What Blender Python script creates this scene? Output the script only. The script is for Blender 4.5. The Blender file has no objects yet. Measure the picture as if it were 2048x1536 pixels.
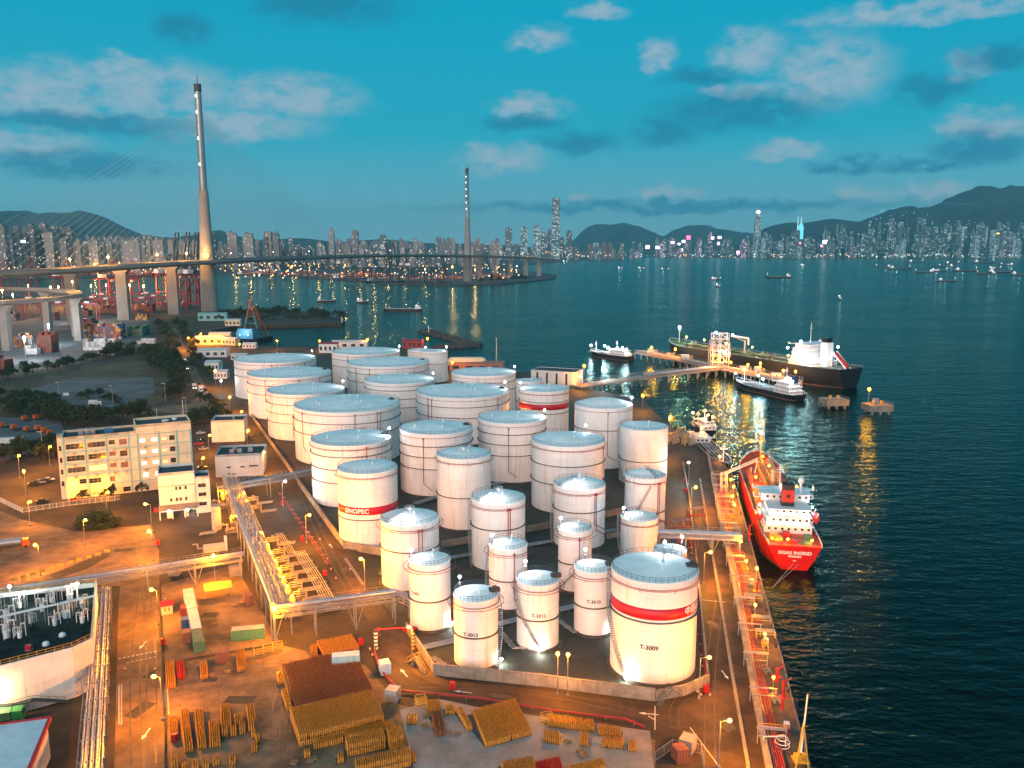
import bpy, bmesh, math, random
from mathutils import Vector, Matrix
R = math.radians
random.seed(7)
S = bpy.context.scene
C = S.collection

# ------------------------------------------------------------------ camera
FPX, CAMH, HOR = 1700.0, 95.0, 497.0            # focal length in photo pixels, flight height, horizon row
TH = math.atan((768 - HOR) / FPX)
ct, st = math.cos(TH), math.sin(TH)
cam = bpy.data.cameras.new('camera'); cam_o = bpy.data.objects.new('camera', cam); C.objects.link(cam_o)
cam.sensor_width = 36; cam.lens = FPX / 2048 * 36; cam.clip_start = 1; cam.clip_end = 90000
cam_o.location = (0, 0, CAMH); cam_o.rotation_euler = (R(90) - TH, 0, 0)
S.camera = cam_o

# ------------------------------------------------------------------ world: dusk sky with clouds
W = bpy.data.worlds.new('World'); S.world = W; W.use_nodes = True
wn, wl = W.node_tree.nodes, W.node_tree.links
wn.clear()
def N(t, nodes=wn, **kw):
    n = nodes.new(t)
    for k, v in kw.items(): setattr(n, k, v)
    return n
def M(op, a, b=None, c=None, nodes=wn, links=wl, clamp=False):
    n = nodes.new('ShaderNodeMath'); n.operation = op; n.use_clamp = clamp
    for i, v in enumerate((a, b, c)):
        if v is None: continue
        if isinstance(v, (int, float)): n.inputs[i].default_value = v
        else: links.new(v, n.inputs[i])
    return n.outputs[0]
def VM(op, a, b=None, c=None, nodes=wn, links=wl):
    n = nodes.new('ShaderNodeVectorMath'); n.operation = op
    for i, v in enumerate((a, b, c)):
        if v is None: continue
        if isinstance(v, (tuple, list)): n.inputs[i].default_value = v
        else: links.new(v, n.inputs[i])
    return n.outputs['Value'] if op in ('LENGTH', 'DOT_PRODUCT') else n.outputs['Vector']
def MIX(f, a, b, nodes=wn, links=wl, blend='MIX'):
    n = nodes.new('ShaderNodeMix'); n.data_type = 'RGBA'; n.blend_type = blend
    for s, v in ((n.inputs['Factor'], f), (n.inputs['A'], a), (n.inputs['B'], b)):
        if isinstance(v, (int, float)): s.default_value = v
        elif isinstance(v, (tuple, list)): s.default_value = (*v, 1)
        else: links.new(v, s)
    return n.outputs['Result']
def RAMP(f, stops, nodes=wn, links=wl, interp='LINEAR'):
    n = nodes.new('ShaderNodeValToRGB'); e = n.color_ramp.elements; n.color_ramp.interpolation = interp
    while len(e) < len(stops): e.new(0.5)
    for i, (p, c) in enumerate(stops):
        e[i].position = p; e[i].color = (*c, 1) if isinstance(c, tuple) else (c, c, c, 1)
    links.new(f, n.inputs[0]); return n.outputs[0]
SUN_EL, SUN_AZ = 13.0, 196.0                     # afterglow behind the camera, a little to its left/right
sky = N('ShaderNodeTexSky', sky_type='NISHITA', sun_disc=False, sun_elevation=R(4), sun_rotation=R(SUN_AZ),
        altitude=50, air_density=1.0, dust_density=0.6, ozone_density=4.0)
tc = N('ShaderNodeTexCoord')
sep = N('ShaderNodeSeparateXYZ'); wl.new(tc.outputs['Generated'], sep.inputs[0])
az = M('MULTIPLY', M('ARCTAN2', sep.outputs[0], sep.outputs[1]), 57.2958)
el = M('MULTIPLY', M('ARCSINE', sep.outputs[2]), 57.2958)
cmb = N('ShaderNodeCombineXYZ'); wl.new(az, cmb.inputs[0]); wl.new(el, cmb.inputs[1])
nz = N('ShaderNodeTexNoise'); nz.inputs['Scale'].default_value = 0.5; nz.inputs['Detail'].default_value = 7; nz.inputs['Roughness'].default_value = 0.6
wl.new(VM('MULTIPLY', cmb.outputs[0], (1.0, 1.7, 1.0)), nz.inputs['Vector'])
dist = VM('MULTIPLY_ADD', VM('SUBTRACT', nz.outputs['Color'], (0.5, 0.5, 0.5)), (3.0, 2.0, 0.0), cmb.outputs[0])
# (azimuth deg, elevation deg, half width, half height)
LIGHT = []
DARK = []
def _dir(px, py, rx, ry):
    u = (px - 1024) / FPX; v = (py - 768) / FPX
    d = Vector((u, ct - v * st, -st - v * ct)).normalized()
    return (math.degrees(math.atan2(d.x, d.y)), math.degrees(math.asin(d.z)), math.degrees(rx / FPX), math.degrees(ry / FPX))
for q in ((150,185,190,56),(350,180,120,52),(580,195,150,44),(440,250,200,30),(40,290,120,32),
          (1062,215,84,27),(1000,318,96,34),(1665,140,110,72),(1500,98,72,42),(1485,178,76,19),(1320,110,36,36),(1080,80,60,26),(1200,22,60,18),
          (1940,130,44,26),(1970,250,90,28),(1340,386,70,12),(1163,397,24,11),(1740,388,70,17),(1872,384,60,20),(1570,300,80,20),
          (1860,18,230,20),(240,128,60,20)):
    LIGHT.append(_dir(*q))
for q in ((1480,222,180,42),(1330,264,74,32),(1400,155,80,22),(1050,248,88,18),(1160,284,90,24),(1870,175,80,30),(1995,115,80,24),
          (1965,296,96,34),(1690,334,80,17),(1850,330,90,14),(190,250,210,22),(140,330,190,26),(650,8,170,40),(370,55,60,34),(1350,412,520,14)):
    DARK.append(_dir(*q))
def blobs(lst):
    cur = None
    for a, e, ra, re in lst:
        L = VM('LENGTH', VM('MULTIPLY_ADD', dist, (1 / ra, 1 / re, 0), (-a / ra, -e / re, 0)))
        cur = L if cur is None else M('MINIMUM', cur, L)
    return cur
def smooth(v, a, b, nodes=wn, links=wl):
    n = nodes.new('ShaderNodeMapRange'); n.interpolation_type = 'SMOOTHSTEP'
    n.inputs[1].default_value = a; n.inputs[2].default_value = b; n.inputs[3].default_value = 0; n.inputs[4].default_value = 1
    links.new(v, n.inputs[0]); return n.outputs[0]
mL = M('MULTIPLY', smooth(blobs(LIGHT), 1.22, 0.42), smooth(nz.outputs['Fac'], 0.24, 0.64))
mD = M('MULTIPLY', smooth(blobs(DARK), 1.25, 0.3), smooth(nz.outputs['Fac'], 0.25, 0.5))
# broken clouds over the rest of the sky
nb = N('ShaderNodeTexNoise'); nb.inputs['Scale'].default_value = 0.09; nb.inputs['Detail'].default_value = 6
wl.new(VM('MULTIPLY', cmb.outputs[0], (1, 2, 1)), nb.inputs['Vector'])
mB = M('MULTIPLY', smooth(nb.outputs['Fac'], 0.52, 0.75), 0.35)
grad = RAMP(M('MULTIPLY', el, 1 / 90.0, clamp=True), [(0.0, (0.20, 0.45, 0.55)), (0.03, (0.15, 0.43, 0.54)), (0.08, (0.015, 0.38, 0.53)), (0.16, (0.0, 0.345, 0.52)), (0.4, (0.03, 0.34, 0.50)), (1.0, (0.10, 0.38, 0.54))])
skyt = MIX(1.0, sky.outputs[0], (0.006, 0.10, 0.115), blend='MULTIPLY')
base = MIX(0.08, grad, skyt)
c1 = MIX(M('MULTIPLY', mB, smooth(el, 15.0, 26.0)), base, (0.16, 0.42, 0.55))
c2 = MIX(M('MULTIPLY', mL, 0.66), c1, (0.42, 0.46, 0.53))
c3 = MIX(M('MULTIPLY', mD, 0.8), c2, (0.01, 0.19, 0.33))
bg = N('ShaderNodeBackground'); wl.new(c3, bg.inputs[0]); bg.inputs[1].default_value = 1.0
wo = N('ShaderNodeOutputWorld'); wl.new(bg.outputs[0], wo.inputs[0])
W.cycles.sampling_method = 'MANUAL'; W.cycles.sample_map_resolution = 256

# ------------------------------------------------------------------ the afterglow: one soft low sun
sl = bpy.data.lights.new('sun', 'SUN'); sl.energy = 3.3; sl.angle = R(50); sl.color = (1.0, 0.73, 0.62)
so = bpy.data.objects.new('sun', sl); C.objects.link(so)
_a = R(SUN_AZ); sd = Vector((math.sin(_a) * math.cos(R(SUN_EL)), math.cos(_a) * math.cos(R(SUN_EL)), math.sin(R(SUN_EL))))
so.rotation_euler = sd.to_track_quat('Z', 'Y').to_euler()
S.view_settings.view_transform = 'Standard'; S.view_settings.look = 'None'; S.view_settings.exposure = 0.15; S.view_settings.gamma = 1
S.view_settings.use_curve_mapping = False
cy = S.cycles
cy.use_denoising = True; cy.max_bounces = 5; cy.diffuse_bounces = 2; cy.glossy_bounces = 2; cy.transmission_bounces = 2; cy.volume_bounces = 0; cy.transparent_max_bounces = 8
cy.caustics_reflective = False; cy.caustics_refractive = False; cy.sample_clamp_indirect = 3; cy.use_light_tree = True
cy.use_adaptive_sampling = True; cy.adaptive_threshold = 0.02

# ------------------------------------------------------------------ helpers
GZ = 4.0                                        # land level above the water
def G(px, py, z=GZ):
    """where the sight line of a photo pixel meets the level z"""
    u = (px - 1024) / FPX; v = (py - 768) / FPX
    t = (CAMH - z) / (st + v * ct)
    return Vector((u * t, t * (ct - v * st), z))
def AT(px, py, Y):
    """the point of a pixel's sight line at distance Y"""
    u = (px - 1024) / FPX; v = (py - 768) / FPX
    t = Y / (ct - v * st)
    return Vector((u * t, Y, CAMH + t * (-st - v * ct)))
class MM(dict):                                     # several materials in one object
    def __missing__(s, k): s[k] = MB(); return s[k]
    def build(s, name, parent=None):
        v, f, idx, mats, sm = [], [], [], [], []
        for k, (m_, b) in enumerate(s.items()):
            o = len(v); v += b.v; f += [tuple(i + o for i in q) for q in b.f]; idx += [k] * len(b.f); mats.append(m_); sm += b.sm
        me = bpy.data.meshes.new(name); me.from_pydata(v, [], f)
        for q in mats: me.materials.append(q)
        me.polygons.foreach_set('material_index', idx); me.update(); return link(name, me, parent)
class MB:
    def __init__(s): s.v = []; s.f = []; s.sm = []
    def add(s, vs, fs, smooth=False):
        o = len(s.v); s.v += [tuple(p) for p in vs]; s.f += [tuple(i + o for i in q) for q in fs]; s.sm += [smooth] * len(fs); return s
    def box(s, c, d, rz=0, M_=None):
        x, y, z = d[0] / 2, d[1] / 2, d[2] / 2
        ps = [Vector((a * x, b * y, e * z)) for e in (-1, 1) for a, b in ((-1, -1), (1, -1), (1, 1), (-1, 1))]
        m = M_ if M_ else Matrix.Rotation(rz, 3, 'Z'); c = Vector(c)
        return s.add([m @ p + c for p in ps], [(3, 2, 1, 0), (4, 5, 6, 7), (0, 1, 5, 4), (1, 2, 6, 5), (2, 3, 7, 6), (3, 0, 4, 7)])
    def bx(s, x0, x1, y0, y1, z0, z1): return s.box(((x0 + x1) / 2, (y0 + y1) / 2, (z0 + z1) / 2), (abs(x1 - x0), abs(y1 - y0), abs(z1 - z0)))
    def bar(s, a, b, w, h=None):
        a, b = Vector(a), Vector(b); d = b - a; h = h or w
        if d.length < 1e-5: return s
        q = d.to_track_quat('X', 'Z').to_matrix()
        return s.box((a + b) / 2, (d.length, w, h), M_=q)
    def tube(s, a, b, r, n=8, r2=None, caps=True):
        a, b = Vector(a), Vector(b); r2 = r if r2 is None else r2; d = b - a
        if d.length < 1e-6: return s
        q = d.to_track_quat('Z', 'X').to_matrix()
        vs = []
        for p, rr in ((a, r), (b, r2)):
            for i in range(n):
                t = 2 * math.pi * i / n; vs.append(p + q @ Vector((rr * math.cos(t), rr * math.sin(t), 0)))
        fs = [(i, (i + 1) % n, n + (i + 1) % n, n + i) for i in range(n)]
        s.add(vs, fs, True)
        if caps: s.add(vs[:n], [tuple(range(n - 1, -1, -1))]); s.add(vs[n:], [tuple(range(n))])
        return s
    def path(s, pts, r, n=6):
        for a, b in zip(pts[:-1], pts[1:]): s.tube(a, b, r, n)
        return s
    def lathe(s, prof, n=32, c=(0, 0, 0), smooth=True):
        vs = []; c = Vector(c)
        for r, z in prof:
            for i in range(n):
                t = 2 * math.pi * i / n; vs.append(c + Vector((r * math.cos(t), r * math.sin(t), z)))
        fs = [(k * n + i, k * n + (i + 1) % n, (k + 1) * n + (i + 1) % n, (k + 1) * n + i) for k in range(len(prof) - 1) for i in range(n)]
        return s.add(vs, fs, smooth)
    def torus(s, R_, r, z, n=48, m=6, c=(0, 0)):
        vs = []
        for i in range(n):
            t = 2 * math.pi * i / n
            for j in range(m):
                p = 2 * math.pi * j / m + math.pi / 4; rr = R_ + r * math.cos(p)
                vs.append((c[0] + rr * math.cos(t), c[1] + rr * math.sin(t), z + r * math.sin(p)))
        return s.add(vs, [(i * m + j, ((i + 1) % n) * m + j, ((i + 1) % n) * m + (j + 1) % m, i * m + (j + 1) % m) for i in range(n) for j in range(m)], True)
    def prism(s, poly, z0, z1):
        n = len(poly)
        A = sum(poly[i][0] * poly[(i + 1) % n][1] - poly[(i + 1) % n][0] * poly[i][1] for i in range(n))
        if A < 0: poly = poly[::-1]
        vs = [(p[0], p[1], z0) for p in poly] + [(p[0], p[1], z1) for p in poly]
        return s.add(vs, [tuple(range(n - 1, -1, -1)), tuple(range(n, 2 * n))] + [(i, (i + 1) % n, n + (i + 1) % n, n + i) for i in range(n)])
    def sheet(s, poly, z):
        n = len(poly)
        A = sum(poly[i][0] * poly[(i + 1) % n][1] - poly[(i + 1) % n][0] * poly[i][1] for i in range(n))
        if A < 0: poly = poly[::-1]
        return s.add([(p[0], p[1], z) for p in poly], [tuple(range(n))])
    def sphere(s, c, r, n=10, m=6, sz=1.0):
        return s.lathe([(max(1e-3, r * math.sin(math.pi * k / m)), -r * sz * math.cos(math.pi * k / m)) for k in range(m + 1)], n, c)
    def mesh(s, name):
        me = bpy.data.meshes.new(name); me.from_pydata(s.v, [], s.f)
        if any(s.sm): me.polygons.foreach_set('use_smooth', s.sm)
        me.update(); return me
    def build(s, name, mat, parent=None):
        if not s.v: return None
        me = s.mesh(name); me.materials.append(mat); return link(name, me, parent)
def link(name, me, parent=None):
    o = bpy.data.objects.new(name, me); C.objects.link(o)
    if parent: o.parent = parent
    return o
_used = {}
def tag(o, label, cat, group=None):
    o['label'] = label; o['category'] = cat
    if group: o['group'] = group
    return o
def thing(name, label, cat, loc=(0, 0, 0), rz=0, group=None):
    o = bpy.data.objects.new(name, None); C.objects.link(o); o.location = loc; o.rotation_euler = (0, 0, rz)
    o.empty_display_size = 0.5
    return tag(o, label, cat, group)
def struct(o, kind='structure'): o['kind'] = kind; return o
KIDS = {}
def dup(src, loc=None, rz=None, label=None, group=None, scale=None, parent=None):
    r = src.copy(); C.objects.link(r)
    if parent is not None: r.parent = parent
    if loc is not None: r.location = loc
    if rz is not None: r.rotation_euler = (0, 0, rz)
    if scale is not None: r.scale = scale if isinstance(scale, tuple) else (scale,) * 3
    if label: r['label'] = label
    if group: r['group'] = group
    if src not in KIDS: KIDS[src] = list(src.children)
    for ch in KIDS[src]: dup(ch, parent=r)
    return r
ORD = ['first','second','third','fourth','fifth','sixth','seventh','eighth','ninth','tenth','eleventh','twelfth','thirteenth','fourteenth','fifteenth','sixteenth','seventeenth','eighteenth','nineteenth']
TENS = {2:'twent',3:'thirt',4:'fort',5:'fift',6:'sixt',7:'sevent',8:'eight',9:'ninet'}
def nth(i):                                       # 0 -> first
    k = i + 1
    if k < 20: return ORD[k - 1]
    if k >= 100: return ('hundred and ' + nth(k - 101)) if k > 100 else 'hundredth'
    t, o = divmod(k, 10)
    return TENS[t] + ('ieth' if o == 0 else 'y-' + ORD[o - 1])

# ------------------------------------------------------------------ materials
def newmat(name):
    m = bpy.data.materials.new(name); m.use_nodes = True; nt = m.node_tree; nt.nodes.clear()
    o = nt.nodes.new('ShaderNodeOutputMaterial'); b = nt.nodes.new('ShaderNodeBsdfPrincipled'); nt.links.new(b.outputs[0], o.inputs[0])
    return m, nt.nodes, nt.links, b
def mat(name, col, rough=0.7, metal=0.0, amt=0.25, scale=0.6, bump=0.0, bscale=None, streak=0.0, spec=0.5, rand=0.0):
    m, n, l, b = newmat(name)
    geo = n.new('ShaderNodeNewGeometry'); pos = geo.outputs['Position']
    t = n.new('ShaderNodeTexNoise'); t.inputs['Scale'].default_value = scale; t.inputs['Detail'].default_value = 6; t.inputs['Roughness'].default_value = 0.65
    l.new(pos, t.inputs['Vector'])
    c = MIX(smooth(t.outputs['Fac'], 0.3, 0.7, n, l), tuple(x * (1 - amt) for x in col), tuple(min(1, x * (1 + amt)) for x in col), n, l)
    if streak:
        s2 = n.new('ShaderNodeTexNoise'); s2.inputs['Scale'].default_value = 1.0; s2.inputs['Detail'].default_value = 5
        l.new(VM('MULTIPLY', pos, (1.3, 1.3, 0.09), nodes=n, links=l), s2.inputs['Vector'])
        c = MIX(M('MULTIPLY', smooth(s2.outputs['Fac'], 0.5, 0.8, n, l), streak, nodes=n, links=l), c, (0.12, 0.09, 0.06), n, l)
    if rand:
        oi = n.new('ShaderNodeObjectInfo')
        v = M('MULTIPLY_ADD', oi.outputs['Random'], rand * 2, 1 - rand, nodes=n, links=l)
        c = VM('SCALE', c, nodes=n, links=l); c.node.inputs['Scale'].default_value = 1; l.new(v, c.node.inputs['Scale'])
    l.new(c, b.inputs['Base Color']); b.inputs['Roughness'].default_value = rough; b.inputs['Metallic'].default_value = metal
    b.inputs['Specular IOR Level'].default_value = spec
    if bump:
        t2 = n.new('ShaderNodeTexNoise'); t2.inputs['Scale'].default_value = bscale or scale * 6; t2.inputs['Detail'].default_value = 4; l.new(pos, t2.inputs['Vector'])
        bp = n.new('ShaderNodeBump'); bp.inputs['Strength'].default_value = bump; bp.inputs['Distance'].default_value = 0.1; l.new(t2.outputs['Fac'], bp.inputs['Height']); l.new(bp.outputs[0], b.inputs['Normal'])
    return m
def emis(name, col, stren):
    m, n, l, b = newmat(name); b.inputs['Base Color'].default_value = (*[min(1, x) for x in col], 1)
    b.inputs['Emission Color'].default_value = (*col, 1); b.inputs['Emission Strength'].default_value = stren
    m.cycles.emission_sampling = 'NONE'; return m
mt = {}
mt['steel'] = mat('galvanised_steel', (0.33, 0.34, 0.36), 0.42, 0.6, 0.2, 1.2)
mt['pipe'] = mat('clad_pipe', (0.42, 0.43, 0.47), 0.34, 0.75, 0.15, 0.8)
mt['dark'] = mat('dark_steel', (0.045, 0.045, 0.05), 0.6, 0.2, 0.3)
mt['ring'] = mat('ring_steel', (0.075, 0.07, 0.07), 0.6, 0.1, 0.3)
mt['red'] = mat('red_paint', (0.42, 0.012, 0.016), 0.45, 0, 0.2)
mt['redpipe'] = mat('red_fire_pipe', (0.30, 0.012, 0.02), 0.45, 0, 0.2)
mt['yellow'] = mat('yellow_paint', (0.62, 0.34, 0.03), 0.5, 0, 0.2)
mt['white'] = mat('white_paint', (0.74, 0.73, 0.72), 0.5, 0, 0.06, 0.4)
mt['cream'] = mat('cream_render', (0.66, 0.56, 0.38), 0.8, 0, 0.10, 0.25, streak=0.25)
mt['teal'] = mat('teal_trim', (0.20, 0.42, 0.40), 0.7, 0, 0.12)
mt['conc'] = mat('concrete', (0.22, 0.185, 0.15), 0.85, 0, 0.25, 0.25, 0.25, 3, streak=0.45)
mt['concl'] = mat('pale_concrete', (0.40, 0.37, 0.34), 0.85, 0, 0.2, 0.15, streak=0.35)
mt['roofdark'] = mat('dark_roof_felt', (0.035, 0.045, 0.055), 0.85, 0, 0.45, 0.4)
mt['glass'] = mat('dark_glass', (0.02, 0.025, 0.03), 0.12, 0, 0.3)
mt['black'] = mat('black_rubber', (0.015, 0.015, 0.017), 0.7, 0, 0.3)
mt['green'] = mat('green_paint', (0.05, 0.13, 0.085), 0.55, 0, 0.2)
mt['blue'] = mat('blue_paint', (0.03, 0.13, 0.30), 0.5, 0, 0.2)
mt['sodium'] = emis('sodium_lamp', (1.0, 0.52, 0.10), 3.2)
mt['whitelamp'] = emis('white_lamp', (0.92, 0.97, 1.0), 6)
mt['sodium_s'] = emis('sodium_lamp_far', (1.0, 0.5, 0.12), 2.2)
mt['white_s'] = emis('white_lamp_far', (0.9, 0.97, 1.0), 3)
mt['winlit'] = emis('lit_window', (0.95, 1.0, 0.85), 1.1)
mt['winwarm'] = emis('lit_warm_window', (1.0, 0.75, 0.3), 0.9)
SOD, WHT = (1.0, 0.30, 0.004), (0.86, 0.95, 1.0)
def light(parent, loc, power, col=SOD, radius=0.35, name='lamp_light'):
    L = bpy.data.lights.new(name, 'POINT'); L.energy = power; L.color = col; L.shadow_soft_size = radius; L.use_soft_falloff = False
    o = bpy.data.objects.new(name, L); C.objects.link(o); o.location = loc
    if parent: o.parent = parent
    return o
# ================================================================== the setting
def px(poly, z=GZ): return [G(x, y, z) for x, y in poly]
# water
def water_mat():
    m, n, l, b = newmat('sea_water')
    pos = n.new('ShaderNodeNewGeometry').outputs['Position']
    def noise(sc, vec, det=3):
        t = n.new('ShaderNodeTexNoise'); t.inputs['Scale'].default_value = sc; t.inputs['Detail'].default_value = det
        l.new(VM('MULTIPLY', pos, vec, nodes=n, links=l), t.inputs['Vector']); return t.outputs['Fac']
    big = noise(0.004, (1, 2.2, 1), 4)
    w1 = noise(0.13, (0.75, 1.5, 1), 3); w2 = noise(0.55, (0.85, 1.2, 1), 4); w3 = noise(0.03, (0.6, 1.6, 1), 3)
    hgt = M('ADD', M('MULTIPLY', w1, 1.8, nodes=n, links=l), M('ADD', M('MULTIPLY', w2, 0.55, nodes=n, links=l), M('MULTIPLY', w3, 2.0, nodes=n, links=l), nodes=n, links=l), nodes=n, links=l)
    bp = n.new('ShaderNodeBump'); bp.inputs['Distance'].default_value = 1.0; l.new(hgt, bp.inputs['Height'])
    l.new(M('MULTIPLY_ADD', smooth(big, 0.35, 0.65, n, l), 0.25, 0.55, nodes=n, links=l), bp.inputs['Strength'])
    dfu = n.new('ShaderNodeBsdfDiffuse'); gls = n.new('ShaderNodeBsdfGlossy'); fr = n.new('ShaderNodeFresnel'); mx = n.new('ShaderNodeMixShader')
    for q in (gls, fr): l.new(bp.outputs[0], q.inputs['Normal'])
    fr.inputs['IOR'].default_value = 1.14; gls.inputs['Color'].default_value = (0.56, 0.86, 0.80, 1)
    l.new(fr.outputs[0], mx.inputs[0]); l.new(dfu.outputs[0], mx.inputs[1]); l.new(gls.outputs[0], mx.inputs[2])
    out = [q for q in n if q.type == 'OUTPUT_MATERIAL'][0]; l.new(mx.outputs[0], out.inputs[0])
    l.new(MIX(smooth(big, 0.35, 0.65, n, l), (0.0002, 0.0040, 0.0042), (0.0003, 0.0075, 0.0078), n, l), dfu.inputs['Color'])
    l.new(M('MULTIPLY_ADD', smooth(big, 0.3, 0.7, n, l), 0.06, 0.10, nodes=n, links=l), gls.inputs['Roughness'])
    n.remove(b)
    return m
m = MB(); m.sheet([(-16000, -400), (16000, -400), (16000, 26000), (-16000, 26000)], 0.0)
struct(m.build('water', water_mat()))

# land: one block with a quay wall face, top at GZ
mt['ground'] = mat('yard_asphalt', (0.036, 0.024, 0.015), 0.85, 0, 0.6, 0.09, 0.2, 2.0)
LAND = [(-2600, 1720), (1690, 1720), (1624, 1536), (1567, 1326), (1530, 1188), (1490, 1039), (1464, 948), (1440, 915), (1424, 893), (1345, 872), (1290, 800), (1165, 774), (1150, 752), (1050, 745), (905, 735),
        (895, 705), (800, 694), (470, 692), (420, 662), (470, 652), (684, 646), (690, 640), (640, 627), (560, 618), (440, 618), (380, 610), (200, 600), (0, 592), (-500, 578), (-1500, 570)]
gp = px(LAND); gp[0] = Vector((-330, 30, GZ)); gp[1] = Vector((33, 30, GZ))
m = MB(); m.prism([(p.x, p.y) for p in gp], -4.0, GZ)
struct(m.build('ground', mt['ground']))
LZ = [GZ]
def ground_patch(name, poly, matl, z=0.02, smoothpoly=False):
    m = MB(); m.sheet([(p.x, p.y) for p in px(poly, GZ)], GZ + z); return struct(m.build(name, matl))
mt['asphalt'] = mat('road_asphalt', (0.052, 0.029, 0.016), 0.8, 0, 0.6, 0.16, 0.2, 3.0)
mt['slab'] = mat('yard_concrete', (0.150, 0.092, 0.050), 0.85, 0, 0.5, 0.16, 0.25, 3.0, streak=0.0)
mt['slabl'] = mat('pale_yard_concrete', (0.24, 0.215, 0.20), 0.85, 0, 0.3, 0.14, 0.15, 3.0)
mt['bund'] = mat('bund_floor', (0.032, 0.033, 0.024), 0.75, 0, 0.5, 0.12, 0.2, 2.0)
mt['field'] = mat('dry_grass_field', (0.055, 0.042, 0.020), 0.95, 0, 0.5, 0.05, 0.5, 1.5)
mt['gravel'] = mat('grey_gravel', (0.10, 0.10, 0.105), 0.95, 0, 0.35, 0.06, 0.3, 2.5)
mt['paint'] = mat('road_paint', (0.72, 0.70, 0.66), 0.7, 0, 0.15, 1.5)
# tank farm floor, roads and yards
ground_patch('bund_floor', [(868, 1345), (1310, 1396), (1420, 1368), (1412, 1120), (1395, 900), (1290, 805), (1150, 770), (900, 738), (500, 705), (455, 745), (560, 900), (700, 1130), (812, 1260)], mt['bund'])
ground_patch('inner_road', [(1395, 905), (1424, 900), (1455, 1080), (1492, 1300), (1540, 1560), (1400, 1560), (1380, 1470), (1300, 1440), (1100, 1415), (960, 1400), (850, 1360), (775, 1310), (735, 1240), (700, 1180), (655, 1085), (590, 960), (520, 850), (455, 762), (475, 750), (545, 850), (610, 950), (680, 1080), (745, 1180), (800, 1275), (862, 1345), (960, 1370), (1100, 1385), (1300, 1410), (1330, 1425), (1425, 1380), (1408, 1120)], mt['asphalt'], 0.03)
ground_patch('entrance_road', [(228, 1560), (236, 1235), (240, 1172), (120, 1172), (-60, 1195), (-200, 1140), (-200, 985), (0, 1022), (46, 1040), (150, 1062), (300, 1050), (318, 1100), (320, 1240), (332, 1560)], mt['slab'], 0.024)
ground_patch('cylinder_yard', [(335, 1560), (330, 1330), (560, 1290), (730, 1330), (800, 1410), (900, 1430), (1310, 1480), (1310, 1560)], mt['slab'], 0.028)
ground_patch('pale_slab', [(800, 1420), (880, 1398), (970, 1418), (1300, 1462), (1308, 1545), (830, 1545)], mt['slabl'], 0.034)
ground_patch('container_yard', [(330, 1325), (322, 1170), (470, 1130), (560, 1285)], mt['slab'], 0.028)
ground_patch('grass_field', [(-200, 800), (-100, 760), (130, 735), (330, 720), (350, 790), (300, 815), (100, 835), (-200, 870)], mt['field'], 0.02)
ground_patch('gravel_lot', [(-20, 800), (150, 755), (305, 755), (310, 785), (240, 815), (60, 810)], mt['gravel'], 0.03)
ground_patch('truck_lot', [(-200, 900), (-100, 830), (120, 840), (130, 870), (60, 905), (-100, 960)], mt['gravel'], 0.03)
ground_patch('container_terminal_yard', [(-400, 760), (-300, 690), (0, 640), (180, 628), (300, 640), (300, 690), (180, 715), (0, 745)], mt['gravel'], 0.03)
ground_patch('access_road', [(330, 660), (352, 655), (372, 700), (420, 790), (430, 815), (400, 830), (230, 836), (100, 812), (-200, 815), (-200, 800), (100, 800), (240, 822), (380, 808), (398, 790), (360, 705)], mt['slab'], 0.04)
# ================================================================== storage tanks
def tank_paint():
    m, n, l, b = newmat('tank_paint')
    tcn = n.new('ShaderNodeTexCoord'); obj = tcn.outputs['Object']
    pos = n.new('ShaderNodeNewGeometry').outputs['Position']
    sp = n.new('ShaderNodeSeparateXYZ'); l.new(obj, sp.inputs[0])
    an = M('ARCTAN2', sp.outputs[1], sp.outputs[0], nodes=n, links=l)
    # plate seams: height courses of 2.4 m and staggered uprights
    zc = M('DIVIDE', sp.outputs[2], 2.4, nodes=n, links=l)
    fz = M('FRACT', zc, nodes=n, links=l); sz = M('LESS_THAN', fz, 0.03, nodes=n, links=l)
    st_ = M('MULTIPLY', M('FLOOR', zc, nodes=n, links=l), 0.37, nodes=n, links=l)
    fa = M('FRACT', M('ADD', M('MULTIPLY', an, 2.9, nodes=n, links=l), st_, nodes=n, links=l), nodes=n, links=l)
    sa = M('LESS_THAN', fa, 0.012, nodes=n, links=l)
    seam = M('MAXIMUM', sz, sa, nodes=n, links=l)
    t = n.new('ShaderNodeTexNoise'); t.inputs['Scale'].default_value = 1.0; t.inputs['Detail'].default_value = 6
    l.new(VM('MULTIPLY', pos, (0.9, 0.9, 0.07), nodes=n, links=l), t.inputs['Vector'])
    t2 = n.new('ShaderNodeTexNoise'); t2.inputs['Scale'].default_value = 0.25; t2.inputs['Detail'].default_value = 5; l.new(pos, t2.inputs['Vector'])
    c = MIX(smooth(t2.outputs['Fac'], 0.35, 0.7, n, l), (0.76, 0.74, 0.72), (0.82, 0.80, 0.78), n, l)
    c = MIX(M('MULTIPLY', smooth(t.outputs['Fac'], 0.5, 0.78, n, l), 0.4, nodes=n, links=l), c, (0.38, 0.30, 0.24), n, l)
    c = MIX(M('MULTIPLY', seam, 0.32, nodes=n, links=l), c, (0.30, 0.27, 0.25), n, l)
    l.new(c, b.inputs['Base Color']); b.inputs['Roughness'].default_value = 0.55
    return m
mt['tank'] = tank_paint()
mt['roof'] = mat('tank_roof_paint', (0.86, 0.81, 0.78), 0.6, 0, 0.10, 0.22)
mt['plinth'] = mat('tank_plinth', (0.05, 0.045, 0.04), 0.85, 0, 0.4)
mt['band'] = mat('red_band', (0.50, 0.012, 0.03), 0.5, 0, 0.08)
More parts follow.
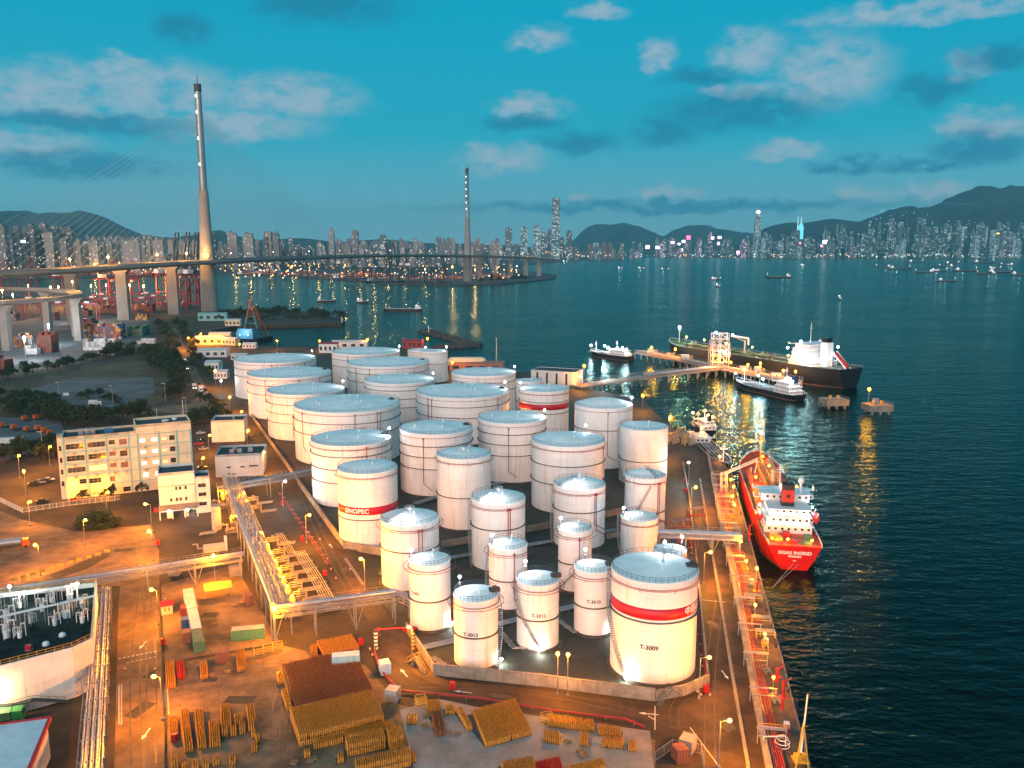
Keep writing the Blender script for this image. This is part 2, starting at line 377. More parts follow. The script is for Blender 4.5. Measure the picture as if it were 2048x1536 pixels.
mt['rail'] = mat('railing_steel', (0.055, 0.075, 0.10), 0.6, 0.1, 0.2)
mt['ink'] = mat('black_lettering', (0.02, 0.02, 0.02), 0.7, 0, 0.1)
mt['inkw'] = mat('white_lettering', (0.75, 0.74, 0.72), 0.7, 0, 0.05)
def text_mesh(s, size, depth=0.0):
    cu = bpy.data.curves.new('lettering', 'FONT'); cu.body = s; cu.size = size; cu.align_x = 'CENTER'; cu.align_y = 'CENTER'; cu.extrude = depth
    cu.resolution_u = 3; cu.offset = size * 0.028
    o = bpy.data.objects.new('lettering', cu); C.objects.link(o)
    dg = bpy.context.evaluated_depsgraph_get(); dg.update(); me = bpy.data.meshes.new_from_object(o.evaluated_get(dg))
    bpy.data.objects.remove(o); me.name = 'lettering'; return me
def curved_text(s, size, rad, ang, z, matl, parent, bold=1.0):
    me = text_mesh(s, size)
    bm = bmesh.new(); bm.from_mesh(me)
    bmesh.ops.subdivide_edges(bm, edges=[e for e in bm.edges if e.calc_length() > size * 0.5], cuts=2)
    for v in bm.verts:
        a = ang + v.co.x * bold / rad; v.co = (rad * math.cos(a), rad * math.sin(a), z + v.co.y)
    bm.to_mesh(me); bm.free(); me.materials.clear(); me.materials.append(matl)
    return link('lettering', me, parent)
CAMD = Vector((0, 0, 0))
def tank(x, y, rad, H, label, rings=(), dome=0.07, hoop=0.0, band=None, texts=(), stair=None, risers=(), vents=3, lamp=None, redring=True, walkway=None, base_light=None, kiosk=False, post=1.6):
    t = thing('storage_tank', label, 'storage tank', (x, y, GZ), 0, 'white storage tanks of the oil terminal')
    n = 72 if rad > 12 else 56
    fa = math.atan2(-y, -x)                                   # direction towards the camera
    MB().lathe([(rad + 0.9, 0.02), (rad + 0.7, 0.45), (rad - 0.2, 0.45)], n, smooth=False).build('plinth', mt['plinth'], t)
    MB().lathe([(rad, 0.4), (rad, H)], n).build('shell', mt['tank'], t)
    h = rad * dome
    MB().lathe([(rad + 0.12, H - 0.25), (rad + 0.12, H + 0.02), (rad, H + 0.03)] + [(max(0.02, rad * (1 - k / 8)), H + 0.03 + (h * math.sin(math.pi / 2 * k / 8) if dome > 0.1 else h * k / 8)) for k in range(1, 9)], n).build('roof', mt['roof'], t)
    for zz in rings:
        MB().lathe([(rad, zz - 0.13), (rad + 0.42, zz - 0.09), (rad + 0.42, zz + 0.09), (rad, zz + 0.09)], n, smooth=False).build('wind_girder', mt['ring'], t)
    rl = MB(); k = max(22, int(2 * math.pi * rad / post)); rr = rad - 0.15
    for i in range(k):
        a = 2 * math.pi * i / k; p = (rr * math.cos(a), rr * math.sin(a)); rl.bar((*p, H), (*p, H + 1.15), 0.07)
    rl.torus(rr, 0.045, H + 1.15, n, 4); rl.torus(rr, 0.035, H + 0.6, n, 4)
    rl.build('railing', mt['rail'], t)
    if redring: MB().torus(rad + 0.25, 0.085, H - 1.5, n, 5).build('sprinkler_ring', mt['redpipe'], t)
    if hoop:
        m = MB(); hr = rad * hoop; m.torus(hr, 0.07, H - 1.6, n, 4)
        for i in range(8):
            a = 2 * math.pi * i / 8 + 0.3; m.bar((rad * math.cos(a), rad * math.sin(a), H - 2.4), (hr * math.cos(a), hr * math.sin(a), H - 1.6), 0.07)
        m.build('cooling_hoop', mt['redpipe'], t)
    for da, z0, z1 in risers:
        a = fa + da; c, s_ = math.cos(a), math.sin(a); m = MB()
        m.tube(((rad + 0.3) * c, (rad + 0.3) * s_, z0), ((rad + 0.3) * c, (rad + 0.3) * s_, z1), 0.11, 6)
        m.tube(((rad + 0.3) * c, (rad + 0.3) * s_, z0), ((rad + 1.6) * math.cos(a + 3.2 / rad), (rad + 1.6) * math.sin(a + 3.2 / rad), max(0.5, z0 - 2)), 0.11, 6)
        m.box(((rad + 0.35) * c, (rad + 0.35) * s_, z1), (0.5, 0.5, 0.6)); m.build('riser_pipe', mt['redpipe'], t)
    for i in range(vents):
        a = fa + 0.5 + i * 2.2; q = rad * (0.35 + 0.12 * (i % 3)); zr = H + h * (1 - q / rad)
        MB().tube((q * math.cos(a), q * math.sin(a), zr - 0.3), (q * math.cos(a), q * math.sin(a), zr + 0.75), 0.22, 8).sphere((q * math.cos(a), q * math.sin(a), zr + 0.9), 0.34, 8, 5, 0.6).build('vent', mt['white'], t)
    if kiosk:
        a = fa + 1.75; q = rad * 0.86
        m = MB(); m.box((q * math.cos(a), q * math.sin(a), H + 0.45), (2.4, 1.5, 0.7), a); m.box((q * math.cos(a), q * math.sin(a), H + 0.95), (1.0, 1.0, 0.5), a); m.build('gauge_platform', mt['dark'], t)
    if walkway is not None:
        a = fa + walkway; m = MB(); c, s_ = math.cos(a), math.sin(a)
        for w in (-0.45, 0.45):
            o = Vector((-s_ * w, c * w, 0))
            p0 = Vector((rad * 0.97 * c, rad * 0.97 * s_, H + 0.15)) + o; p1 = Vector((0.5 * c, 0.5 * s_, H + h + 0.1)) + o
            m.bar(p0, p1, 0.12)
            for k in range(9):
                p = p0.lerp(p1, k / 8) + Vector((0, 0, rad * dome * 0.25 * math.sin(math.pi * k / 8))); m.bar(p, p + Vector((0, 0, 1)), 0.06)
            for zz in (0.55, 1.0): m.bar(p0 + Vector((0, 0, zz)), p1 + Vector((0, 0, zz)), 0.05)
        m.build('roof_walkway', mt['rail'], t)
        m = MB(); m.tube((0, 0, H + h - 0.2), (0, 0, H + h + 0.9), 0.55, 12); m.torus(1.3, 0.05, H + h + 1.0, 16, 4)
        for k in range(8): m.bar((1.3 * math.cos(k * .785), 1.3 * math.sin(k * .785), H + h - 0.1), (1.3 * math.cos(k * .785), 1.3 * math.sin(k * .785), H + h + 1.0), 0.05)
        m.build('hatch', mt['white'], t)
    if band:
        z0, z1 = band
        MB().lathe([(rad + 0.012, z0), (rad + 0.035, z0), (rad + 0.035, z1), (rad + 0.012, z1)], n).build('painted_band', mt['band'], t)
    for s_, size, da, zz, ink in texts: curved_text(s_, size, rad + 0.06, fa + da, zz, mt[ink], t)
    if stair:
        a0, da, z1 = stair; a0 += fa; m = MB(); k = int(z1 / 0.42); prev = None
        for i in range(k + 1):
            a = a0 + da * i / k; z = 0.3 + (z1 - 0.3) * i / k
            p = Vector(((rad + 0.55) * math.cos(a), (rad + 0.55) * math.sin(a), z)); m.box(p, (0.95, 0.34, 0.07), a)
            q = Vector(((rad + 1.02) * math.cos(a), (rad + 1.02) * math.sin(a), z))
            if i % 2 == 0: m.bar(q, q + Vector((0, 0, 1.05)), 0.055)
            if prev:
                m.bar(prev + Vector((0, 0, 1.05)), q + Vector((0, 0, 1.05)), 0.055); m.bar(prev + Vector((0, 0, -0.1)), q + Vector((0, 0, -0.1)), 0.06, 0.22)
            prev = q
        m.build('spiral_stair', mt['steel'], t)
    if lamp is not None:
        a = fa + lamp; p = Vector(((rad - 0.5) * math.cos(a), (rad - 0.5) * math.sin(a), H))
        m = MB(); m.tube(p, p + Vector((0, 0, 2.6)), 0.07, 6); m.box(p + Vector((0, 0, 1.3)), (0.5, 0.5, 0.5)); m.build('lamp_mast', mt['steel'], t)
        MB().sphere(p + Vector((0, 0, 2.8)), 0.30, 10, 6).build('flood_lamp', mt['whitelamp'], t)
        light(t, p + Vector((0, 0, 2.8)), 1300, WHT, 0.36)
    if base_light is not None:
        a = fa + base_light; p = Vector(((rad + 1.0) * math.cos(a), (rad + 1.0) * math.sin(a), 0))
        MB().tube(p, p + Vector((0, 0, 1.0)), 0.07, 6).build('lamp_post', mt['steel'], t)
        MB().sphere(p + Vector((0, 0, 1.2)), 0.26, 10, 6).build('flood_lamp', mt['whitelamp'], t)
        light(t, p + Vector((0, 0, 1.2)), 1100, (0.93, 1.0, 0.86), 0.32)
    return t
big3 = (9.5, 14.2, 18.7)
tank(-149, 531, 24.9, 23, 'white tank with a faded red panel, farthest left of the terminal', (14, 18.5), vents=5, lamp=1.9, risers=((-0.1, 6, 21.5), (0.75, 14, 21.5)))
tank(-124, 469, 22.7, 23, 'white tank with yellow-lit left side, second from the back in the left row', (13.5, 18.5), vents=5, kiosk=True, risers=((-0.6, 10, 21.5), (0.2, 14, 21.5), (0.75, 14, 21.5)))
tank(-102, 415, 18.8, 22.5, 'white four-ringed tank with a square pipe loop, left of the widest tank', (8.6, 13, 17.5), vents=4, lamp=1.7, risers=((-0.35, 3, 12),))
tank(-73, 371, 23.1, 23.4, 'widest white tank with red lettering high on its side', (13.2, 18.3), vents=6, kiosk=True, risers=((-0.95, 8, 22), (0.12, 14, 22), (0.55, 4, 22), (0.62, 4, 22)), texts=(('SINOPEC', 2.2, 0.14, 15.6, 'band'),))
tank(-59, 305, 14.5, 22.6, 'white three-ringed tank behind the tank with an orange lettered band', (9, 13.8, 18.5), kiosk=True, risers=((0.35, 12, 21.5),), lamp=1.6, hoop=1.05)
tank(-45, 257, 9.2, 24.1, 'white tank with an orange-lit red band lettered in white', (9.6,), dome=0.16, hoop=1.10, band=(11.2, 13.6), texts=(('SINOPEC', 2.0, -0.42, 12.3, 'inkw'),), stair=(0.75, 1.6, 10), vents=2)
tank(-99, 573, 22.8, 22.5, 'wide white tank at the back beside the small tank pair', (14, 18.5), vents=4, lamp=1.5, risers=((-0.55, 3, 21), (0.7, 12, 21)))
tank(-76, 517, 24.9, 22.5, 'wide white tank in the middle of the back rows with a square pipe loop', (13, 18), vents=6, kiosk=True, risers=((-0.85, 6, 21), (-0.45, 6, 21), (0.65, 12, 21)))
tank(-60, 448, 18.4, 22.5, 'shaded three-ringed white tank behind the widest tank', (10, 14.5, 18.8), vents=4, lamp=1.5)
tank(-24, 410, 22.6, 22.5, 'wide white tank with paired red riser pipes in the centre of the farm', (13, 18), vents=6, kiosk=True, lamp=1.9, risers=((-0.80, 6, 21), (-0.70, 6, 21), (0.8, 8, 21)))
tank(-29, 318, 13.8, 23.7, 'white three-ringed tank right of the widest tank with a bent grey pipe', (10.5, 15, 19), kiosk=True, risers=((-0.35, 5, 22),))
tank(0, 336, 13.6, 24, 'white three-ringed tank with a slim red riser, left of the red-banded tank', (11, 15.4, 19.5), lamp=1.6, risers=((-0.1, 5, 22),))
tank(-16, 474, 18.0, 22.5, 'white tank near the back mast, left of the small hidden tank', (14, 18.5), lamp=1.6)
tank(9, 443, 6.9, 22.5, 'narrow white tank half hidden behind the red-banded tank', (12,), vents=1)
tank(16, 417, 12.3, 22.5, 'white tank with a plain red band near the water', (17.2, 11.5), vents=2, band=(13.5, 16.2), lamp=-1.5, hoop=1.04)
tank(39, 356, 12.3, 25.8, 'dome-roofed white tank beside the water with one tall riser pipe', (16.5,), dome=0.2, vents=1, lamp=1.6, risers=((0.15, 6, 24),), stair=(1.2, 1.0, 24))
tank(52, 328, 9.4, 22.1, 'plain white tank with a grey spiral stair nearest the jetty inlet', (9.5,), redring=False, vents=2, stair=(-0.8, -1.1, 21))
tank(-72, 660, 9.6, 13, 'low white tank with a maroon foot behind the back rows', (), vents=1, lamp=0.5, band=(0.6, 5))
tank(-54, 584, 9.4, 21.3, 'narrow tall white tank standing behind the back rows by the shore', (13,), dome=0.03, vents=1, lamp=1.4)
tank(-16, 275, 9.0, 24, 'tall plain white tank with one low ring in the middle row', (11,), dome=0.12, hoop=1.1, vents=2, walkway=3.0)
tank(20, 296, 13.0, 24, 'broad white tank with two dark rings in the middle row', (10.5, 17), dome=0.13, hoop=1.06, vents=2, lamp=2.6, risers=((1.2, 3, 22),))
tank(-4, 238, 7.8, 20, 'domed white tank with roof walkway and twin red risers, middle row', (12.4,), dome=0.24, hoop=1.13, walkway=-1.0, risers=((0.35, 8, 18.4), (0.43, 8, 18.4)), vents=1, lamp=-0.3, stair=(-1.1, -0.7, 17))
tank(21, 256, 8.0, 19, 'domed white tank with roof walkway and a bent grey riser, right of middle row', (11.8,), dome=0.24, hoop=1.13, walkway=-1.0, risers=((0.6, 8, 17.4), (0.68, 6, 17.4)), vents=1, lamp=-0.2, stair=(-1.2, -0.7, 16))
tank(43, 266, 6.5, 19.2, 'domed white tank with a straight stair across its front by the quay road', (8,), dome=0.26, hoop=1.08, walkway=0.6, risers=((0.65, 6, 17.6), (0.75, 6, 17.6)), vents=1, stair=(-0.95, 1.2, 17))
tank(38, 244, 5.5, 12.3, 'short white tank in front of the domed tank by the quay road', (), dome=0.2, hoop=1.12, vents=1, lamp=-1.2, stair=(-0.9, -0.9, 11.5), post=1.1)
tank(17, 220, 4.5, 16.9, 'slim white tank behind the tank marked with ten, dark helical pipe on it', (8,), dome=0.22, hoop=1.3, vents=2, lamp=-1.3, risers=((0.25, 3, 15),), stair=(-1.0, 1.5, 9), post=1.0)
tank(-28, 224, 7.9, 18.5, 'domed white tank with roof walkway beside the orange pump manifold', (11,), dome=0.24, hoop=1.16, walkway=-1.0, risers=((0.28, 7, 17), (0.4, 7, 17)), vents=1, lamp=-0.3)
tank(-1, 209, 4.9, 16.2, 'slim white tank behind the front row with a spiral stair on its left', (7.8,), dome=0.24, hoop=1.26, vents=2, lamp=-1.2, risers=((0.3, 3, 15),), stair=(-0.9, -1.4, 15), post=1.0)
tank(-20, 197, 5.0, 16.7, 'slim white tank at the left end of the front row, beside the pipe rack end', (7.6,), dome=0.24, hoop=1.28, vents=2, lamp=-1.3, texts=(('T-3005', 0.95, -0.8, 9.4, 'ink'),), base_light=1.1, post=1.0)
tank(-8, 178, 4.9, 15.9, 'slim white tank marked thirteen in the front row', (7.6,), dome=0.1, hoop=1.27, vents=1, kiosk=True, texts=(('T-3013', 1.15, -0.25, 8.3, 'ink'),), stair=(0.95, 1.1, 14.5), base_light=1.25, lamp=-2.2, post=1.0)
tank(6, 187, 4.9, 15.8, 'slim white tank marked twelve in the front row', (7.4,), dome=0.1, hoop=1.27, vents=1, kiosk=True, texts=(('T-3012', 1.15, 0.05, 8.6, 'ink'),), stair=(0.2, -1.6, 14.5), base_light=0.1, lamp=-2.4, post=1.0)
tank(19.6, 194, 4.6, 16.0, 'slim white tank marked ten, left of the large front tank', (7.2,), dome=0.1, hoop=1.27, vents=1, kiosk=True, texts=(('T-3010', 1.15, 0.02, 8.8, 'ink'),), stair=(0.9, 1.2, 14.5), base_light=1.0, lamp=-2.6, post=1.0)
tank(31, 176, 9.3, 22.7, 'large white front tank with a crimson band near the quay road', (14.0,), dome=0.1, hoop=1.07, band=(14.6, 17.0), texts=(('T-3009', 1.35, -0.08, 8.4, 'ink'), ('中国石化', 1.9, 1.17, 15.8, 'inkw')), stair=(-0.55, -1.2, 21), base_light=-0.55, vents=2, kiosk=True, lamp=2.9, post=1.3)
tank(41, 211, 4.2, 14, 'small white tank peeking out behind the large front tank', (), dome=0.22, hoop=1.15, vents=1, lamp=2.2, post=1.0)
# ================================================================== buildings
def facade(par, O, ux, W_, H, wins, wmat, depth=0.3, name='wall'):
    """a wall with real window openings; O = lower left corner, ux = unit vector along it, inside lies to its left"""
    O = Vector(O); ux = Vector((ux[0], ux[1], 0)).normalized(); nn = Vector((-ux.y, ux.x, 0))
    P3 = lambda x, z, d=0: O + ux * x + nn * d + Vector((0, 0, z))
    xs = sorted({0, W_} | {w[0] for w in wins} | {w[1] for w in wins}); zs = sorted({0, H} | {w[2] for w in wins} | {w[3] for w in wins})
    m = MB()
    for a, b in zip(xs[:-1], xs[1:]):
        for c, d in zip(zs[:-1], zs[1:]):
            cx_, cz = (a + b) / 2, (c + d) / 2
            if any(w[0] < cx_ < w[1] and w[2] < cz < w[3] for w in wins): continue
            m.add([P3(a, c), P3(b, c), P3(b, d), P3(a, d)], [(0, 1, 2, 3)])
    for x0, x1, z0, z1, *_ in wins:
        q = [(x0, z0), (x1, z0), (x1, z1), (x0, z1)]
        for i in range(4):
            a, b = q[i], q[(i + 1) % 4]; m.add([P3(*a), P3(*a, depth), P3(*b, depth), P3(*b)], [(0, 1, 2, 3)])
    wall = m.build(name, wmat, par)
    for x0, x1, z0, z1, kind in wins:
        mm = {'g': mt['glass'], 'l': mt['winlit'], 'w': mt['winwarm'], 'v': mt['louvre'], 'd': mt['dark']}[kind]
        w = MB().add([P3(x0, z0, depth), P3(x1, z0, depth), P3(x1, z1, depth), P3(x0, z1, depth)], [(0, 1, 2, 3)]).build('window', mm, par)
        k = max(1, int((x1 - x0) / 1.3)); fr = MB()
        for i in range(k + 1):
            x = x0 + 0.04 + (x1 - x0 - 0.08) * i / k; fr.bar(P3(x, z0, depth - 0.05), P3(x, z1, depth - 0.05), 0.07)
        if kind == 'v':
            for i in range(5): z = z0 + (z1 - z0) * (i + 0.5) / 5; fr.bar(P3(x0, z, depth - 0.06), P3(x1, z, depth - 0.06), 0.12, 0.07)
        fr.bar(P3(x0, (z0 + z1) / 2, depth - 0.05), P3(x1, (z0 + z1) / 2, depth - 0.05), 0.06)
        fr.build('frame', mt['louvre'] if kind == 'v' else mt['steel'], w)
    return wall
mt['louvre'] = mat('brown_louvre', (0.30, 0.14, 0.11), 0.7, 0, 0.2)
mt['bwhite'] = mat('white_render', (0.66, 0.64, 0.61), 0.8, 0, 0.1, 0.2, streak=0.3)
def block(par, x0, x1, y0, y1, z0, z1, wmat, wins_f=(), wins_l=(), wins_r=(), parapet=0.8, roof=True):
    w = x1 - x0; d = y1 - y0; H = z1 - z0
    facade(par, (x0, y0, z0), (1, 0), w, H, list(wins_f), wmat)
    facade(par, (x0, y1, z0), (0, -1), d, H, list(wins_l), wmat)
    facade(par, (x1, y0, z0), (0, 1), d, H, list(wins_r), wmat)
    facade(par, (x1, y1, z0), (-1, 0), w, H, [], wmat)
    if roof:
        MB().sheet([(x0 + .3, y0 + .3), (x1 - .3, y0 + .3), (x1 - .3, y1 - .3), (x0 + .3, y1 - .3)], z1 - parapet).build('roof', mt['roofdark'], par)
        m = MB()
        for a in ((x0, x1, y0, y0 + .3), (x0, x1, y1 - .3, y1), (x0, x0 + .3, y0 + .3, y1 - .3), (x1 - .3, x1, y0 + .3, y1 - .3)): m.bx(*a, z1 - parapet, z1 + 0.05)
        m.build('parapet', wmat, par)
# --- office block
off = thing('office_building', 'long cream office block with teal bands and a dark flat roof', 'building', (-163, 301, GZ), math.atan2(19.8, 39.3))
Wf = []
for fl, z in enumerate((18.2, 13.8, 9.4)):
    for x0 in (0.9, 8.0): Wf.append((x0, x0 + 5.9, z + 0.5, z + 2.4, 'g' if fl < 2 else ('d', 'w')[x0 > 5]))
    Wf += [(15, 17.2, z + 1.0, z + 2.6, 'g' if fl == 0 else 'v'), (18.6, 21.2, z + 0.5, z + 2.6, 'v' if fl != 1 else 'g'), (25.6, 27.6, z + 0.6, z + 2.0, 'l'), (29.6, 31.8, z + 0.6, z + 2.0, 'l'), (33.2, 35, z + 0.8, z + 1.7, 'w'), (36.0, 38, z + 0.5, z + 2.3, 'g')]  # the narrow glowing warm panes are small yellowish signs, drawn as windows
Wf += [(0.8, 3, 5.4, 6.8, 'w'), (4.4, 6.8, 5.4, 7.2, 'g'), (7.6, 11.8, 5.2, 7.0, 'g'), (14.6, 16.4, 5, 7.0, 'v'), (26, 28, 5.4, 7.0, 'l'), (30.2, 32, 5.4, 7, 'l'), (5.4, 7, 2.5, 3.2, 'd'), (8.8, 9.4, 1, 1.8, 'd'), (9.8, 10.4, 1, 1.8, 'd'), (18.8, 21.4, 0.6, 2.4, 'g'), (23, 24, 0.1, 2.4, 'd')]
Wl = [(2, 3.6, z, z + 2.4, 'g') for z in (5, 9.4, 13.8, 18.2)]
block(off, 0, 24.5, 0, 13.5, 0, 23.3, mt['cream'], [w for w in Wf if w[1] < 24.5], Wl)
block(off, 24.52, 44, 0, 14.5, 0, 25.6, mt['cream'], [(a - 24.52, b - 24.52, c, d, k) for a, b, c, d, k in Wf if a > 24.5], parapet=0.9)
block(off, -1.8, -0.02, 1.2, 5.2, 0, 23.8, mt['cream'], [(0.4, 1.3, z, z + 1.8, 'g') for z in (5, 9.4, 13.8, 18.2)])
m = MB()
for z in (4.4, 8.8, 13.2, 17.6, 22.0):
    m.bx(-0.12, 24.4, -0.12, -0.003, z - 0.35, z - 0.05); m.bx(24.6, 44.1, -0.12, -0.003, z - 0.35, z - 0.05); m.bx(44.003, 44.12, 0, 14.4, z - 0.35, z - 0.05)
    m.bx(-0.12, 21.6, -0.10, -0.003, z + 0.2, z + 0.42)
m.build('horizontal_band', mt['teal'], off)
for x in (0.3, 7.3, 14.3, 21.9, 24.9, 32.4, 38.7, 43.7):
    MB().bx(x - 0.3, x + 0.3, -0.16, -0.005, 0.2, 23.2 if x < 24 else 22.5).build('vertical_band', mt['teal'], off)
for i in range(3):
    MB().bx(5.2 + 2 * i, 6.9 + 2 * i, 5, 6.5, 22.6, 24.6).bx(5.2 + 2 * i, 6.9 + 2 * i, 8, 9.5, 22.6, 24.4).build('rooftop_unit', mt['steel'], off)
MB().bx(14, 17, 4.5, 7.2, 22.6, 24.2).build('water_tank', mt['blue'], off)
m = MB(); m.tube((35.5, 7, 25.0), (35.5, 7, 25.4), 1.4, 16); m.tube((39, 9, 24.8), (39, 9, 25.5), 0.9, 14); m.build('roof_vent', mt['white'], off)
m = MB(); m.tube((42.6, 12, 25), (42.6, 12, 32), 0.09, 6); m.tube((33, 13, 25), (33, 13, 29), 0.06, 6); m.build('aerial_mast', mt['white'], off)
for k, x in enumerate((3, 10, 16, 20, 26.8)):
    for z in (8, 12.4, 16.8): MB().bx(x, x + 0.9, -0.7, -0.14, z - 0.2, z + 0.5).build('air_conditioner', mt['steel'], off)
for x, y_ in ((2.5, 3.6), (12.2, 3.4)):
    MB().box((x, -.35, y_), (.5, .5, .3)).build('added_wall_lamp', mt['sodium'], off); light(off, (x, -1.6, y_), 6000, SOD, .3)  # both lamps are added to light the lower left front yellow
# --- front annex
an = thing('annex_building', 'cream and white four-storey annex with a dark open ground floor canopy', 'building', (-120.4, 280.3, GZ), math.atan2(4.6, 11.8))
Wn = []
for z in (4.4, 8.3): Wn += [(x, x + 0.8, z, z + 1.2, 'w' if (x < 4 and z > 5) else 'g') for x in (3.4, 5.2, 6.4, 8.2)]
block(an, 0, 11.6, 0, 12, 3.2, 15.4, mt['bwhite'], [(a, b, c - 3.2 + 0.8, d - 3.2 + 0.8, k) for a, b, c, d, k in Wn])
block(an, 11.62, 16.5, 0.4, 9, 0, 13.0, mt['bwhite'], [(1.0, 3.6, z, z + 1.3, 'g') for z in (2.6, 6.0, 9.2)])
MB().bx(-0.05, 11.6, -0.12, -0.004, 10.4, 11.0).build('horizontal_band', mt['teal'], an)
m = MB(); m.add([(-0.4, -3.6, 3.3), (12.4, -3.6, 3.3), (12.4, 0.0, 4.2), (-0.4, 0.0, 4.2)], [(0, 1, 2, 3)]).add([(-0.4, -3.6, 3.15), (12.4, -3.6, 3.15), (12.4, 0.0, 4.05), (-0.4, 0.0, 4.05)], [(3, 2, 1, 0), ]); m.build('canopy', mt['conc'], an)
for x in (0, 4, 8, 12): MB().bx(x - .15, x + .15, -3.4, -3.1, 0, 3.2).build('column', mt['white'], an)
MB().bx(0, 11.6, 6, 6.2, 0, 3.18).build('back_wall', mt['bwhite'], an)
for x in (3, 9):
    MB().bx(x - 0.8, x + 0.8, 0.5, 0.7, 2.9, 3.1).build('strip_light', mt['whitelamp'], an); light(an, (x, -0.4, 2.6), 1500, (0.9, 1.0, 0.85), 0.3)
for x in (2.2, 7.6): MB().bx(x, x + 1.6, -2.4, 0.8, 0.3, 2.1).bx(x + .1, x + 1.5, -3.0, -2.4, 0.3, 1.3).build('parked_van', mt['white'], an)
# --- two low buildings beside the tank row
lb = thing('pump_house', 'low cream building with rooftop units beside the left tank row', 'building', (-119.1, 331.8, GZ), math.atan2(3.4, 18))
block(lb, 0, 18.5, 0, 17, 0, 9.2, mt['bwhite'], [(4.2, 6, 3.6, 4.3, 'd'), (9.6, 11.4, 3.6, 4.3, 'd'), (13, 16.6, 3.8, 4.5, 'd'), (4.6, 5.4, 0.8, 1.6, 'd'), (6, 7.6, 0.8, 1.4, 'd')], [(2 + 3 * k, 3.6 + 3 * k, 4, 5.4, 'g') for k in range(4)])
for x, y in ((5, 5), (8, 5.5), (12, 7), (5.6, 8.6)): MB().bx(x, x + 1.8, y, y + 1.4, 8.4, 9.9).bx(x + .2, x + 1.6, y + .2, y + 1.2, 9.9, 10.1).build('rooftop_unit', mt['steel'], lb)
ub = thing('store_building', 'smaller cream flat-roofed building behind the low pump house', 'building', G(424, 885), math.atan2(3.4, 18))
block(ub, 0, 15, 0, 14, 0, 10.5, mt['bwhite'], [], [(2 + 3 * k, 3.4 + 3 * k, 4, 5.4, 'g') for k in range(3)])
MB().bx(9, 10, 6, 7, 9.7, 11.2).build('rooftop_unit', mt['steel'], ub)
# --- gatehouse and sheds in the left yard
def shed(px_, w, d, h, rz, label, wm, rm, name='shed', gable=0.8, cat='shed'):
    t = thing(name, label, cat, G(*px_), rz)
    facade(t, (-w / 2, -d / 2, 0), (1, 0), w, h, [(w * .25, w * .4, h * .35, h * .75, 'g'), (w * .6, w * .75, h * .35, h * .75, 'g')], wm)
    m = MB(); m.bx(-w / 2, w / 2, d / 2 - .1, d / 2, 0, h); m.bx(-w / 2, -w / 2 + .1, -d / 2 + .01, d / 2 - .11, 0, h); m.bx(w / 2 - .1, w / 2, -d / 2 + .01, d / 2 - .11, 0, h); m.build('wall', wm, t)
    e = 0.3
    MB().add([(-w / 2 - e, -d / 2 - e, h), (w / 2 + e, -d / 2 - e, h), (w / 2 + e, 0, h + gable), (-w / 2 - e, 0, h + gable), (-w / 2 - e, d / 2 + e, h), (w / 2 + e, d / 2 + e, h)], [(0, 1, 2, 3), (3, 2, 5, 4), (0, 3, 4), (1, 5, 2)]).build('roof', rm, t)
    return t
shed((334, 1225), 2.6, 3.0, 2.4, 0.45, 'small cream guard hut with a maroon roof beside the entrance road', mt['cream'], mt['redpipe'], 'guard_hut', cat='hut')
t = thing('canopy_shed', 'open-fronted shed with yellow roof sheltering gas cylinders', 'shed', G(413, 1200), math.atan2(5.2, 12))
for x in (0, 6.2):
    for y in (0, 3): MB().bx(x - .08, x + .08, y - .08, y + .08, 0, 2.6 + (.5 if y else 0)).build('post', mt['steel'], t)
MB().add([(-.4, -.5, 2.6), (6.6, -.5, 2.6), (6.6, 3.5, 3.2), (-.4, 3.5, 3.2), (-.4, -.5, 2.52), (6.6, -.5, 2.52), (6.6, 3.5, 3.12), (-.4, 3.5, 3.12)], [(0, 1, 2, 3), (7, 6, 5, 4), (0, 4, 5, 1)]).build('roof', mt['yellow'], t)
# --- white warehouse at the lower left
t = thing('warehouse', 'white-roofed warehouse with crimson gable edge, lower left corner', 'warehouse', G(40, 1560), 0.28)
m = MB(); m.bx(-26, 3.5, -14, 6, 0, 6.2); m.build('wall', mt['bwhite'], t)
m = MB(); m.add([(-26.4, -14, 6.3), (3.8, -14, 6.3), (3.8, 6.3, 7.4), (-26.4, 6.3, 7.4)], [(0, 1, 2, 3)]); m.build('roof', mat('white_sheet_roof', (0.62, 0.63, 0.65), 0.5, 0, 0.1, 0.5), t)
m = MB(); m.bar((3.85, -14, 6.2), (3.85, 6.4, 7.3), 0.5, 0.7); m.bar((-26.4, 6.5, 7.3), (3.9, 6.5, 7.3), 0.5, 0.6); m.build('gable_trim', mt['red'], t)
# --- polygonal concrete reservoir
rv = thing('concrete_reservoir', 'polygonal white concrete reservoir with a dark equipment deck and lit side stair', 'reservoir', (-89.5, 162.3, GZ), 0)
PT = [(-40, -40), (-25, -17), (-10, -7.6), (0, 0), (2.0, 4.2), (-11.5, 34), (-32, 27), (-70, 14), (-75, -30)]
Hc = 10.8
MB().prism(PT, 0, Hc - 0.9).build('wall', mt['bwhite'], rv)
m = MB(); n_ = len(PT)
for i in range(n_):
    a, b = Vector((*PT[i], 0)), Vector((*PT[(i + 1) % n_], 0)); m.bar(a + Vector((0, 0, Hc - 0.4)), b + Vector((0, 0, Hc - 0.4)), 0.35, 1.0)
m.build('parapet', mt['bwhite'], rv)
cxp = sum(p[0] for p in PT) / n_; cyp = sum(p[1] for p in PT) / n_
MB().sheet([(cxp + (p[0] - cxp) * .985, cyp + (p[1] - cyp) * .985) for p in PT], Hc - 0.88).build('deck', mat('wet_dark_deck', (0.012, 0.020, 0.020), 0.9, 0, 0.6, 0.15, spec=0.1), rv)
m = MB()
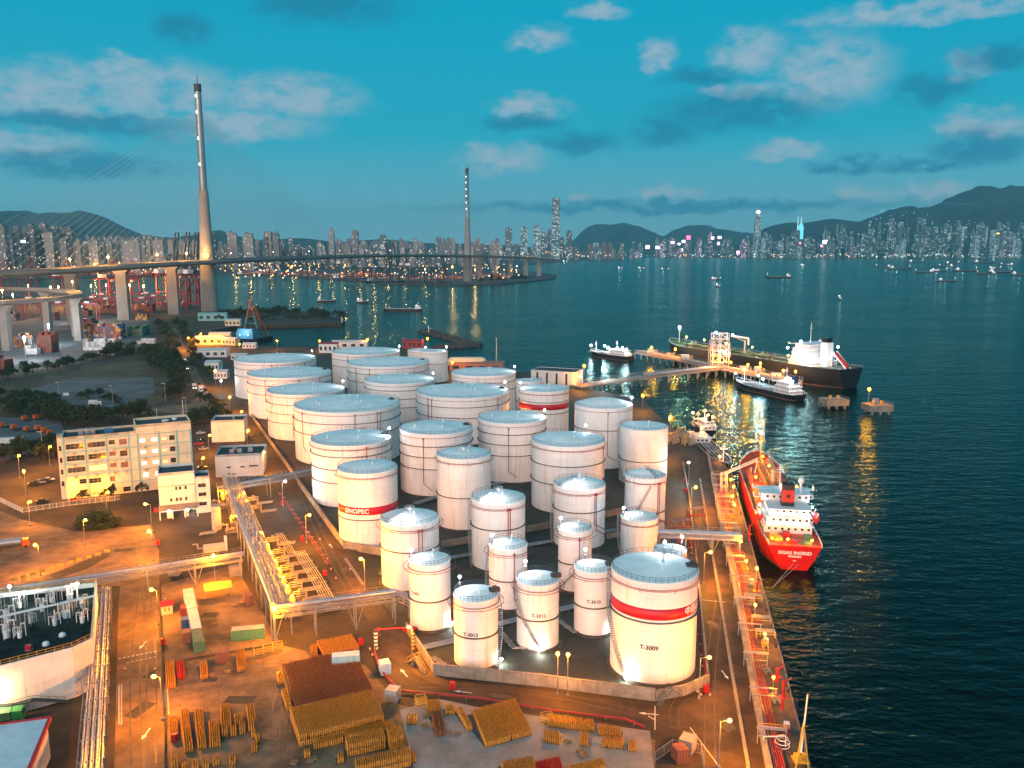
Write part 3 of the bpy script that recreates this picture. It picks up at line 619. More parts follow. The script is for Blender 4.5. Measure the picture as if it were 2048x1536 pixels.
for i in range(n_):
    a, b = Vector((*PT[i], Hc)), Vector((*PT[(i + 1) % n_], Hc)); L = (b - a).length; k = max(2, int(L / 1.5))
    for j in range(k): p = a.lerp(b, j / k); m.bar(p, p + Vector((0, 0, 1.1)), 0.06)
    for z in (0.55, 1.1): m.bar(a + Vector((0, 0, z)), b + Vector((0, 0, z)), 0.06)
m.build('railing', mt['yellow'], rv)
m = MB()
pA, pB = Vector((-25, -17, 0)), Vector((-1, -0.8, 0)); nf = Vector((0.56, -0.83, 0))
zz = [(0.02, 5.6), (0.28, 5.2), (0.36, 4.6), (0.66, 2.4), (0.78, 2.4), (0.98, 0.2)]
for (a, za), (b, zb) in zip(zz[:-1], zz[1:]):
    q0 = pA.lerp(pB, a) + nf * 1.0 + Vector((0, 0, za)); q1 = pA.lerp(pB, b) + nf * 1.0 + Vector((0, 0, zb)); k = max(3, int((q1 - q0).length / 0.45))
    for j in range(k + 1):
        p = q0.lerp(q1, j / k); m.box(p, (0.5, 1.0, 0.08), math.atan2(0.56, 0.83))
        if j % 3 == 0: m.bar(p + nf * .5, p + nf * .5 + Vector((0, 0, 1.1)), 0.05)
    m.bar(q0 + nf * .5 + Vector((0, 0, 1.1)), q1 + nf * .5 + Vector((0, 0, 1.1)), 0.06); m.bar(q0 + nf * .5, q1 + nf * .5, 0.07, 0.25); m.bar(q0 - nf * .45, q1 - nf * .45, 0.07, 0.25)
m.build('side_stair', mt['rail'], rv)
fl_ = pA.lerp(pB, 0.55) + nf * 0.8 + Vector((0, 0, 5.2)); MB().box(fl_, (0.7, 0.3, 0.5), 0.6).build('flood_lamp', mt['whitelamp'], rv); light(rv, fl_ + nf * 1.2, 4200, (1, 0.66, 0.28), 0.3)
def jetarm(loc, label, rz):
    t = thing('loading_pump', label, 'pump', loc, rz)
    m = MB(); m.tube((0, 0, 0), (0, 0, 1.3), 0.65, 12); m.tube((0, 0, 1.3), (0, 0, 1.6), 0.8, 12); m.build('pump_body', mt['white'], t)
    for k in range(4):
        a = k * 1.57 + .4; MB().path([(.5 * math.cos(a), .5 * math.sin(a), 1.5), (.5 * math.cos(a), .5 * math.sin(a), 2.6 + .4 * k), (1.6 * math.cos(a), 1.6 * math.sin(a), 2.6 + .4 * k), (1.6 * math.cos(a), 1.6 * math.sin(a), 0.2)], 0.12, 7).build('pipe', mt['white'], t)
    m = MB()
    for k in range(6): m.bar((1.2 * math.cos(k * 1.05), 1.2 * math.sin(k * 1.05), 2.4), (1.2 * math.cos(k * 1.05), 1.2 * math.sin(k * 1.05), 3.5), .06)
    m.torus(1.2, .05, 3.5, 12, 4); m.torus(1.2, .05, 2.4, 12, 4); m.build('platform_rail', mt['steel'], t); return t
DK = GZ + Hc - 0.86
for (a, b), lb_ in (((15, 1245), 'white pump cluster near the left frame edge on the dark reservoir deck'), ((132, 1235), 'white pump cluster at the right of the dark reservoir deck'), ((14, 1275), 'short white pump cluster in front on the reservoir deck'), ((140, 1200), 'white pump cluster at the back of the reservoir deck under the pipe bridge')):
    jetarm(G(a, b, DK), lb_, a * .1)
for k_, (a, b) in enumerate(((40, 1215), (62, 1245), (85, 1222), (105, 1205), (110, 1250), (165, 1215), (40, 1275), (165, 1245))):
    o_ = jetarm(G(a, b, DK), 'slim white riser group between the big pumps on the reservoir deck, %s from left' % nth(sorted((40, 62, 85, 105, 110, 165, 40.5, 165.5)).index((a + .5) if k_ > 5 else a)), a * .2); o_.scale = (.7, .7, .8)
for (a, b), lb_, c_ in (((92, 1290), 'white dome hatch lying on the dark reservoir deck', 'white'), ((125, 1272), 'white bent vent standing on the dark reservoir deck', 'white'), ((58, 1300), 'small red hose cabinet on the dark reservoir deck', 'red')):
    t = thing('deck_hatch', lb_, 'hatch', G(a, b, DK), 0)
    m = MB(); m.tube((0, 0, 0), (0, 0, .5), .75, 12, .65); m.sphere((0, 0, .5), .62, 12, 6, .5) if c_ == 'white' else m.box((0, 0, .6), (1.2, .7, 1.0)); m.build('hatch_body', mt[c_], t)
    MB().torus(.7, .07, .12, 14, 5).build('rim', mt['steel'], t)
for j, (p, q) in enumerate((((-5, 1236), (188, 1193)), ((-5, 1196), (150, 1172)))):
    a, b = G(*p, DK + 3.4), G(*q, DK + 3.4); t = thing('deck_gantry', ('front' if j == 0 else 'rear') + ' white pipe gantry crossing the dark reservoir deck', 'pipe gantry', (0, 0, 0))
    for w in (0, .5, 1.0): MB().tube(a + Vector((0, w, 0)), b + Vector((0, w, 0)), .11, 7).build('pipe', mt['white'], t)
    for k in range(7):
        p_ = a.lerp(b, (k + .3) / 7); MB().bar(p_ + Vector((0, -.1, -3.4)), p_ + Vector((0, -.1, 0)), .14).bar(p_ + Vector((0, 1.1, -3.4)), p_ + Vector((0, 1.1, 0)), .14).bar(p_ + Vector((0, -.3, -.15)), p_ + Vector((0, 1.3, -.15)), .14).build('support_frame', mt['steel'], t)
for (a, b) in ((22, 1178), (52, 1190), (157, 1172)):
    t = thing('deck_floodlight', 'white floodlight on a short mast above the reservoir deck, ' + {22: 'leftmost', 52: 'second', 157: 'rightmost'}[a] + ' of three', 'floodlight', G(a, b + 28, DK))
    MB().tube((0, 0, 0), (0, 0, 3.8), .08, 6).build('mast', mt['steel'], t); MB().sphere((0, 0, 4.0), .28, 10, 6).build('lamp', mt['whitelamp'], t); light(t, (0, 0, 4.0), 1500, (.92, 1, .88), .34)

# ================================================================== pipe racks
def rack(A, B, h, width, npipe, label, r=0.16, bent=9.0, truss=True, matl='pipe', big=None, name='pipe_rack', sect=1.0, side=1):
    A, B = Vector(A), Vector(B); A.z = B.z = GZ; d = B - A; L = d.length
    t = thing(name, label, 'pipe rack', A, math.atan2(d.y, d.x))
    nb = max(2, int(L / bent) + 1)
    for i in range(nb):
        x = L * i / (nb - 1) * .98 + L * .01; m = MB()
        for y in (0, width): m.bar((x, y, 0), (x, y, h), .28)
        m.bar((x, -.3, h - .15), (x, width + .3, h - .15), .26); m.bar((x, 0, h - 1.6), (x, width, h - 1.6), .2)
        if i % 2 == 0: m.bar((x, 0, .1), (x + 2.2, 0, h - .3), .14); m.bar((x, 0, .1), (x - 2.2, 0, h - .3), .14) if i else None
        m.build('support_frame', mt['steel'], t)
    if truss:
        for y in (-.1, width + .1):
            m = MB(); m.bar((0, y, h), (L, y, h), .16); m.bar((0, y, h - 1.5), (L, y, h - 1.5), .16); k = int(L / 1.8)
            for i in range(k): m.bar((L * i / k, y, h - (1.5 if i % 2 else 0)), (L * (i + 1) / k, y, h - (0 if i % 2 else 1.5)), .09)
            m.build('truss', mt['steel'], t)
    for i in range(npipe):
        y = width * (i + .5) / npipe; rr = .72 * r * (.7 + .6 * ((i * 37) % 5) / 5)
        if big and i == big[0]: rr = big[1]
        MB().tube((-.3, y, h + rr), (L + .3, y, h + rr), rr, 10).build('pipe', mt[matl], t)
        if i % 2 == 0: MB().tube((0, y, h - 1.3), (L, y, h - 1.3), r * .7, 8).build('lower_pipe', mt[matl], t)
    m = MB(); yy = width + .35; k = int(L / 2)
    for i in range(k + 1): m.bar((L * i / k, yy, h), (L * i / k, yy, h + 1.2), .06)
    for z in (.6, 1.2): m.bar((0, yy, h + z), (L, yy, h + z), .06)
    m.build('railing', mt['steel'], t)
    return t
rack(G(446, 962, 11), G(543, 1224, 11), 8.2, 4.6, 7, 'long elevated pipe rack with dark pipes running beside the pump manifold', .24, 9, big=(0, .55))
rack(G(545, 1228, 11), G(792, 1194, 11), 7.4, 3.2, 4, 'short elevated pipe rack with a thick shiny silver pipe', .2, 8, big=(1, .62))
rack(G(440, 972, 12), G(632, 936, 12), 7.2, 3.0, 6, 'slender truss pipe bridge crossing the inner road towards the tank row', .16, 13)
rack(G(-30, 1190, 11), G(486, 1110, 11), 6.8, 3.2, 6, 'pipe bridge spanning the entrance road from the reservoir', .22, 12, big=(2, .45))
rack(G(204, 1560, 10), G(221, 1168, 10), 5.2, 3.6, 8, 'pipe rack running along the left kerb of the entrance road', .2, 7, truss=False)
rack(G(1318, 1066, 10), G(1482, 1072, 10), 6.0, 3.0, 7, 'pipe bridge over the quay road behind the large front tank', .24, 8)
rack(G(786, 1192, 8), G(850, 1222, 8), 4.4, 3.2, 6, 'stepped end of the silver pipe rack beside the slim left tank', .22, 5, truss=False)
# ground-level pipe tracks in the farm
def track(pts, n, label, matl, gap=.6, r=.18, z=.6, name='pipe_track'):
    t = thing(name, label, 'pipeline', (0, 0, 0)); P_ = [G(*p) for p in pts]
    for i in range(n):
        off_ = []
        for k, p in enumerate(P_):
            a = P_[max(0, k - 1)]; b = P_[min(len(P_) - 1, k + 1)]; d = (b - a); d.z = 0; d.normalize(); off_.append(p + Vector((-d.y, d.x, 0)) * (i - n / 2) * gap + Vector((0, 0, z)))
        m = MB(); m.path(off_, r, 8)
        for p in off_[1:-1]: m.sphere(p, r * 1.02, 8, 5)
        m.build('pipe', mt[matl], t)
    m = MB()
    for a, b in zip(P_[:-1], P_[1:]):
        k = max(1, int((b - a).length / 5)); d = (b - a).normalized(); q = Vector((-d.y, d.x, 0)) * (n * gap / 2 + .2)
        for j in range(k): p = a.lerp(b, (j + .5) / k); m.bar(p - q + Vector((0, 0, z - r - .1)), p + q + Vector((0, 0, z - r - .1)), .25); m.bar(p - q * .8, p - q * .8 + Vector((0, 0, z - r)), .2); m.bar(p + q * .8, p + q * .8 + Vector((0, 0, z - r)), .2)
    o = m.build('sleepers', mt['conc'], t); o['kind'] = 'stuff'; return t
track([(840, 1300), (905, 1285), (1000, 1250), (1150, 1215), (1210, 1200)], 4, 'ground pipes with red panels threading between the front row tanks', 'pipe')
track([(806, 1265), (905, 1243)], 2, 'broad red fire main beside the left front tank', 'redpipe', .8, .34)
track([(868, 1318), (905, 1345), (930, 1350), (950, 1340)], 3, 'bent grey pipes at the foot of the tank marked thirteen', 'steel', .5, .12)
track([(1005, 1270), (1030, 1300), (1060, 1298)], 3, 'bent grey pipes at the foot of the tank marked twelve', 'steel', .5, .12)
track([(1120, 1245), (1150, 1268), (1165, 1264)], 3, 'bent grey pipes at the foot of the tank marked ten', 'steel', .5, .12)
track([(830, 1010), (890, 990), (1000, 968), (1150, 935), (1240, 918)], 5, 'ground pipes between the second and third tank rows', 'steel')
track([(890, 1120), (1060, 1092), (1230, 1062)], 4, 'ground pipes behind the front tanks in mid farm', 'steel')
track([(760, 1260), (752, 1310), (764, 1345), (800, 1385), (960, 1400), (1100, 1424), (1250, 1442), (1290, 1458)], 1, 'red fire main curving along the cylinder yard fence', 'redpipe', .5, .22)
track([(1412, 1370), (1404, 1280), (1392, 1180), (1380, 1060)], 2, 'red fire main along the kerb of the quay road', 'redpipe', .5, .2)
track([(560, 985), (625, 1080), (660, 1130)], 2, 'thin red pipes along the inner road beside the dark lawn', 'redpipe', .7, .1, .35)
# ================================================================== pump manifold
mt['mpipe'] = mat('buff_pipe_paint', (0.40, 0.35, 0.27), 0.45, 0.1, 0.2)
def pumpset(loc, rz, label, lamp=True):
    t = thing('pump_set', label, 'pump', loc, rz, 'pump sets of the orange-lit manifold')
    MB().bx(-1.2, 2.4, -1.4, 1.4, 0, .4).build('plinth', mt['conc'], t)
    MB().tube((-.6, 0, 1.0), (.8, 0, 1.0), .5, 12).tube((.8, 0, 1), (1.2, 0, 1), .3, 10).build('motor', mt['mpipe'], t)
    MB().sphere((1.7, 0, 1.0), .62, 12, 8).tube((1.7, 0, 1), (1.7, 0, 2.2), .25, 8).build('pump_casing', mt['mpipe'], t)
    for k in range(3):
        y = -1.0 + k; x0 = 2.2 + .3 * k
        m = MB(); m.path([(x0 - 1, y, .6), (x0 - 1, y, 2.4 + .25 * k), (x0 + 2.4, y, 2.4 + .25 * k), (x0 + 2.4, y, .7), (x0 + 7.6, y, .7)], .15, 7)
        m.torus(.42, .06, 2.9 + .25 * k, 10, 4, (x0 + .8, y)); m.tube((x0 + .8, y, 2.4 + .25 * k), (x0 + .8, y, 2.95 + .25 * k), .06, 5); m.build('pipe_loop', mt['mpipe'], t)
    for k in range(4):
        y = -1.5 + k; m = MB(); m.path([(-4.4, y, .6), (-4.4, y, 3.0), (-1.2, y, 3.0), (-1.2, y, .8)], .13, 6); m.build('suction_pipe', mt['mpipe'], t)
    m = MB(); m.bx(-.2, .6, -1.6, 1.6, 3.4, 3.5)
    for y in (-1.5, 1.5): m.bar((.2, y, .4), (.2, y, 4.4), .1); m.bar((-.2, y, 4.4), (.6, y, 4.4), .06)
    m.bar((.6, -1.6, 4.4), (.6, 1.6, 4.4), .06); m.bar((-.2, -1.6, 4.4), (-.2, 1.6, 4.4), .06); m.build('walkway', mt['yellow'], t)
    if lamp:
        MB().tube((.2, 0, 3.4), (.2, 0, 5.0), .06, 6).build('lamp_post', mt['steel'], t); MB().sphere((.2, 0, 5.15), .24, 10, 6).build('lamp', mt['sodium'], t); light(t, (.2, 0, 5.15), 6500, SOD, .29)
    return t
LM = [(522, 1066), (534, 1089), (541, 1105), (549, 1121), (556.6, 1137.6), (564.7, 1154.6), (573, 1173), (582.5, 1193)]
d_ = G(582.5, 1193, 9) - G(522, 1066, 9); ar = math.atan2(d_.y, d_.x) + math.pi / 2
for i, p in enumerate(LM): pumpset(G(p[0], p[1], GZ + 5.1) * 1.0 - Vector((0, 0, 5.1)), ar, 'yellow-lit pump set with looped pipes, %s from the far end of the manifold' % nth(i))
for i, p in enumerate(((486, 986), (492, 1002))): pumpset(G(p[0], p[1], GZ + 5.1) - Vector((0, 0, 5.1)), ar, 'yellow-lit pump set beside the slender truss bridge, %s one' % ('farther', 'nearer')[i])
for i, p in enumerate(((446, 987), (464, 1033))): pumpset(G(p[0], p[1], GZ + 5.1) - Vector((0, 0, 5.1)), ar + math.pi, 'yellow-lit pump set left of the long pipe rack, %s one' % ('farther', 'nearer')[i])
track([(600, 1106), (635, 1160), (652, 1190), (668, 1225)], 6, 'bundle of yellow header pipes beside the pump manifold', 'mpipe', .62, .13)
track([(560, 1070), (588, 1112)], 4, 'short bundle of yellow header pipes at the far end of the manifold', 'mpipe', .65, .13)
t = thing('process_column', 'grey cylindrical vessel beside the white annex building', 'vessel', G(434, 1058))
MB().tube((0, 0, 0), (0, 0, 8), 1.5, 24).build('shell', mt['concl'], t); MB().torus(1.55, .12, 6.4, 24, 5).torus(1.55, .12, 8, 24, 5).build('ring', mt['steel'], t)
m = MB()
for k in range(10): m.bar((1.5 * math.cos(k * .63), 1.5 * math.sin(k * .63), 8), (1.5 * math.cos(k * .63), 1.5 * math.sin(k * .63), 9.1), .06)
m.torus(1.5, .05, 9.1, 20, 4).build('railing', mt['steel'], t)
t = thing('cream_skid', 'cream walled equipment skid beside the end of the pipe bridge', 'equipment', G(428, 1103), .4)
MB().bx(-3, 3, -1.2, 1.2, .2, 2.2).build('casing', mt['cream'], t); MB().bx(3.1, 3.9, -.8, .8, 0, 4.4).build('stack', mt['bwhite'], t); MB().path([(-3, 0, 1.5), (-4.5, 0, 1.5), (-4.5, 0, 3), (-6, 0, 3)], .2, 8).build('pipe', mt['mpipe'], t)
# ================================================================== bund walls built from panels
mt['bwall'] = mat('stained_bund_wall', (0.25, 0.22, 0.18), 0.9, 0, 0.3, 0.3, 0.2, 3, streak=0.6)
def wall(pts, h, label, th=.35, panel=4.0, name='bund_wall', wm='bwall'):
    t = thing(name, label, 'wall', (0, 0, 0)); P_ = [G(*p) for p in pts]
    for a, b in zip(P_[:-1], P_[1:]):
        k = max(1, round((b - a).length / panel)); d = (b - a) / k
        for j in range(k):
            p, q = a + d * j, a + d * (j + 1); g = d.normalized() * .03
            MB().bar(p + g + Vector((0, 0, h / 2)), q - g + Vector((0, 0, h / 2)), th, h).build('panel', mt[wm], t)
        MB().bar(a + Vector((0, 0, h + .06)), b + Vector((0, 0, h + .06)), th + .15, .1).build('coping', mt[wm], t)
    return t
wall([(868, 1350), (1080, 1372), (1310, 1402)], 2.6, 'stained concrete bund wall along the curve in front of the tank farm')
wall([(1310, 1402), (1370, 1390), (1418, 1368)], 2.2, 'short yellow-lit bund wall at the corner by the large front tank')
wall([(1416, 1366), (1404, 1250), (1392, 1120), (1378, 1000), (1366, 930)], 1.6, 'low bund wall between the tanks and the quay road')
wall([(868, 1348), (838, 1300), (812, 1262)], 2.2, 'short bund wall beside the red stair at the front left corner')
wall([(596, 968), (640, 1030), (688, 1098), (768, 1112)], 2.4, 'orange-lit bund wall along the inner road below the lettered tank')
wall([(500, 830), (545, 893), (594, 962)], 1.8, 'low bund wall along the left tank row')
wall([(884, 1095), (960, 1082), (1100, 1056)], 2.0, 'inner bund wall behind the domed middle tanks')
wall([(1186, 1040), (1260, 1024)], 2.0, 'short orange inner bund wall below the broad two-ringed tank')
wall([(1212, 1078), (1270, 1068), (1330, 1040)], 1.6, 'inner bund wall leading to the quay road')
wall([(1500, 1560), (1462, 1340), (1440, 1200), (1416, 1060), (1400, 960)], .6, 'low kerb wall along the water side of the quay road', .5, 6, 'kerb_wall')
# ================================================================== road markings
def paint(px_, pts, name='road_arrow', ang=0, s=1.0):
    c = G(*px_); m = MB(); r = Matrix.Rotation(ang, 2)
    q = [r @ Vector(p) * s for p in pts]; m.sheet([(c.x + a.x, c.y + a.y) for a in q], GZ + .052); o = m.build(name, mt['paint']); struct(o); return o
ARR = [(-.12, -2), (.12, -2), (.12, .6), (.45, .6), (0, 2), (-.45, .6), (-.12, .6)]
for p, a in (((286, 1290), math.pi), ((292, 1468), math.pi), ((1450, 1350), math.pi + .12), ((925, 1384), 1.35), ((808, 1346), .5), ((1297, 1428), 1.4), ((662, 1092), .5)): paint(p, ARR, ang=a)
def line(p, q, w=.15, dash=0, name='road_line'):
    a, b = G(*p), G(*q); d = b - a; L = d.length; d.normalize(); n = Vector((-d.y, d.x, 0)) * w / 2; m = MB()
    k = int(L / dash) if dash else 1
    for i in range(k):
        s0 = a + d * (L * i / k); s1 = a + d * (L * (i + (.55 if dash else 1)) / k); m.sheet([((s0 + n).x, (s0 + n).y), ((s1 + n).x, (s1 + n).y), ((s1 - n).x, (s1 - n).y), ((s0 - n).x, (s0 - n).y)], GZ + .05)
    struct(m.build(name, mt['paint']))
for p, q, w, dsh in (((237, 1318), (316, 1302), .35, .9), ((253, 1326), (316, 1313), .25, .9), ((238, 1370), (238, 1450), .25, .5), ((243, 1370), (243, 1450), .25, .5), ((334, 1372), (338, 1430), .25, .5),
                     ((689, 1117), (725, 1170), .2, .5), ((692, 1116), (728, 1169), .2, .5), ((1405, 1200), (1452, 1205), .15, 0), ((1296, 1432), (1310, 1440), .2, 0), ((330, 1340), (330, 1540), .12, 0), ((1380, 1455), (1440, 1536), .12, 0), ((1310, 1412), (1310, 1460), .15, 0),
                     ((430, 800), (240, 832), .15, 0), ((372, 770), (395, 767), .3, 0)): line(p, q, w, dsh)
# slab joints of the yard: thin dark strips
for p, q in (((420, 1300), (445, 1420)), ((500, 1285), (540, 1420)), ((340, 1395), (560, 1345)), ((430, 1470), (580, 1430)), ((232, 1395), (330, 1373))):
    a, b = G(*p), G(*q); d = (b - a).normalized(); n = Vector((-d.y, d.x, 0)) * .06; struct(MB().sheet([tuple((a + n)[:2]), tuple((b + n)[:2]), tuple((b - n)[:2]), tuple((a - n)[:2])], GZ + .045).build('slab_joint', mt['dark']))
# ================================================================== gas cylinders
mt['cyl_y'] = mat('yellow_cylinder', (0.55, 0.235, 0.03), 0.45, 0.1, 0.45, 2.2)
mt['cyl_b'] = mat('rusty_cylinder', (0.26, 0.095, 0.04), 0.5, 0.1, 0.5, 1.8)
mt['cyl_r'] = mat('red_cylinder', (0.50, 0.02, 0.015), 0.45, 0.1, 0.3, 2)
def zq(reg, x, y):
    if reg == 'a': return (320 + x / 3.793, 1200 + y / 3.793)
    return (740 + x / 2.926, 1280 + y / 2.926)
_cyl = {}
def cylstack(reg, fl, fr, bl, label, layers=1, matl='cyl_y'):
    h = 1.3 * layers; z = GZ + h
    A, B, D = G(*zq(reg, *fl), z), G(*zq(reg, *fr), z), G(*zq(reg, *bl), z)
    ux = B - A; W_ = ux.length; ux.normalize(); uy = Vector((-ux.y, ux.x, 0)); Dp = max(.9, (D - A).dot(uy)); sh = 0
    t = thing('cylinder_stack', label, 'gas cylinders', (A.x, A.y, GZ), math.atan2(ux.y, ux.x), 'stacks of gas cylinders in the yard')
    sp = .40; nx = max(2, int(W_ / sp)); ny = max(2, int(Dp / sp)); skew = (D - A).dot(ux) / max(ny, 1)
    m = MB(); rnd = random.Random(label); n = 6
    for L in range(layers):
        for j in range(ny):
            for i in range(nx):
                if L < layers - 1 and 0 < j and 0 < i < nx - 1: continue
                if L == layers - 1 and rnd.random() < .012: continue
                x = i * sp + skew * j + rnd.uniform(-.02, .02); y = j * sp + rnd.uniform(-.02, .02); z0 = L * 1.3 + rnd.uniform(0, .04)
                v = []
                for r, zz in ((.17, .04), (.17, .98), (.06, 1.14), (.085, 1.16), (.085, 1.28)):
                    for k in range(n): a = 6.283 * k / n; v.append((x + r * math.cos(a), y + r * math.sin(a), z0 + zz))
                f = [(q * n + k, q * n + (k + 1) % n, (q + 1) * n + (k + 1) % n, (q + 1) * n + k) for q in range(4) for k in range(n)]
                m.add(v, f, True); m.add(v[-n:], [tuple(range(n))])
    c = m.build('cylinders', mt[matl], t); c['kind'] = 'stuff'
    MB().bx(-.25, nx * sp - .15, -.25, ny * sp - .15, 0, .05).build('pallet_base', mt['dark'], t)
    return t
CS = [('a', (1030, 790), (1620, 650), (930, 470), 'wide rusty brown cylinder stack in the middle of the yard', 1, 'cyl_b'), ('a', (1240, 390), (1525, 330), (1190, 300), 'orange cylinder stack behind the white and blue container', 1, 'cyl_y'),
      ('a', (1060, 1015), (1720, 850), (985, 800), 'widest yellow cylinder stack, in front of the rusty brown stack', 2, 'cyl_y'), ('a', (1170, 1085), (1410, 1030), (1165, 1050), 'narrow row of yellow cylinders in front of the widest stack', 1, 'cyl_y'),
      ('a', (1405, 1010), (1795, 925), (1390, 965), 'strip of yellow cylinders at the right front of the widest stack', 1, 'cyl_y'), ('a', (1425, 1090), (1725, 1020), (1405, 1020), 'double-layer yellow stack near the bottom right of the cluster', 2, 'cyl_y'),
      ('a', (1745, 1040), (1855, 1010), (1720, 960), 'small double-layer yellow stack by the pale slab edge', 2, 'cyl_y'), ('a', (1490, 1250), (1925, 1150), (1480, 1180), 'yellow cylinder stack cut by the bottom frame edge, left of the pale slab', 2, 'cyl_y'),
      ('a', (1100, 1150), (1165, 1135), (1094, 1115), 'small block of yellow cylinders left of the narrow row', 1, 'cyl_y'), ('a', (1355, 1190), (1412, 1175), (1350, 1140), 'small loose block of yellow cylinders before the double-layer stack', 1, 'cyl_y'),
      ('a', (82, 1020), (165, 1005), (72, 868), 'leftmost long yellow column of cylinders in the left yard', 1, 'cyl_y'), ('a', (190, 1110), (278, 1095), (160, 815), 'longest yellow column in the left yard, second from the fence', 1, 'cyl_y'),
      ('a', (292, 1085), (376, 1072), (265, 815), 'long yellow column in the left yard, third from the fence', 1, 'cyl_y'), ('a', (382, 1075), (475, 1062), (375, 905), 'shorter yellow column in the left yard, fourth from the fence', 1, 'cyl_y'),
      ('a', (470, 930), (555, 915), (460, 780), 'yellow block at the back right of the left yard', 1, 'cyl_y'), ('a', (572, 905), (645, 890), (565, 845), 'small striped yellow block between two larger blocks', 1, 'cyl_y'), ('a', (670, 880), (735, 868), (655, 780), 'slanted yellow block nearest the central lane', 1, 'cyl_y'),
      ('a', (475, 1000), (535, 988), (472, 950), 'first of the small yellow pallets in a row', 1, 'cyl_y'), ('a', (541, 988), (604, 974), (538, 935), 'second of the small yellow pallets in a row', 1, 'cyl_y'), ('a', (608, 970), (670, 957), (605, 918), 'third of the small yellow pallets in a row', 1, 'cyl_y'), ('a', (676, 950), (736, 935), (672, 895), 'fourth of the small yellow pallets in a row', 1, 'cyl_y'),
      ('a', (700, 1000), (745, 990), (693, 950), 'yellow pallet at the corner of the left yard row', 1, 'cyl_y'), ('a', (735, 1045), (770, 1036), (728, 1000), 'yellow pallet just below the corner pallet', 1, 'cyl_y'), ('a', (697, 1110), (765, 1094), (700, 1062), 'yellow pallet standing alone on the dark patch', 1, 'cyl_y'),
      ('a', (90, 1200), (155, 1188), (85, 1160), 'yellow pallet beside the red drum by the fence', 1, 'cyl_y'), ('a', (530, 1205), (590, 1192), (533, 1152), 'yellow pallet at the right end of the bottom row', 1, 'cyl_y'), ('a', (525, 1290), (580, 1278), (525, 1245), 'yellow pallet cut by the bottom edge near the central lane', 1, 'cyl_y'),
      ('a', (50, 632), (128, 616), (42, 455), 'tall yellow column against the fence beside the entrance road', 1, 'cyl_y'), ('a', (135, 560), (205, 545), (125, 450), 'red block of cylinders beside the fence column', 1, 'cyl_r'), ('a', (312, 560), (380, 545), (305, 455), 'yellow and dark cage block right of the red block', 1, 'cyl_y'), ('a', (590, 505), (665, 488), (580, 380), 'yellow block in front of the empty wire cages', 1, 'cyl_y'),
      ('a', (900, 600), (945, 590), (888, 540), 'slim yellow stack left of the rusty brown stack', 1, 'cyl_y'), ('a', (965, 800), (1015, 790), (925, 670), 'slim yellow stack at the left corner of the widest stack', 1, 'cyl_y'), ('a', (1150, 395), (1215, 380), (1140, 330), 'small bright yellow block left of the orange stack', 1, 'cyl_y'),
      ('b', (680, 590), (950, 515), (600, 395), 'broad yellow stack standing on the pale slab', 1, 'cyl_y'), ('b', (570, 495), (615, 485), (505, 385), 'narrow yellow stack beside the broad stack on the pale slab', 1, 'cyl_y'), ('b', (222, 460), (284, 455), (220, 420), 'lone yellow pallet at the left of the pale slab', 1, 'cyl_y'), ('b', (388, 525), (452, 515), (360, 405), 'narrow brown column on the pale slab', 1, 'cyl_b'),
      ('b', (445, 405), (508, 398), (442, 365), 'small yellow block at the fire main behind the pale slab', 1, 'cyl_y'), ('b', (335, 385), (425, 378), (338, 338), 'yellow cylinders in cages near the fire main', 1, 'cyl_y'), ('b', (1045, 470), (1335, 505), (1040, 420), 'long yellow row along the road edge of the right slab', 1, 'cyl_y'), ('b', (1340, 520), (1480, 540), (1340, 478), 'shorter yellow row at the right end of the road edge', 1, 'cyl_y'),
      ('b', (1515, 610), (1572, 612), (1515, 570), 'last yellow pallet at the right end of the slab', 1, 'cyl_y'), ('b', (1020, 560), (1120, 575), (1022, 505), 'loose yellow bundles left in front of the long row', 1, 'cyl_y'), ('b', (1230, 580), (1290, 585), (1240, 520), 'loose yellow bundles in the middle before the long row', 1, 'cyl_y'), ('b', (1360, 590), (1500, 600), (1370, 550), 'loose yellow bundles at the right before the long row', 1, 'cyl_y'),
      ('b', (790, 775), (985, 740), (770, 690), 'yellow stack cut by the bottom edge left of the red stack', 1, 'cyl_y'), ('b', (990, 770), (1140, 735), (965, 690), 'dark red stack cut by the bottom edge', 1, 'cyl_r'), ('b', (1170, 775), (1390, 720), (1145, 720), 'yellow stack cut by the bottom edge right of the red stack', 1, 'cyl_y'), ('b', (240, 680), (280, 672), (235, 635), 'few yellow cylinders at the left edge of the pale slab', 1, 'cyl_y')]
for c in CS: cylstack(*c)
for k in range(5): cylstack('a', (95 + 78 * k, 1285 - 18 * k), (165 + 78 * k, 1270 - 18 * k), (92 + 78 * k, 1232 - 16 * k), 'yellow pallet of the bottom left row, %s from the fence' % nth(k))
# empty wire cages
cg = thing('wire_cage', 'empty wire cage beside the central lane, leftmost of three', 'cage', G(509, 1316), math.atan2(5, 12), 'empty cylinder cages')
m = MB()
for x in (0, 2.1):
    for y in (0, 1.6): m.bar((x, y, 0), (x, y, 1.9), .08)
for z in (.1, .7, 1.3, 1.9):
    m.bar((0, 0, z), (2.1, 0, z), .06); m.bar((0, 1.6, z), (2.1, 1.6, z), .06); m.bar((0, 0, z), (0, 1.6, z), .06); m.bar((2.1, 0, z), (2.1, 1.6, z), .06)
for i in range(1, 5): m.bar((2.1 * i / 5, 0, .1), (2.1 * i / 5, 0, 1.9), .04)
m.build('cage_frame', mt['yellow'], cg); MB().bx(0, 2.1, 0, 1.6, .04, .12).build('floor', mt['dark'], cg)
dup(cg, G(528, 1311), label='empty wire cage beside the central lane, middle of three'); dup(cg, G(547, 1306), label='empty wire cage beside the central lane, rightmost of three')
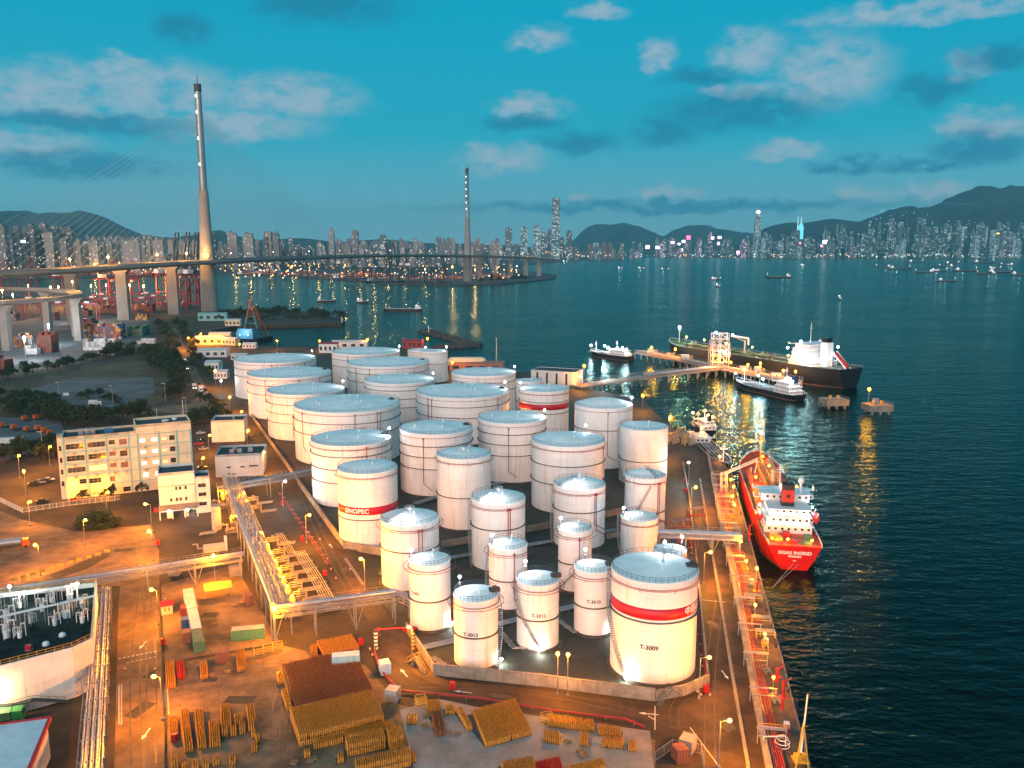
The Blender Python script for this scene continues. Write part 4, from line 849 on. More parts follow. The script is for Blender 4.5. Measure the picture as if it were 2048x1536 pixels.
dup(cg, G(834, 1416), label='empty wire cage at the fire main behind the pale slab'); dup(cg, G(772, 1412), label='open metal skip beside the rusty brown stack'); dup(cg, G(1088, 1452), label='empty wire cage at the left end of the road edge row')
for a, b, lb_ in ((350, 1482, 'red drum beside the fence of the left yard'), (905, 1378, 'red hydrant box by the fire main')):
    t = thing('red_drum', lb_, 'drum', G(a, b)); MB().tube((0, 0, 0), (0, 0, 1.5), .6, 14).build('barrel', mt['red'], t); MB().torus(.61, .05, .5, 14, 4).torus(.61, .05, 1.0, 14, 4).torus(.58, .06, 1.5, 14, 4).build('hoop', mt['redpipe'], t)
# ================================================================== containers
def contmat(name, col): return mat(name, col, .55, 0, .15, .5, streak=.2, rand=.22)
CM = {'white': contmat('container_white', (.58, .58, .58)), 'red': contmat('container_red', (.25, .035, .03)), 'blue': contmat('container_blue', (.04, .10, .22)), 'green': contmat('container_green', (.05, .15, .09)), 'yellow': contmat('container_yellow', (.60, .33, .04)),
      'orange': contmat('container_orange', (.45, .14, .03)), 'brown': contmat('container_brown', (.20, .075, .05)), 'grey': contmat('container_grey', (.32, .31, .31)), 'cyan': contmat('container_cyan', (.30, .52, .58)), 'maroon': contmat('container_maroon', (.16, .02, .03)), 'teal': contmat('container_teal', (.05, .2, .2))}
_cm = {}
def cont_mesh(L, col, simple):
    k = (L, col, simple)
    if k in _cm: return _cm[k]
    w, h = 2.44, 2.6; m = MB()
    if simple: m.bx(-L / 2, L / 2, -w / 2, w / 2, .1, h)
    else:
        n = int(L / .28)
        for s in (-1, 1):
            for i in range(n):
                x0 = -L / 2 + .1 + (L - .2) * i / n; x1 = -L / 2 + .1 + (L - .2) * (i + 1) / n; y = s * (w / 2 - (.06 if i % 2 else .0)); yn = s * (w / 2 - (.0 if i % 2 else .06))
                xm = x0 + (x1 - x0) * .55
                m.add([(x0, y, .15), (xm, y, .15), (xm, y, h - .1), (x0, y, h - .1)], [(0, 1, 2, 3)]); m.add([(xm, y, .15), (x1, yn, .15), (x1, yn, h - .1), (xm, y, h - .1)], [(0, 1, 2, 3)])
        m.bx(-L / 2 + .06, L / 2 - .06, -w / 2 + .08, w / 2 - .08, .1, h - .04)
        for x in (-L / 2 + .06, L / 2 - .06):
            for y in (-w / 2 + .05, w / 2 - .05): m.bx(x - .08, x + .08, y - .08, y + .08, 0, h)
        for y in (-w / 2 + .04, w / 2 - .04): m.bx(-L / 2, L / 2, y - .06, y + .06, h - .1, h + .01); m.bx(-L / 2, L / 2, y - .06, y + .06, .02, .18)
    me = m.mesh('container'); me.materials.append(CM[col]); d = MB()
    for x in (-.8, -.4, .4, .8): d.tube((L / 2 + .03, x, .3), (L / 2 + .03, x, h - .2), .03, 5)
    d.bx(L / 2, L / 2 + .02, -.02, .02, .2, h - .1); dm = d.mesh('door_bars'); dm.materials.append(mt['steel'])
    _cm[k] = (me, dm); return _cm[k]
def container(loc, rz, L, col, label, group=None, simple=True, topcol=None):
    me, dm = cont_mesh(L, col, simple)
    if simple:
        o = link('shipping_container', me); o.location = loc; o.rotation_euler = (0, 0, rz); return tag(o, label, 'container', group)
    t = thing('shipping_container', label, 'container', loc, rz, group); link('shell', me, t); link('door_bars', dm, t)
    if topcol: MB().bx(-L / 2 + .1, L / 2 - .1, -1.12, 1.12, 2.62, 2.66).build('roof_panel', CM[topcol], t)
    return t
ya = math.atan2(5.0, 12.5)
container(G(692, 1330), ya * .55, 6.06, 'cyan', 'white-topped pale blue container among the cylinder stacks', None, False, 'white')
container(G(497, 1276), ya * .6, 7.6, 'green', 'dark green container with a grey top beside the manifold', None, False, 'grey')
tA, tB = G(377, 1196), G(400, 1306); tdv = tB - tA; tL = tdv.length; tr_ = math.atan2(tdv.y, tdv.x)
for (f0, f1, c, tc_, lb_) in ((0, .40, 'white', 'white', 'white trailer container at the back of the long roadside row'), (.41, .77, 'grey', 'white', 'pinkish grey trailer container in the middle of the long roadside row'), (.78, 1, 'green', 'green', 'green trailer container at the front of the long roadside row')):
    container(tA + tdv * (f0 + f1) / 2, tr_, round(tL * (f1 - f0), 2), c, lb_, None, False, tc_)
container(G(770, 1345), ya, 2.2, 'white', 'small white tank box beside the fire main stand', None, False)
for (p, c, lb_) in (((370, 1232), 'red', 'red box beside the roadside trailers'), ((371, 1256), 'blue', 'blue drums box beside the roadside trailers'), ((374, 1282), 'brown', 'brown box beside the roadside trailers'), ((498, 1208), 'brown', 'brown skip right of the canopy shed')):
    container(G(*p), ya, 1.8, c, lb_, None, False)
# ================================================================== street lamps
def lamp(px_, label, h=9.0, arm=(1.6, 0), power=18000, col=SOD, white=False, base=False, r=.34):
    t = thing('street_lamp', label, 'street lamp', G(*px_), 0, 'street lamps of the terminal')
    ax, ay = arm
    MB().tube((0, 0, 0), (0, 0, h), .11, 8, .07).box((0, 0, .25), (.5, .5, .5)).build('pole', mt['steel'], t)
    if ax or ay: MB().tube((0, 0, h - .1), (ax, ay, h + .25), .06, 6).build('arm', mt['steel'], t)
    MB().box((ax, ay, h + .30), (.75, .45, .2), math.atan2(ay, ax)).build('lamp_head', mt['steel'], t)
    MB().sphere((ax, ay, h + .08), r, 12, 7, .75).build('lens', mt['whitelamp' if white else 'sodium'], t)
    light(t, (ax, ay, h + .02), power, WHT if white else col, r * 1.2); return t
LP = [((1135, 1392), 'tall sodium lamp in front of the bund wall, right one of the close pair', (0, 0)), ((1115, 1390), 'tall sodium lamp in front of the bund wall, left one of the close pair', (0, 0)), ((825, 1332), 'sodium lamp with a striped base at the red pipe gate', (-.6, 0)),
      ((730, 1182), 'sodium lamp at the inner road crossing below the lettered tank', (-.9, 0)), ((613, 1086), 'sodium lamp with a curved arm over the inner road', (1.3, 0)), ((527, 948), 'sodium lamp at the corner of the low pump house', (.6, 0)), ((496, 900), 'sodium lamp by the left tank row, nearest the pump house', (.6, 0)),
      ((484, 858), 'sodium lamp by the left tank row, second from the pump house', (.4, 0)), ((460, 826), 'sodium lamp by the left tank row, third from the pump house', (.4, 0)), ((1382, 1025), 'sodium lamp on the quay road beside the red hydrant box', (1.4, 0)), ((1407, 1168), 'sodium lamp on the quay road behind the large front tank', (1.6, 0)),
      ((1398, 1398), 'sodium lamp at the corner beside the large front tank', (1.8, 0)), ((1437, 1536), 'sodium lamp at the bottom of the quay road', (1.6, 0)), ((553, 1292), 'sodium lamp at the end of the silver pipe rack', (0, 0)), ((431, 1175), 'sodium lamp under the pipe bridge by the canopy shed', (0, 0)),
      ((318, 1250), 'sodium lamp on the entrance road kerb by the guard hut', (-1.2, 0)), ((306, 1122), 'sodium lamp where the entrance road meets the pipe bridge', (-.6, 0)), ((326, 1440), 'sodium lamp beside the fence at the entrance road bottom', (-1.2, 0)), ((82, 1152), 'sodium lamp on the kerb island with the boards', (-.8, 0)),
      ((304, 1062), 'tall sodium lamp left of the white annex', (-1.6, 0)), ((52, 990), 'sodium lamp in the car park left of the office block', (0, 0)), ((40, 955), 'sodium lamp farther back in the car park', (.5, 0))]
for p, lb_, a in LP: lamp(p, lb_, arm=a, power=10000 if 'close pair' in lb_ or 'corner beside the large' in lb_ else 26000)
for p, lb_, a in (((566, 1012), 'white lamp over the inner road by the slender truss bridge', (1.2, 0)), ((1377, 970), 'white lamp beside the red cabinets on the quay road', (-.3, 0)), ((444, 790), 'white lamp at the far corner of the left tank row', (0, 0))): lamp(p, lb_, arm=a, white=True, power=5000)
for p, lb_ in (((378, 700), 'sodium lamp left of the bright yellow works yard'), ((403, 692), 'sodium lamp in the middle of the bright yellow works yard'), ((434, 700), 'sodium lamp right of the bright yellow works yard'), ((432, 775), 'sodium lamp beside the white workshops')): lamp(p, lb_, 11, (0, 0), 30000, r=.5)
for p, lb_ in (((119, 800), 'pale unlit road lamp left of the gravel lot'), ((226, 808), 'pale unlit road lamp in the middle of the gravel lot edge'), ((331, 803), 'pale unlit road lamp right of the gravel lot'), ((86, 912), 'pale unlit road lamp behind the white trailer truck'), ((373, 835), 'tall pale unlit mast behind the office roof')):
    t = thing('road_lamp', lb_, 'street lamp', G(*p)); MB().tube((0, 0, 0), (0, 0, 11), .14, 8, .08).build('pole', mt['concl'], t); MB().bar((-1.2, 0, 11), (.2, 0, 11), .14).box((-1.3, 0, 11), (.8, .3, .15)).build('lamp_head', mt['white'], t)
# ================================================================== vehicles
def carp(col):
    m = mat('car_paint_' + col[0], col[1], .3, .1, .05); return m
CP = {k: carp((k, v)) for k, v in dict(white=(.62, .62, .62), black=(.02, .02, .022), silver=(.35, .36, .38), red=(.4, .03, .02), blue=(.04, .08, .2), orange=(.55, .12, .03), green=(.03, .25, .08)).items()}
mt['headlamp'] = emis('headlamp', (1, .95, .8), 12); mt['taillamp'] = emis('tail_lamp', (1, .05, .03), 3)
def wheels(t, xs, y, r=.33, w=.22):
    for x in xs:
        for s in (-1, 1): MB().tube((x, s * y - w / 2, r), (x, s * y + w / 2, r), r, 12).build('wheel', mt['black'], t)
def extr(prof, y0, y1):
    n = len(prof); v = [(x, y0, z) for x, z in prof] + [(x, y1, z) for x, z in prof]
    return v, [tuple(range(n)), tuple(range(2 * n - 1, n - 1, -1))] + [(i, n + i, n + (i + 1) % n, (i + 1) % n) for i in range(n)]
def car(px_, rz, col, label, lit=False, grp='cars on the access road and car park'):
    t = thing('car', label, 'car', G(*px_) + Vector((0, 0, .05)), rz, grp)
    MB().add(*extr([(-2.1, .3), (2.1, .3), (2.15, .6), (1.9, .8), (1.0, .92), (-1.5, .95), (-2.1, .85)], -.85, .85)).build('body', CP[col], t)
    MB().add(*extr([(-1.55, .93), (.95, .90), (.35, 1.36), (-1.1, 1.4)], -.74, .74)).build('cabin_glass', mt['glass'], t)
    MB().bx(-1.05, .3, -.72, .72, 1.39, 1.44).build('roof', CP[col], t); wheels(t, (-1.3, 1.3), .78)
    for s in (-.6, .6): MB().box((2.14, s, .65), (.06, .34, .18)).build('headlight', mt['headlamp'] if lit else mt['glass'], t)
    return t
def truck(px_, rz, cab, boxc, label, L=6.0, h=2.6, lit=False, tankr=False, nobox=False, name='truck'):
    t = thing(name, label, 'truck', G(*px_) + Vector((0, 0, .05)), rz, 'trucks of the terminal and road')
    MB().add(*extr([(L / 2 + .2, .5), (L / 2 + 2.2, .5), (L / 2 + 2.2, 1.6), (L / 2 + 1.9, 2.6), (L / 2 + .2, 2.7)], -1.15, 1.15)).build('cab', cab, t)
    MB().add([(L / 2 + 2.215, -1, 1.65), (L / 2 + 2.215, 1, 1.65), (L / 2 + 1.96, 1, 2.4), (L / 2 + 1.96, -1, 2.4)], [(0, 1, 2, 3)]).build('windscreen', mt['glass'], t)
    MB().bx(-L / 2, L / 2 + .3, -.5, .5, .6, .95).build('chassis', mt['dark'], t)
    if tankr: MB().tube((-L / 2, 0, 2.0), (L / 2, 0, 2.0), 1.15, 20).torus(.3, .06, 3.2, 10, 4).build('tank', boxc, t); MB().bx(-L / 2, L / 2, -.3, .3, 3.13, 3.2).build('catwalk', mt['steel'], t)
    elif not nobox: MB().bx(-L / 2, L / 2, -1.22, 1.22, 1.0, 1.0 + h).build('cargo_box', boxc, t)
    wheels(t, (-L / 2 + .8, -L / 2 + 1.9, L / 2 + 1.2), 1.0, .48, .3)
    for s in (-.85, .85): MB().box((L / 2 + 2.22, s, .8), (.06, .3, .22)).build('headlight', mt['headlamp'] if lit else mt['glass'], t)
    return t
road_dir = math.atan2(-(G(380, 700) - G(420, 800)).y, -(G(380, 700) - G(420, 800)).x)
cars = [(367, 728, 'white', 'white car with lit headlamps at the front of the queue', 1), (375, 738, 'white', 'white car second in the lit queue', 1), (381, 729, 'silver', 'silver car right of the lit queue', 0), (369, 720, 'white', 'white car at the tail of the queue', 1), (389, 752, 'blue', 'pale blue van-like car below the queue', 0),
        (404, 776, 'white', 'white car parked beside the tree on the right kerb', 0), (409, 789, 'silver', 'silver car parked near the roundabout', 0), (414, 797, 'white', 'white car parked at the roundabout, nearest the camera', 0), (411, 781, 'black', 'black car parked among the white cars', 0), (398, 768, 'black', 'black car on the access road kerb', 0)]
for x, y, c, lb_, lit in cars: car((x, y), road_dir, c, lb_, lit)
truck((389, 777), road_dir, CP['white'], CM['white'], 'white box truck with lit blue-white lamps on the access road', 4, 2.2, True)
truck((402, 783), road_dir, CP['white'], CM['white'], 'white box truck parked on the access road', 4, 2.4)
for x, y, c, lb_ in ((98, 962, 'white', 'white car in the row behind the office block end'), (90, 965, 'black', 'black car in the row behind the office block end'), (80, 967, 'silver', 'silver car in the row behind the office block end'), (68, 970, 'black', 'black car at the left end of the office row'), (85, 1005, 'black', 'black car in front of the office block end'), (150, 1003, 'orange', 'orange car half hidden by the fence'), (402, 868, 'white', 'white car beside the store building'), (405, 882, 'black', 'black car beside the store building'), (408, 900, 'silver', 'silver car in front of the pump house'), (398, 890, 'red', 'red car near the annex and pump house'), (404, 938, 'black', 'dark car between annex and pump house')): car((x, y), .5, c, lb_)
truck((188, 812), .1, CP['white'], CM['white'], 'white box lorry driving past the gravel lot', 5, 2.4)
truck((22, 890), .25, CP['blue'], CM['white'], 'white articulated trailer truck in the left lot', 11, 2.6)
truck((14, 1098), .42, CP['orange'], mt['pipe'], 'silver road tanker at the left frame edge', 8, 2, tankr=True, name='road_tanker')
truck((10, 1446), .3, CP['green'], CM['green'], 'green tipper truck beside the reservoir wall', 2.6, 1.6, name='tipper_truck')
for i, (x, y) in enumerate(((10, 856), (34, 860), (60, 864), (82, 862), (95, 866), (106, 872), (55, 842), (78, 840), (110, 838))):
    truck((x, y), 2.6, CP['orange'], CM['red'], 'red truck tractor without trailer, %s in the left lot' % nth(i), 3.4, 1, nobox=True, name='truck_tractor')
truck((258, 701), .15, CP['white'], CM['white'], 'white articulated truck on the container yard edge', 11, 2.6)
truck((210, 712), .1, CP['white'], CM['grey'], 'grey trailer truck behind the dark hedge', 11, 2.6)
# ================================================================== fences, boards, small street furniture
def fence(pts, h, label, matl='white', step=2.0, bars=4, name='fence'):
    t = thing(name, label, 'fence', (0, 0, 0)); P_ = [G(*p) for p in pts]
    for a, b in zip(P_[:-1], P_[1:]):
        k = max(1, round((b - a).length / step))
        for j in range(k):
            p, q = a.lerp(b, j / k), a.lerp(b, (j + 1) / k); MB().bar(p, p + Vector((0, 0, h)), .1).build('post', mt[matl], t)
            m = MB()
            for z in (h * .15, h * .95): m.bar(p + Vector((0, 0, z)), q + Vector((0, 0, z)), .06)
            for i in range(1, bars + 1): r = p.lerp(q, i / (bars + 1)); m.bar(r + Vector((0, 0, h * .15)), r + Vector((0, 0, h * .95)), .035)
            m.build('panel', mt[matl], t)
    return t
fence([(0, 1004), (45, 1026), (140, 1012), (242, 1000)], 1.9, 'white metal fence in front of the long office block')
fence([(330, 1540), (331, 1440), (326, 1330), (316, 1240)], 1.8, 'dark fence between the entrance road and the cylinder yard', 'dark', 3)
fence([(1310, 1525), (1345, 1500), (1402, 1510), (1410, 1560)], 2.2, 'yellow-lit wire enclosure at the bottom beside the road bend', 'steel', 2.5)
for k in range(11):
    t = thing('kerb_board', 'orange-lit board in the row on the kerb island, %s from the left' % nth(k), 'sign board', G(30 + 18.5 * k, 1168 - 5.8 * k), .4, 'boards on the kerb island')
    MB().bar((-.6, 0, 0), (-.6, 0, 1.6), .08).bar((.6, 0, 0), (.6, 0, 1.6), .08).build('post', mt['steel'], t); MB().box((0, 0, 1.3), (1.5, .06, .9)).build('board', mt['yellow'], t)
struct(MB().prism([tuple(G(*p)[:2]) for p in ((20, 1178), (120, 1142), (215, 1104), (220, 1110), (180, 1134), (60, 1180))], GZ + .01, GZ + .16).build('kerb_island', mt['field']))
for (a, b), lb_ in (((565, 1010), 'red hydrant post under the white lamp'), ((605, 1082), 'red hydrant post beside the curved sodium lamp'), ((650, 1152), 'red hydrant post in the middle of the inner road verge'), ((722, 1290), 'red hydrant cabinet near the cylinder yard'), ((316, 1090), 'red bin beside the annex yard'), ((327, 1290), 'red cabinet beside the fence at the trailers'), ((1370, 965), 'red cabinet on the quay road, upper one'), ((1371, 985), 'red cabinet on the quay road, lower one'), ((1412, 1385), 'red fire monitor at the corner of the quay road'), ((312, 1025), 'red box at the annex corner')):
    t = thing('hydrant_cabinet', lb_, 'hydrant', G(a, b), .3); MB().bx(-.5, .5, -.4, .4, .15, 1.6).build('cabinet', mt['red'], t); MB().tube((0, 0, 0), (0, 0, 1.9), .12, 8).tube((0, 0, 1.75), (.5, 0, 1.75), .1, 8).build('standpipe', mt['redpipe'], t)
def stairs_over(px_, rz, label, n=10, matl='yellow'):
    t = thing('crossover_stair', label, 'stair', G(*px_), rz)
    m = MB()
    for i in range(n): m.box((.3 * i, 0, .25 + .25 * i), (.3, 1.1, .06)); m.box((.3 * n + .6 + .3 * i, 0, .25 * n - .25 * i), (.3, 1.1, .06))
    m.build('tread', mt['steel'], t); m = MB()
    for y in (-.55, .55):
        a, b, c, d = (0, y, .2), (.3 * n, y, .25 * n), (.3 * n + .6, y, .25 * n), (.6 * n + .6, y, .2)
        for zz in (0, 1.0):
            for p, q in ((a, b), (b, c), (c, d)): m.bar(Vector(p) + Vector((0, 0, zz)), Vector(q) + Vector((0, 0, zz)), .08)
        for p in (a, b, c, d): m.bar(p, Vector(p) + Vector((0, 0, 1)), .07)
    m.build('handrail', mt[matl], t)
stairs_over((848, 1348), 2.2, 'yellow crossover stair at the front left bund corner'); stairs_over((1318, 1412), .7, 'grey crossover stair at the corner below the large front tank', matl='rail'); stairs_over((760, 1150), .6, 'crossover stair left of the domed manifold tank', matl='steel')
# red pipe gate with striped stand
t = thing('pipe_gate', 'red pipe arch with a striped stand over the inner road', 'pipe gate', (0, 0, 0))
a, b = G(752, 1300), G(826, 1300); MB().path([a, a + Vector((0, 0, 5)), b + Vector((0, 0, 5.6)), b], .16, 8).build('pipe', mt['red'], t)
for q, c_ in ((a, 'white'), (b, 'yellow')):
    for k in range(5): MB().tube(q + Vector((0, 0, .3 + .9 * k)), q + Vector((0, 0, .75 + .9 * k)), .42, 10).build('stripe', mt[c_], t)
    MB().tube(q, q + Vector((0, 0, 4.8)), .38, 10).build('stand', mt['dark'], t)
# ================================================================== quay furniture
qd = Vector((.183, .983, 0)); qa = math.atan2(qd.y, qd.x)
struct(MB().prism([tuple(G(*p)[:2]) for p in ((1545, 1560), (1470, 1150), (1418, 900), (1440, 915), (1464, 948), (1530, 1188), (1628, 1560))], GZ, GZ + .12).build('quay_deck', mat('stained_quay_concrete', (.085, .06, .042), .85, 0, .5, .3, .25, 3)))
wall([(1540, 1560), (1500, 1350), (1466, 1160), (1440, 1040), (1415, 905)], 1.3, 'yellow-lit concrete pipe trench wall along the quay', .9, 7, 'trench_wall')
track([(1558, 1560), (1512, 1350), (1478, 1165), (1455, 1060), (1432, 950)], 6, 'bundle of red pipes running along the quay', 'redpipe', .45, .13, .7)
track([(1546, 1560), (1504, 1350), (1472, 1165), (1449, 1060), (1426, 950)], 3, 'bundle of blue-grey pipes running along the quay', 'steel', .4, .12, .7)
fence([(1620, 1545), (1565, 1326), (1528, 1188), (1489, 1042), (1463, 950)], 1.0, 'low rail along the water edge of the quay', 'steel', 3.5, 0, 'quay_rail')
for k, y in enumerate((1540, 1470, 1400, 1330, 1270, 1215, 1160)):
    x = 1513 + (y - 1128) * (1624 - 1513) / (1536 - 1128); t = thing('quay_fender', 'black rubber fender on the quay face, %s from the bottom edge' % nth(k), 'fender', G(x, y), qa, 'fenders along the quay')
    MB().tube((0, -.5, -2.6), (0, -.5, .3), .55, 10).build('rubber', mt['black'], t); MB().bx(-.5, .5, -.12, .1, -1.8, .2).build('bracket', mt['dark'], t)
def monitor(px_, label, h=4):
    t = thing('fire_monitor', label, 'fire monitor', G(*px_), .5)
    MB().tube((0, 0, 0), (0, 0, h), .3, 10).build('column', mt['red'], t); MB().bx(-.8, .8, -.8, .8, h * .45, h * .45 + .12).build('platform', mt['red'], t); MB().tube((0, 0, h), (1.4, -.6, h + .8), .16, 8, .1).sphere((0, 0, h), .4, 8, 6).build('nozzle', mt['red'], t)
monitor((1513, 1196), 'red fire monitor on the quay behind the red tanker stern'); monitor((1565, 1420), 'red fire monitor on the quay near the bottom', 6); monitor((1553, 1365), 'slim red post on the quay', 3); monitor((1498, 1082), 'red valve stand beside the quay pipe bridge', 5)
for k, (a, b) in enumerate(((1505, 1250), (1513, 1278), (1490, 1205))):
    t = thing('expansion_loop', 'yellow-lit pipe expansion loop on the quay, %s one' % ('middle', 'nearest', 'farthest')[k], 'pipe loop', G(a, b), qa - math.pi / 2)
    for j in range(4): MB().path([(0, j * .5, .5), (0, j * .5, 2.0), (4.2, j * .5, 2.0), (4.2, j * .5, .5)], .1, 7).build('pipe', mt['mpipe'], t)
    MB().bx(-.3, 4.5, -.4, -.3, 1.5, 1.6).bx(-.2, 0, -.4, 1.8, 0, 1.9).build('support', mt['yellow'], t)
t = thing('derrick_mast', 'yellow lattice-footed derrick mast at the bottom of the quay', 'mast', G(1600, 1536))
MB().tube((0, 0, 3), (.6, 0, 14), .22, 8, .12).build('mast', mt['white'], t)
for a, b in ((-1.2, -1), (1.2, -1), (0, 1.4)): MB().tube((a, b, 0), (.2, 0, 8.5), .16, 7).build('leg', mt['yellow'], t)
m = MB(); m.box((0, 0, 1.6), (2.6, 2.4, .15)); m.box((-.6, 0, 2.2), (1, 1, 1.1)); m.box((.8, .5, 2.1), (.7, .8, .9)); m.build('winch_platform', mt['yellow'], t)
t = thing('hose_reel', 'white wire hose reel on the quay near the bottom edge', 'hose reel', G(1564, 1495))
MB().torus(1.3, .08, 1.2, 20, 5).torus(1.0, .07, 1.9, 18, 5).torus(1.3, .08, .5, 20, 5).build('reel', mt['white'], t); MB().bar((-3.5, 0, 2.2), (.6, 0, 2.3), .12).bar((-3.5, 0, 0), (-3.5, 0, 2.2), .12).bar((.6, 0, 0), (.6, 0, 2.3), .12).build('frame', mt['white'], t)
for k, (a, b) in enumerate(((1461, 985), (1466, 1000), (1464, 1020), (1468, 1038), (1480, 1115), (1512, 1172))):
    t = thing('quay_lamp', 'sodium lamp on the quay beside the red tanker, %s from the far end' % nth(k), 'lamp', G(a, b), 0, 'lamps on the tanker berth')
    MB().tube((0, 0, 0), (0, 0, 5), .08, 6).build('pole', mt['steel'], t); MB().sphere((0, 0, 5.1), .3, 10, 6).build('lens', mt['sodium'], t); light(t, (0, 0, 5.1), 6500, SOD, .36)
# loading gangway arm
t = thing('gangway_arm', 'white slanted gangway arm reaching from the quay to the red tanker', 'gangway', G(1447, 985))
m = MB()
for a, b in ((-1, -1), (1, -1), (1, 1), (-1, 1)): m.bar((a, b, 0), (a, b, 7.5), .2)
for z in (2.5, 5, 7.5): m.bar((-1, -1, z), (1, -1, z), .12); m.bar((1, -1, z), (1, 1, z), .12); m.bar((1, 1, z), (-1, 1, z), .12); m.bar((-1, 1, z), (-1, -1, z), .12)
m.build('tower', mt['white'], t); a, b = Vector((0, 0, 7)), Vector((13, 2, 12)); m = MB()
for o in (Vector((0, -.4, 0)), Vector((0, .4, 0)), Vector((0, 0, .9))): m.bar(a + o, b + o, .13)
for i in range(10): p = a.lerp(b, i / 10); q = a.lerp(b, (i + 1) / 10); m.bar(p + Vector((0, -.4, 0)), q + Vector((0, 0, .9)), .07); m.bar(p + Vector((0, .4, 0)), q + Vector((0, 0, .9)), .07)
m.build('boom', mt['white'], t); MB().tube(b, (11.5, 1.5, 5.5), .14, 7).build('drop_hose', mt['white'], t)
# ================================================================== ships
def hullmesh(L, B, D, sheer, draft=3.0, fine=.18, transom=.8, n=24):
    rows = []
    for i in range(n + 1):
        x = -L / 2 + L * i / n; u = i / n
        e = max(0, (u - (1 - fine)) / fine); s = max(0, (.12 - u) / .12)
        bd = B / 2 * (1 - e ** 2.2) ** .8 * (1 - (1 - transom) * s ** 1.5) if e < 1 else 0.12
        bw = B / 2 * max(0.004, (1 - e ** 1.4)) * (1 - .55 * s ** 1.2)
        zd = D + sheer * e ** 1.5 + sheer * .15 * s; xo = e * L * .02
        rows.append([(x + xo, -bd, zd), (x + xo * .4, -(bd + bw) / 2, D * .45), (x - .0, -bw, 0), (x, -bw * .8, -draft), (x, bw * .8, -draft), (x, bw, 0), (x + xo * .4, (bd + bw) / 2, D * .45), (x + xo, bd, zd)])
    return rows
def ship(name, label, cat, loc, rz, L, B, D, hullm, deckm, sheer=2.5, group=None, fine=.2, boot=None, transom=.8):
    t = thing(name, label, cat, loc, rz, group); rows = hullmesh(L, B, D, sheer, fine=fine, transom=transom); k = 8; m = MB(); n = len(rows)
    m.add([p for r in rows for p in r], [(i * k + j, (i + 1) * k + j, (i + 1) * k + j + 1, i * k + j + 1) for i in range(n - 1) for j in range(k - 1)], True)
    m.add(rows[0], [tuple(range(k - 1, -1, -1))]); m.build('hull', hullm, t)
    f_ = min(.9, .8 / (D * .45)); b_ = MB()
    for c0, c1, sg in ((2, 1, -1), (5, 6, 1)):
        L0 = [Vector(r[c0]) + Vector((0, sg * .04, .02)) for r in rows]; L1 = [Vector(r[c0]).lerp(Vector(r[c1]), f_) + Vector((0, sg * .04, 0)) for r in rows]; b_.add(L0 + L1, [(i, i + 1, n + i + 1, n + i) for i in range(n - 1)])
    b_.build('waterline_band', mt['boot'], t)
    d = MB(); d.add([(r[0][0], r[0][1] * .98, r[0][2] - .5) for r in rows] + [(r[7][0], r[7][1] * .98, r[7][2] - .5) for r in rows], [(i, i + 1, n + i + 1, n + i) for i in range(n - 1)]); d.build('deck', deckm, t)
    rl = MB()
    for s in (0, 7):
        for i in range(n - 1):
            a, b = Vector(rows[i][s]), Vector(rows[i + 1][s]); rl.bar(a, a + Vector((0, 0, 1)), .09); rl.bar(a + Vector((0, 0, 1)), b + Vector((0, 0, 1)), .08); rl.bar(a + Vector((0, 0, .5)), b + Vector((0, 0, .5)), .06)
    rl.build('bulwark_rail', mt['white'], t)
    return t
def house(t, x0, x1, w, z0, tiers, matl, th=2.6, shrink=.86, wing=True, win=True):
    z = z0
    for k in range(tiers):
        f = shrink ** k; ww = w * (1 if k < 1 else (.92 if k < tiers - 1 else .8)); xx0 = x0 + (x1 - x0) * .06 * k; xx1 = x1 - (x1 - x0) * .04 * k
        MB().bx(xx0, xx1, -ww / 2, ww / 2, z, z + th - .15).build('deckhouse', matl, t); MB().bx(xx0 - .8, xx1 + .6, -ww / 2 - .6, ww / 2 + .6, z + th - .15, z + th).build('deck_plate', matl, t)
        if win:
            m = MB()
            for y in (-1, 1):
                for i in range(max(2, int((xx1 - xx0) / 2.2))): x = xx0 + 1 + i * 2.2; m.bx(x, x + .8, y * (ww / 2 + .015) - .012, y * (ww / 2 + .015) + .012, z + 1.1, z + 1.8)
            for i in range(max(2, int(ww / 2))): y = -ww / 2 + .6 + i * 2; m.bx(xx0 - .027, xx0 - .003, y, y + .8, z + 1.1, z + 1.8); m.bx(xx1 + .003, xx1 + .027, y, y + 1.2, z + 1.1, z + 1.9)
            m.build('portholes', mt['glass'], t)
        z += th
    if wing: MB().bx(x1 - 3, x1 - .5, -w / 2 - 2.2, w / 2 + 2.2, z - .1, z + .1).bx(x1 - 3, x1 - .5, -w / 2 - 2.2, -w / 2 - 2.0, z + .1, z + 1.2).bx(x1 - 3, x1 - .5, w / 2 + 2.0, w / 2 + 2.2, z + .1, z + 1.2).build('bridge_wing', matl, t)
    return z
def mast(t, x, y, z, h, matl, name='mast'):
    MB().tube((x, y, z), (x, y, z + h), .3, 8, .12).bar((x, y - 1.6, z + h * .7), (x, y + 1.6, z + h * .7), .18).bar((x, y - 1, z + h * .86), (x, y + 1, z + h * .86), .14).box((x + .4, y, z + h * .78), (.3, 2.2, .25)).build(name, matl, t)
def slamp(t, p, power, col=WHT, r=.35, mm='whitelamp'): MB().sphere(p, r, 10, 6).build('deck_lamp', mt[mm], t); light(t, Vector(p), power * .38, col, r * 1.2)
mt['boot'] = mat('fouled_waterline', (.10, .055, .04), .8, 0, .5, .6); mt['hullred'] = mat('red_hull', (.50, .008, .006), .6, 0, .2, .2, streak=.2, spec=.15); mt['hullblk'] = mat('black_hull', (.007, .010, .016), .5, 0, .3, .2, spec=.25)
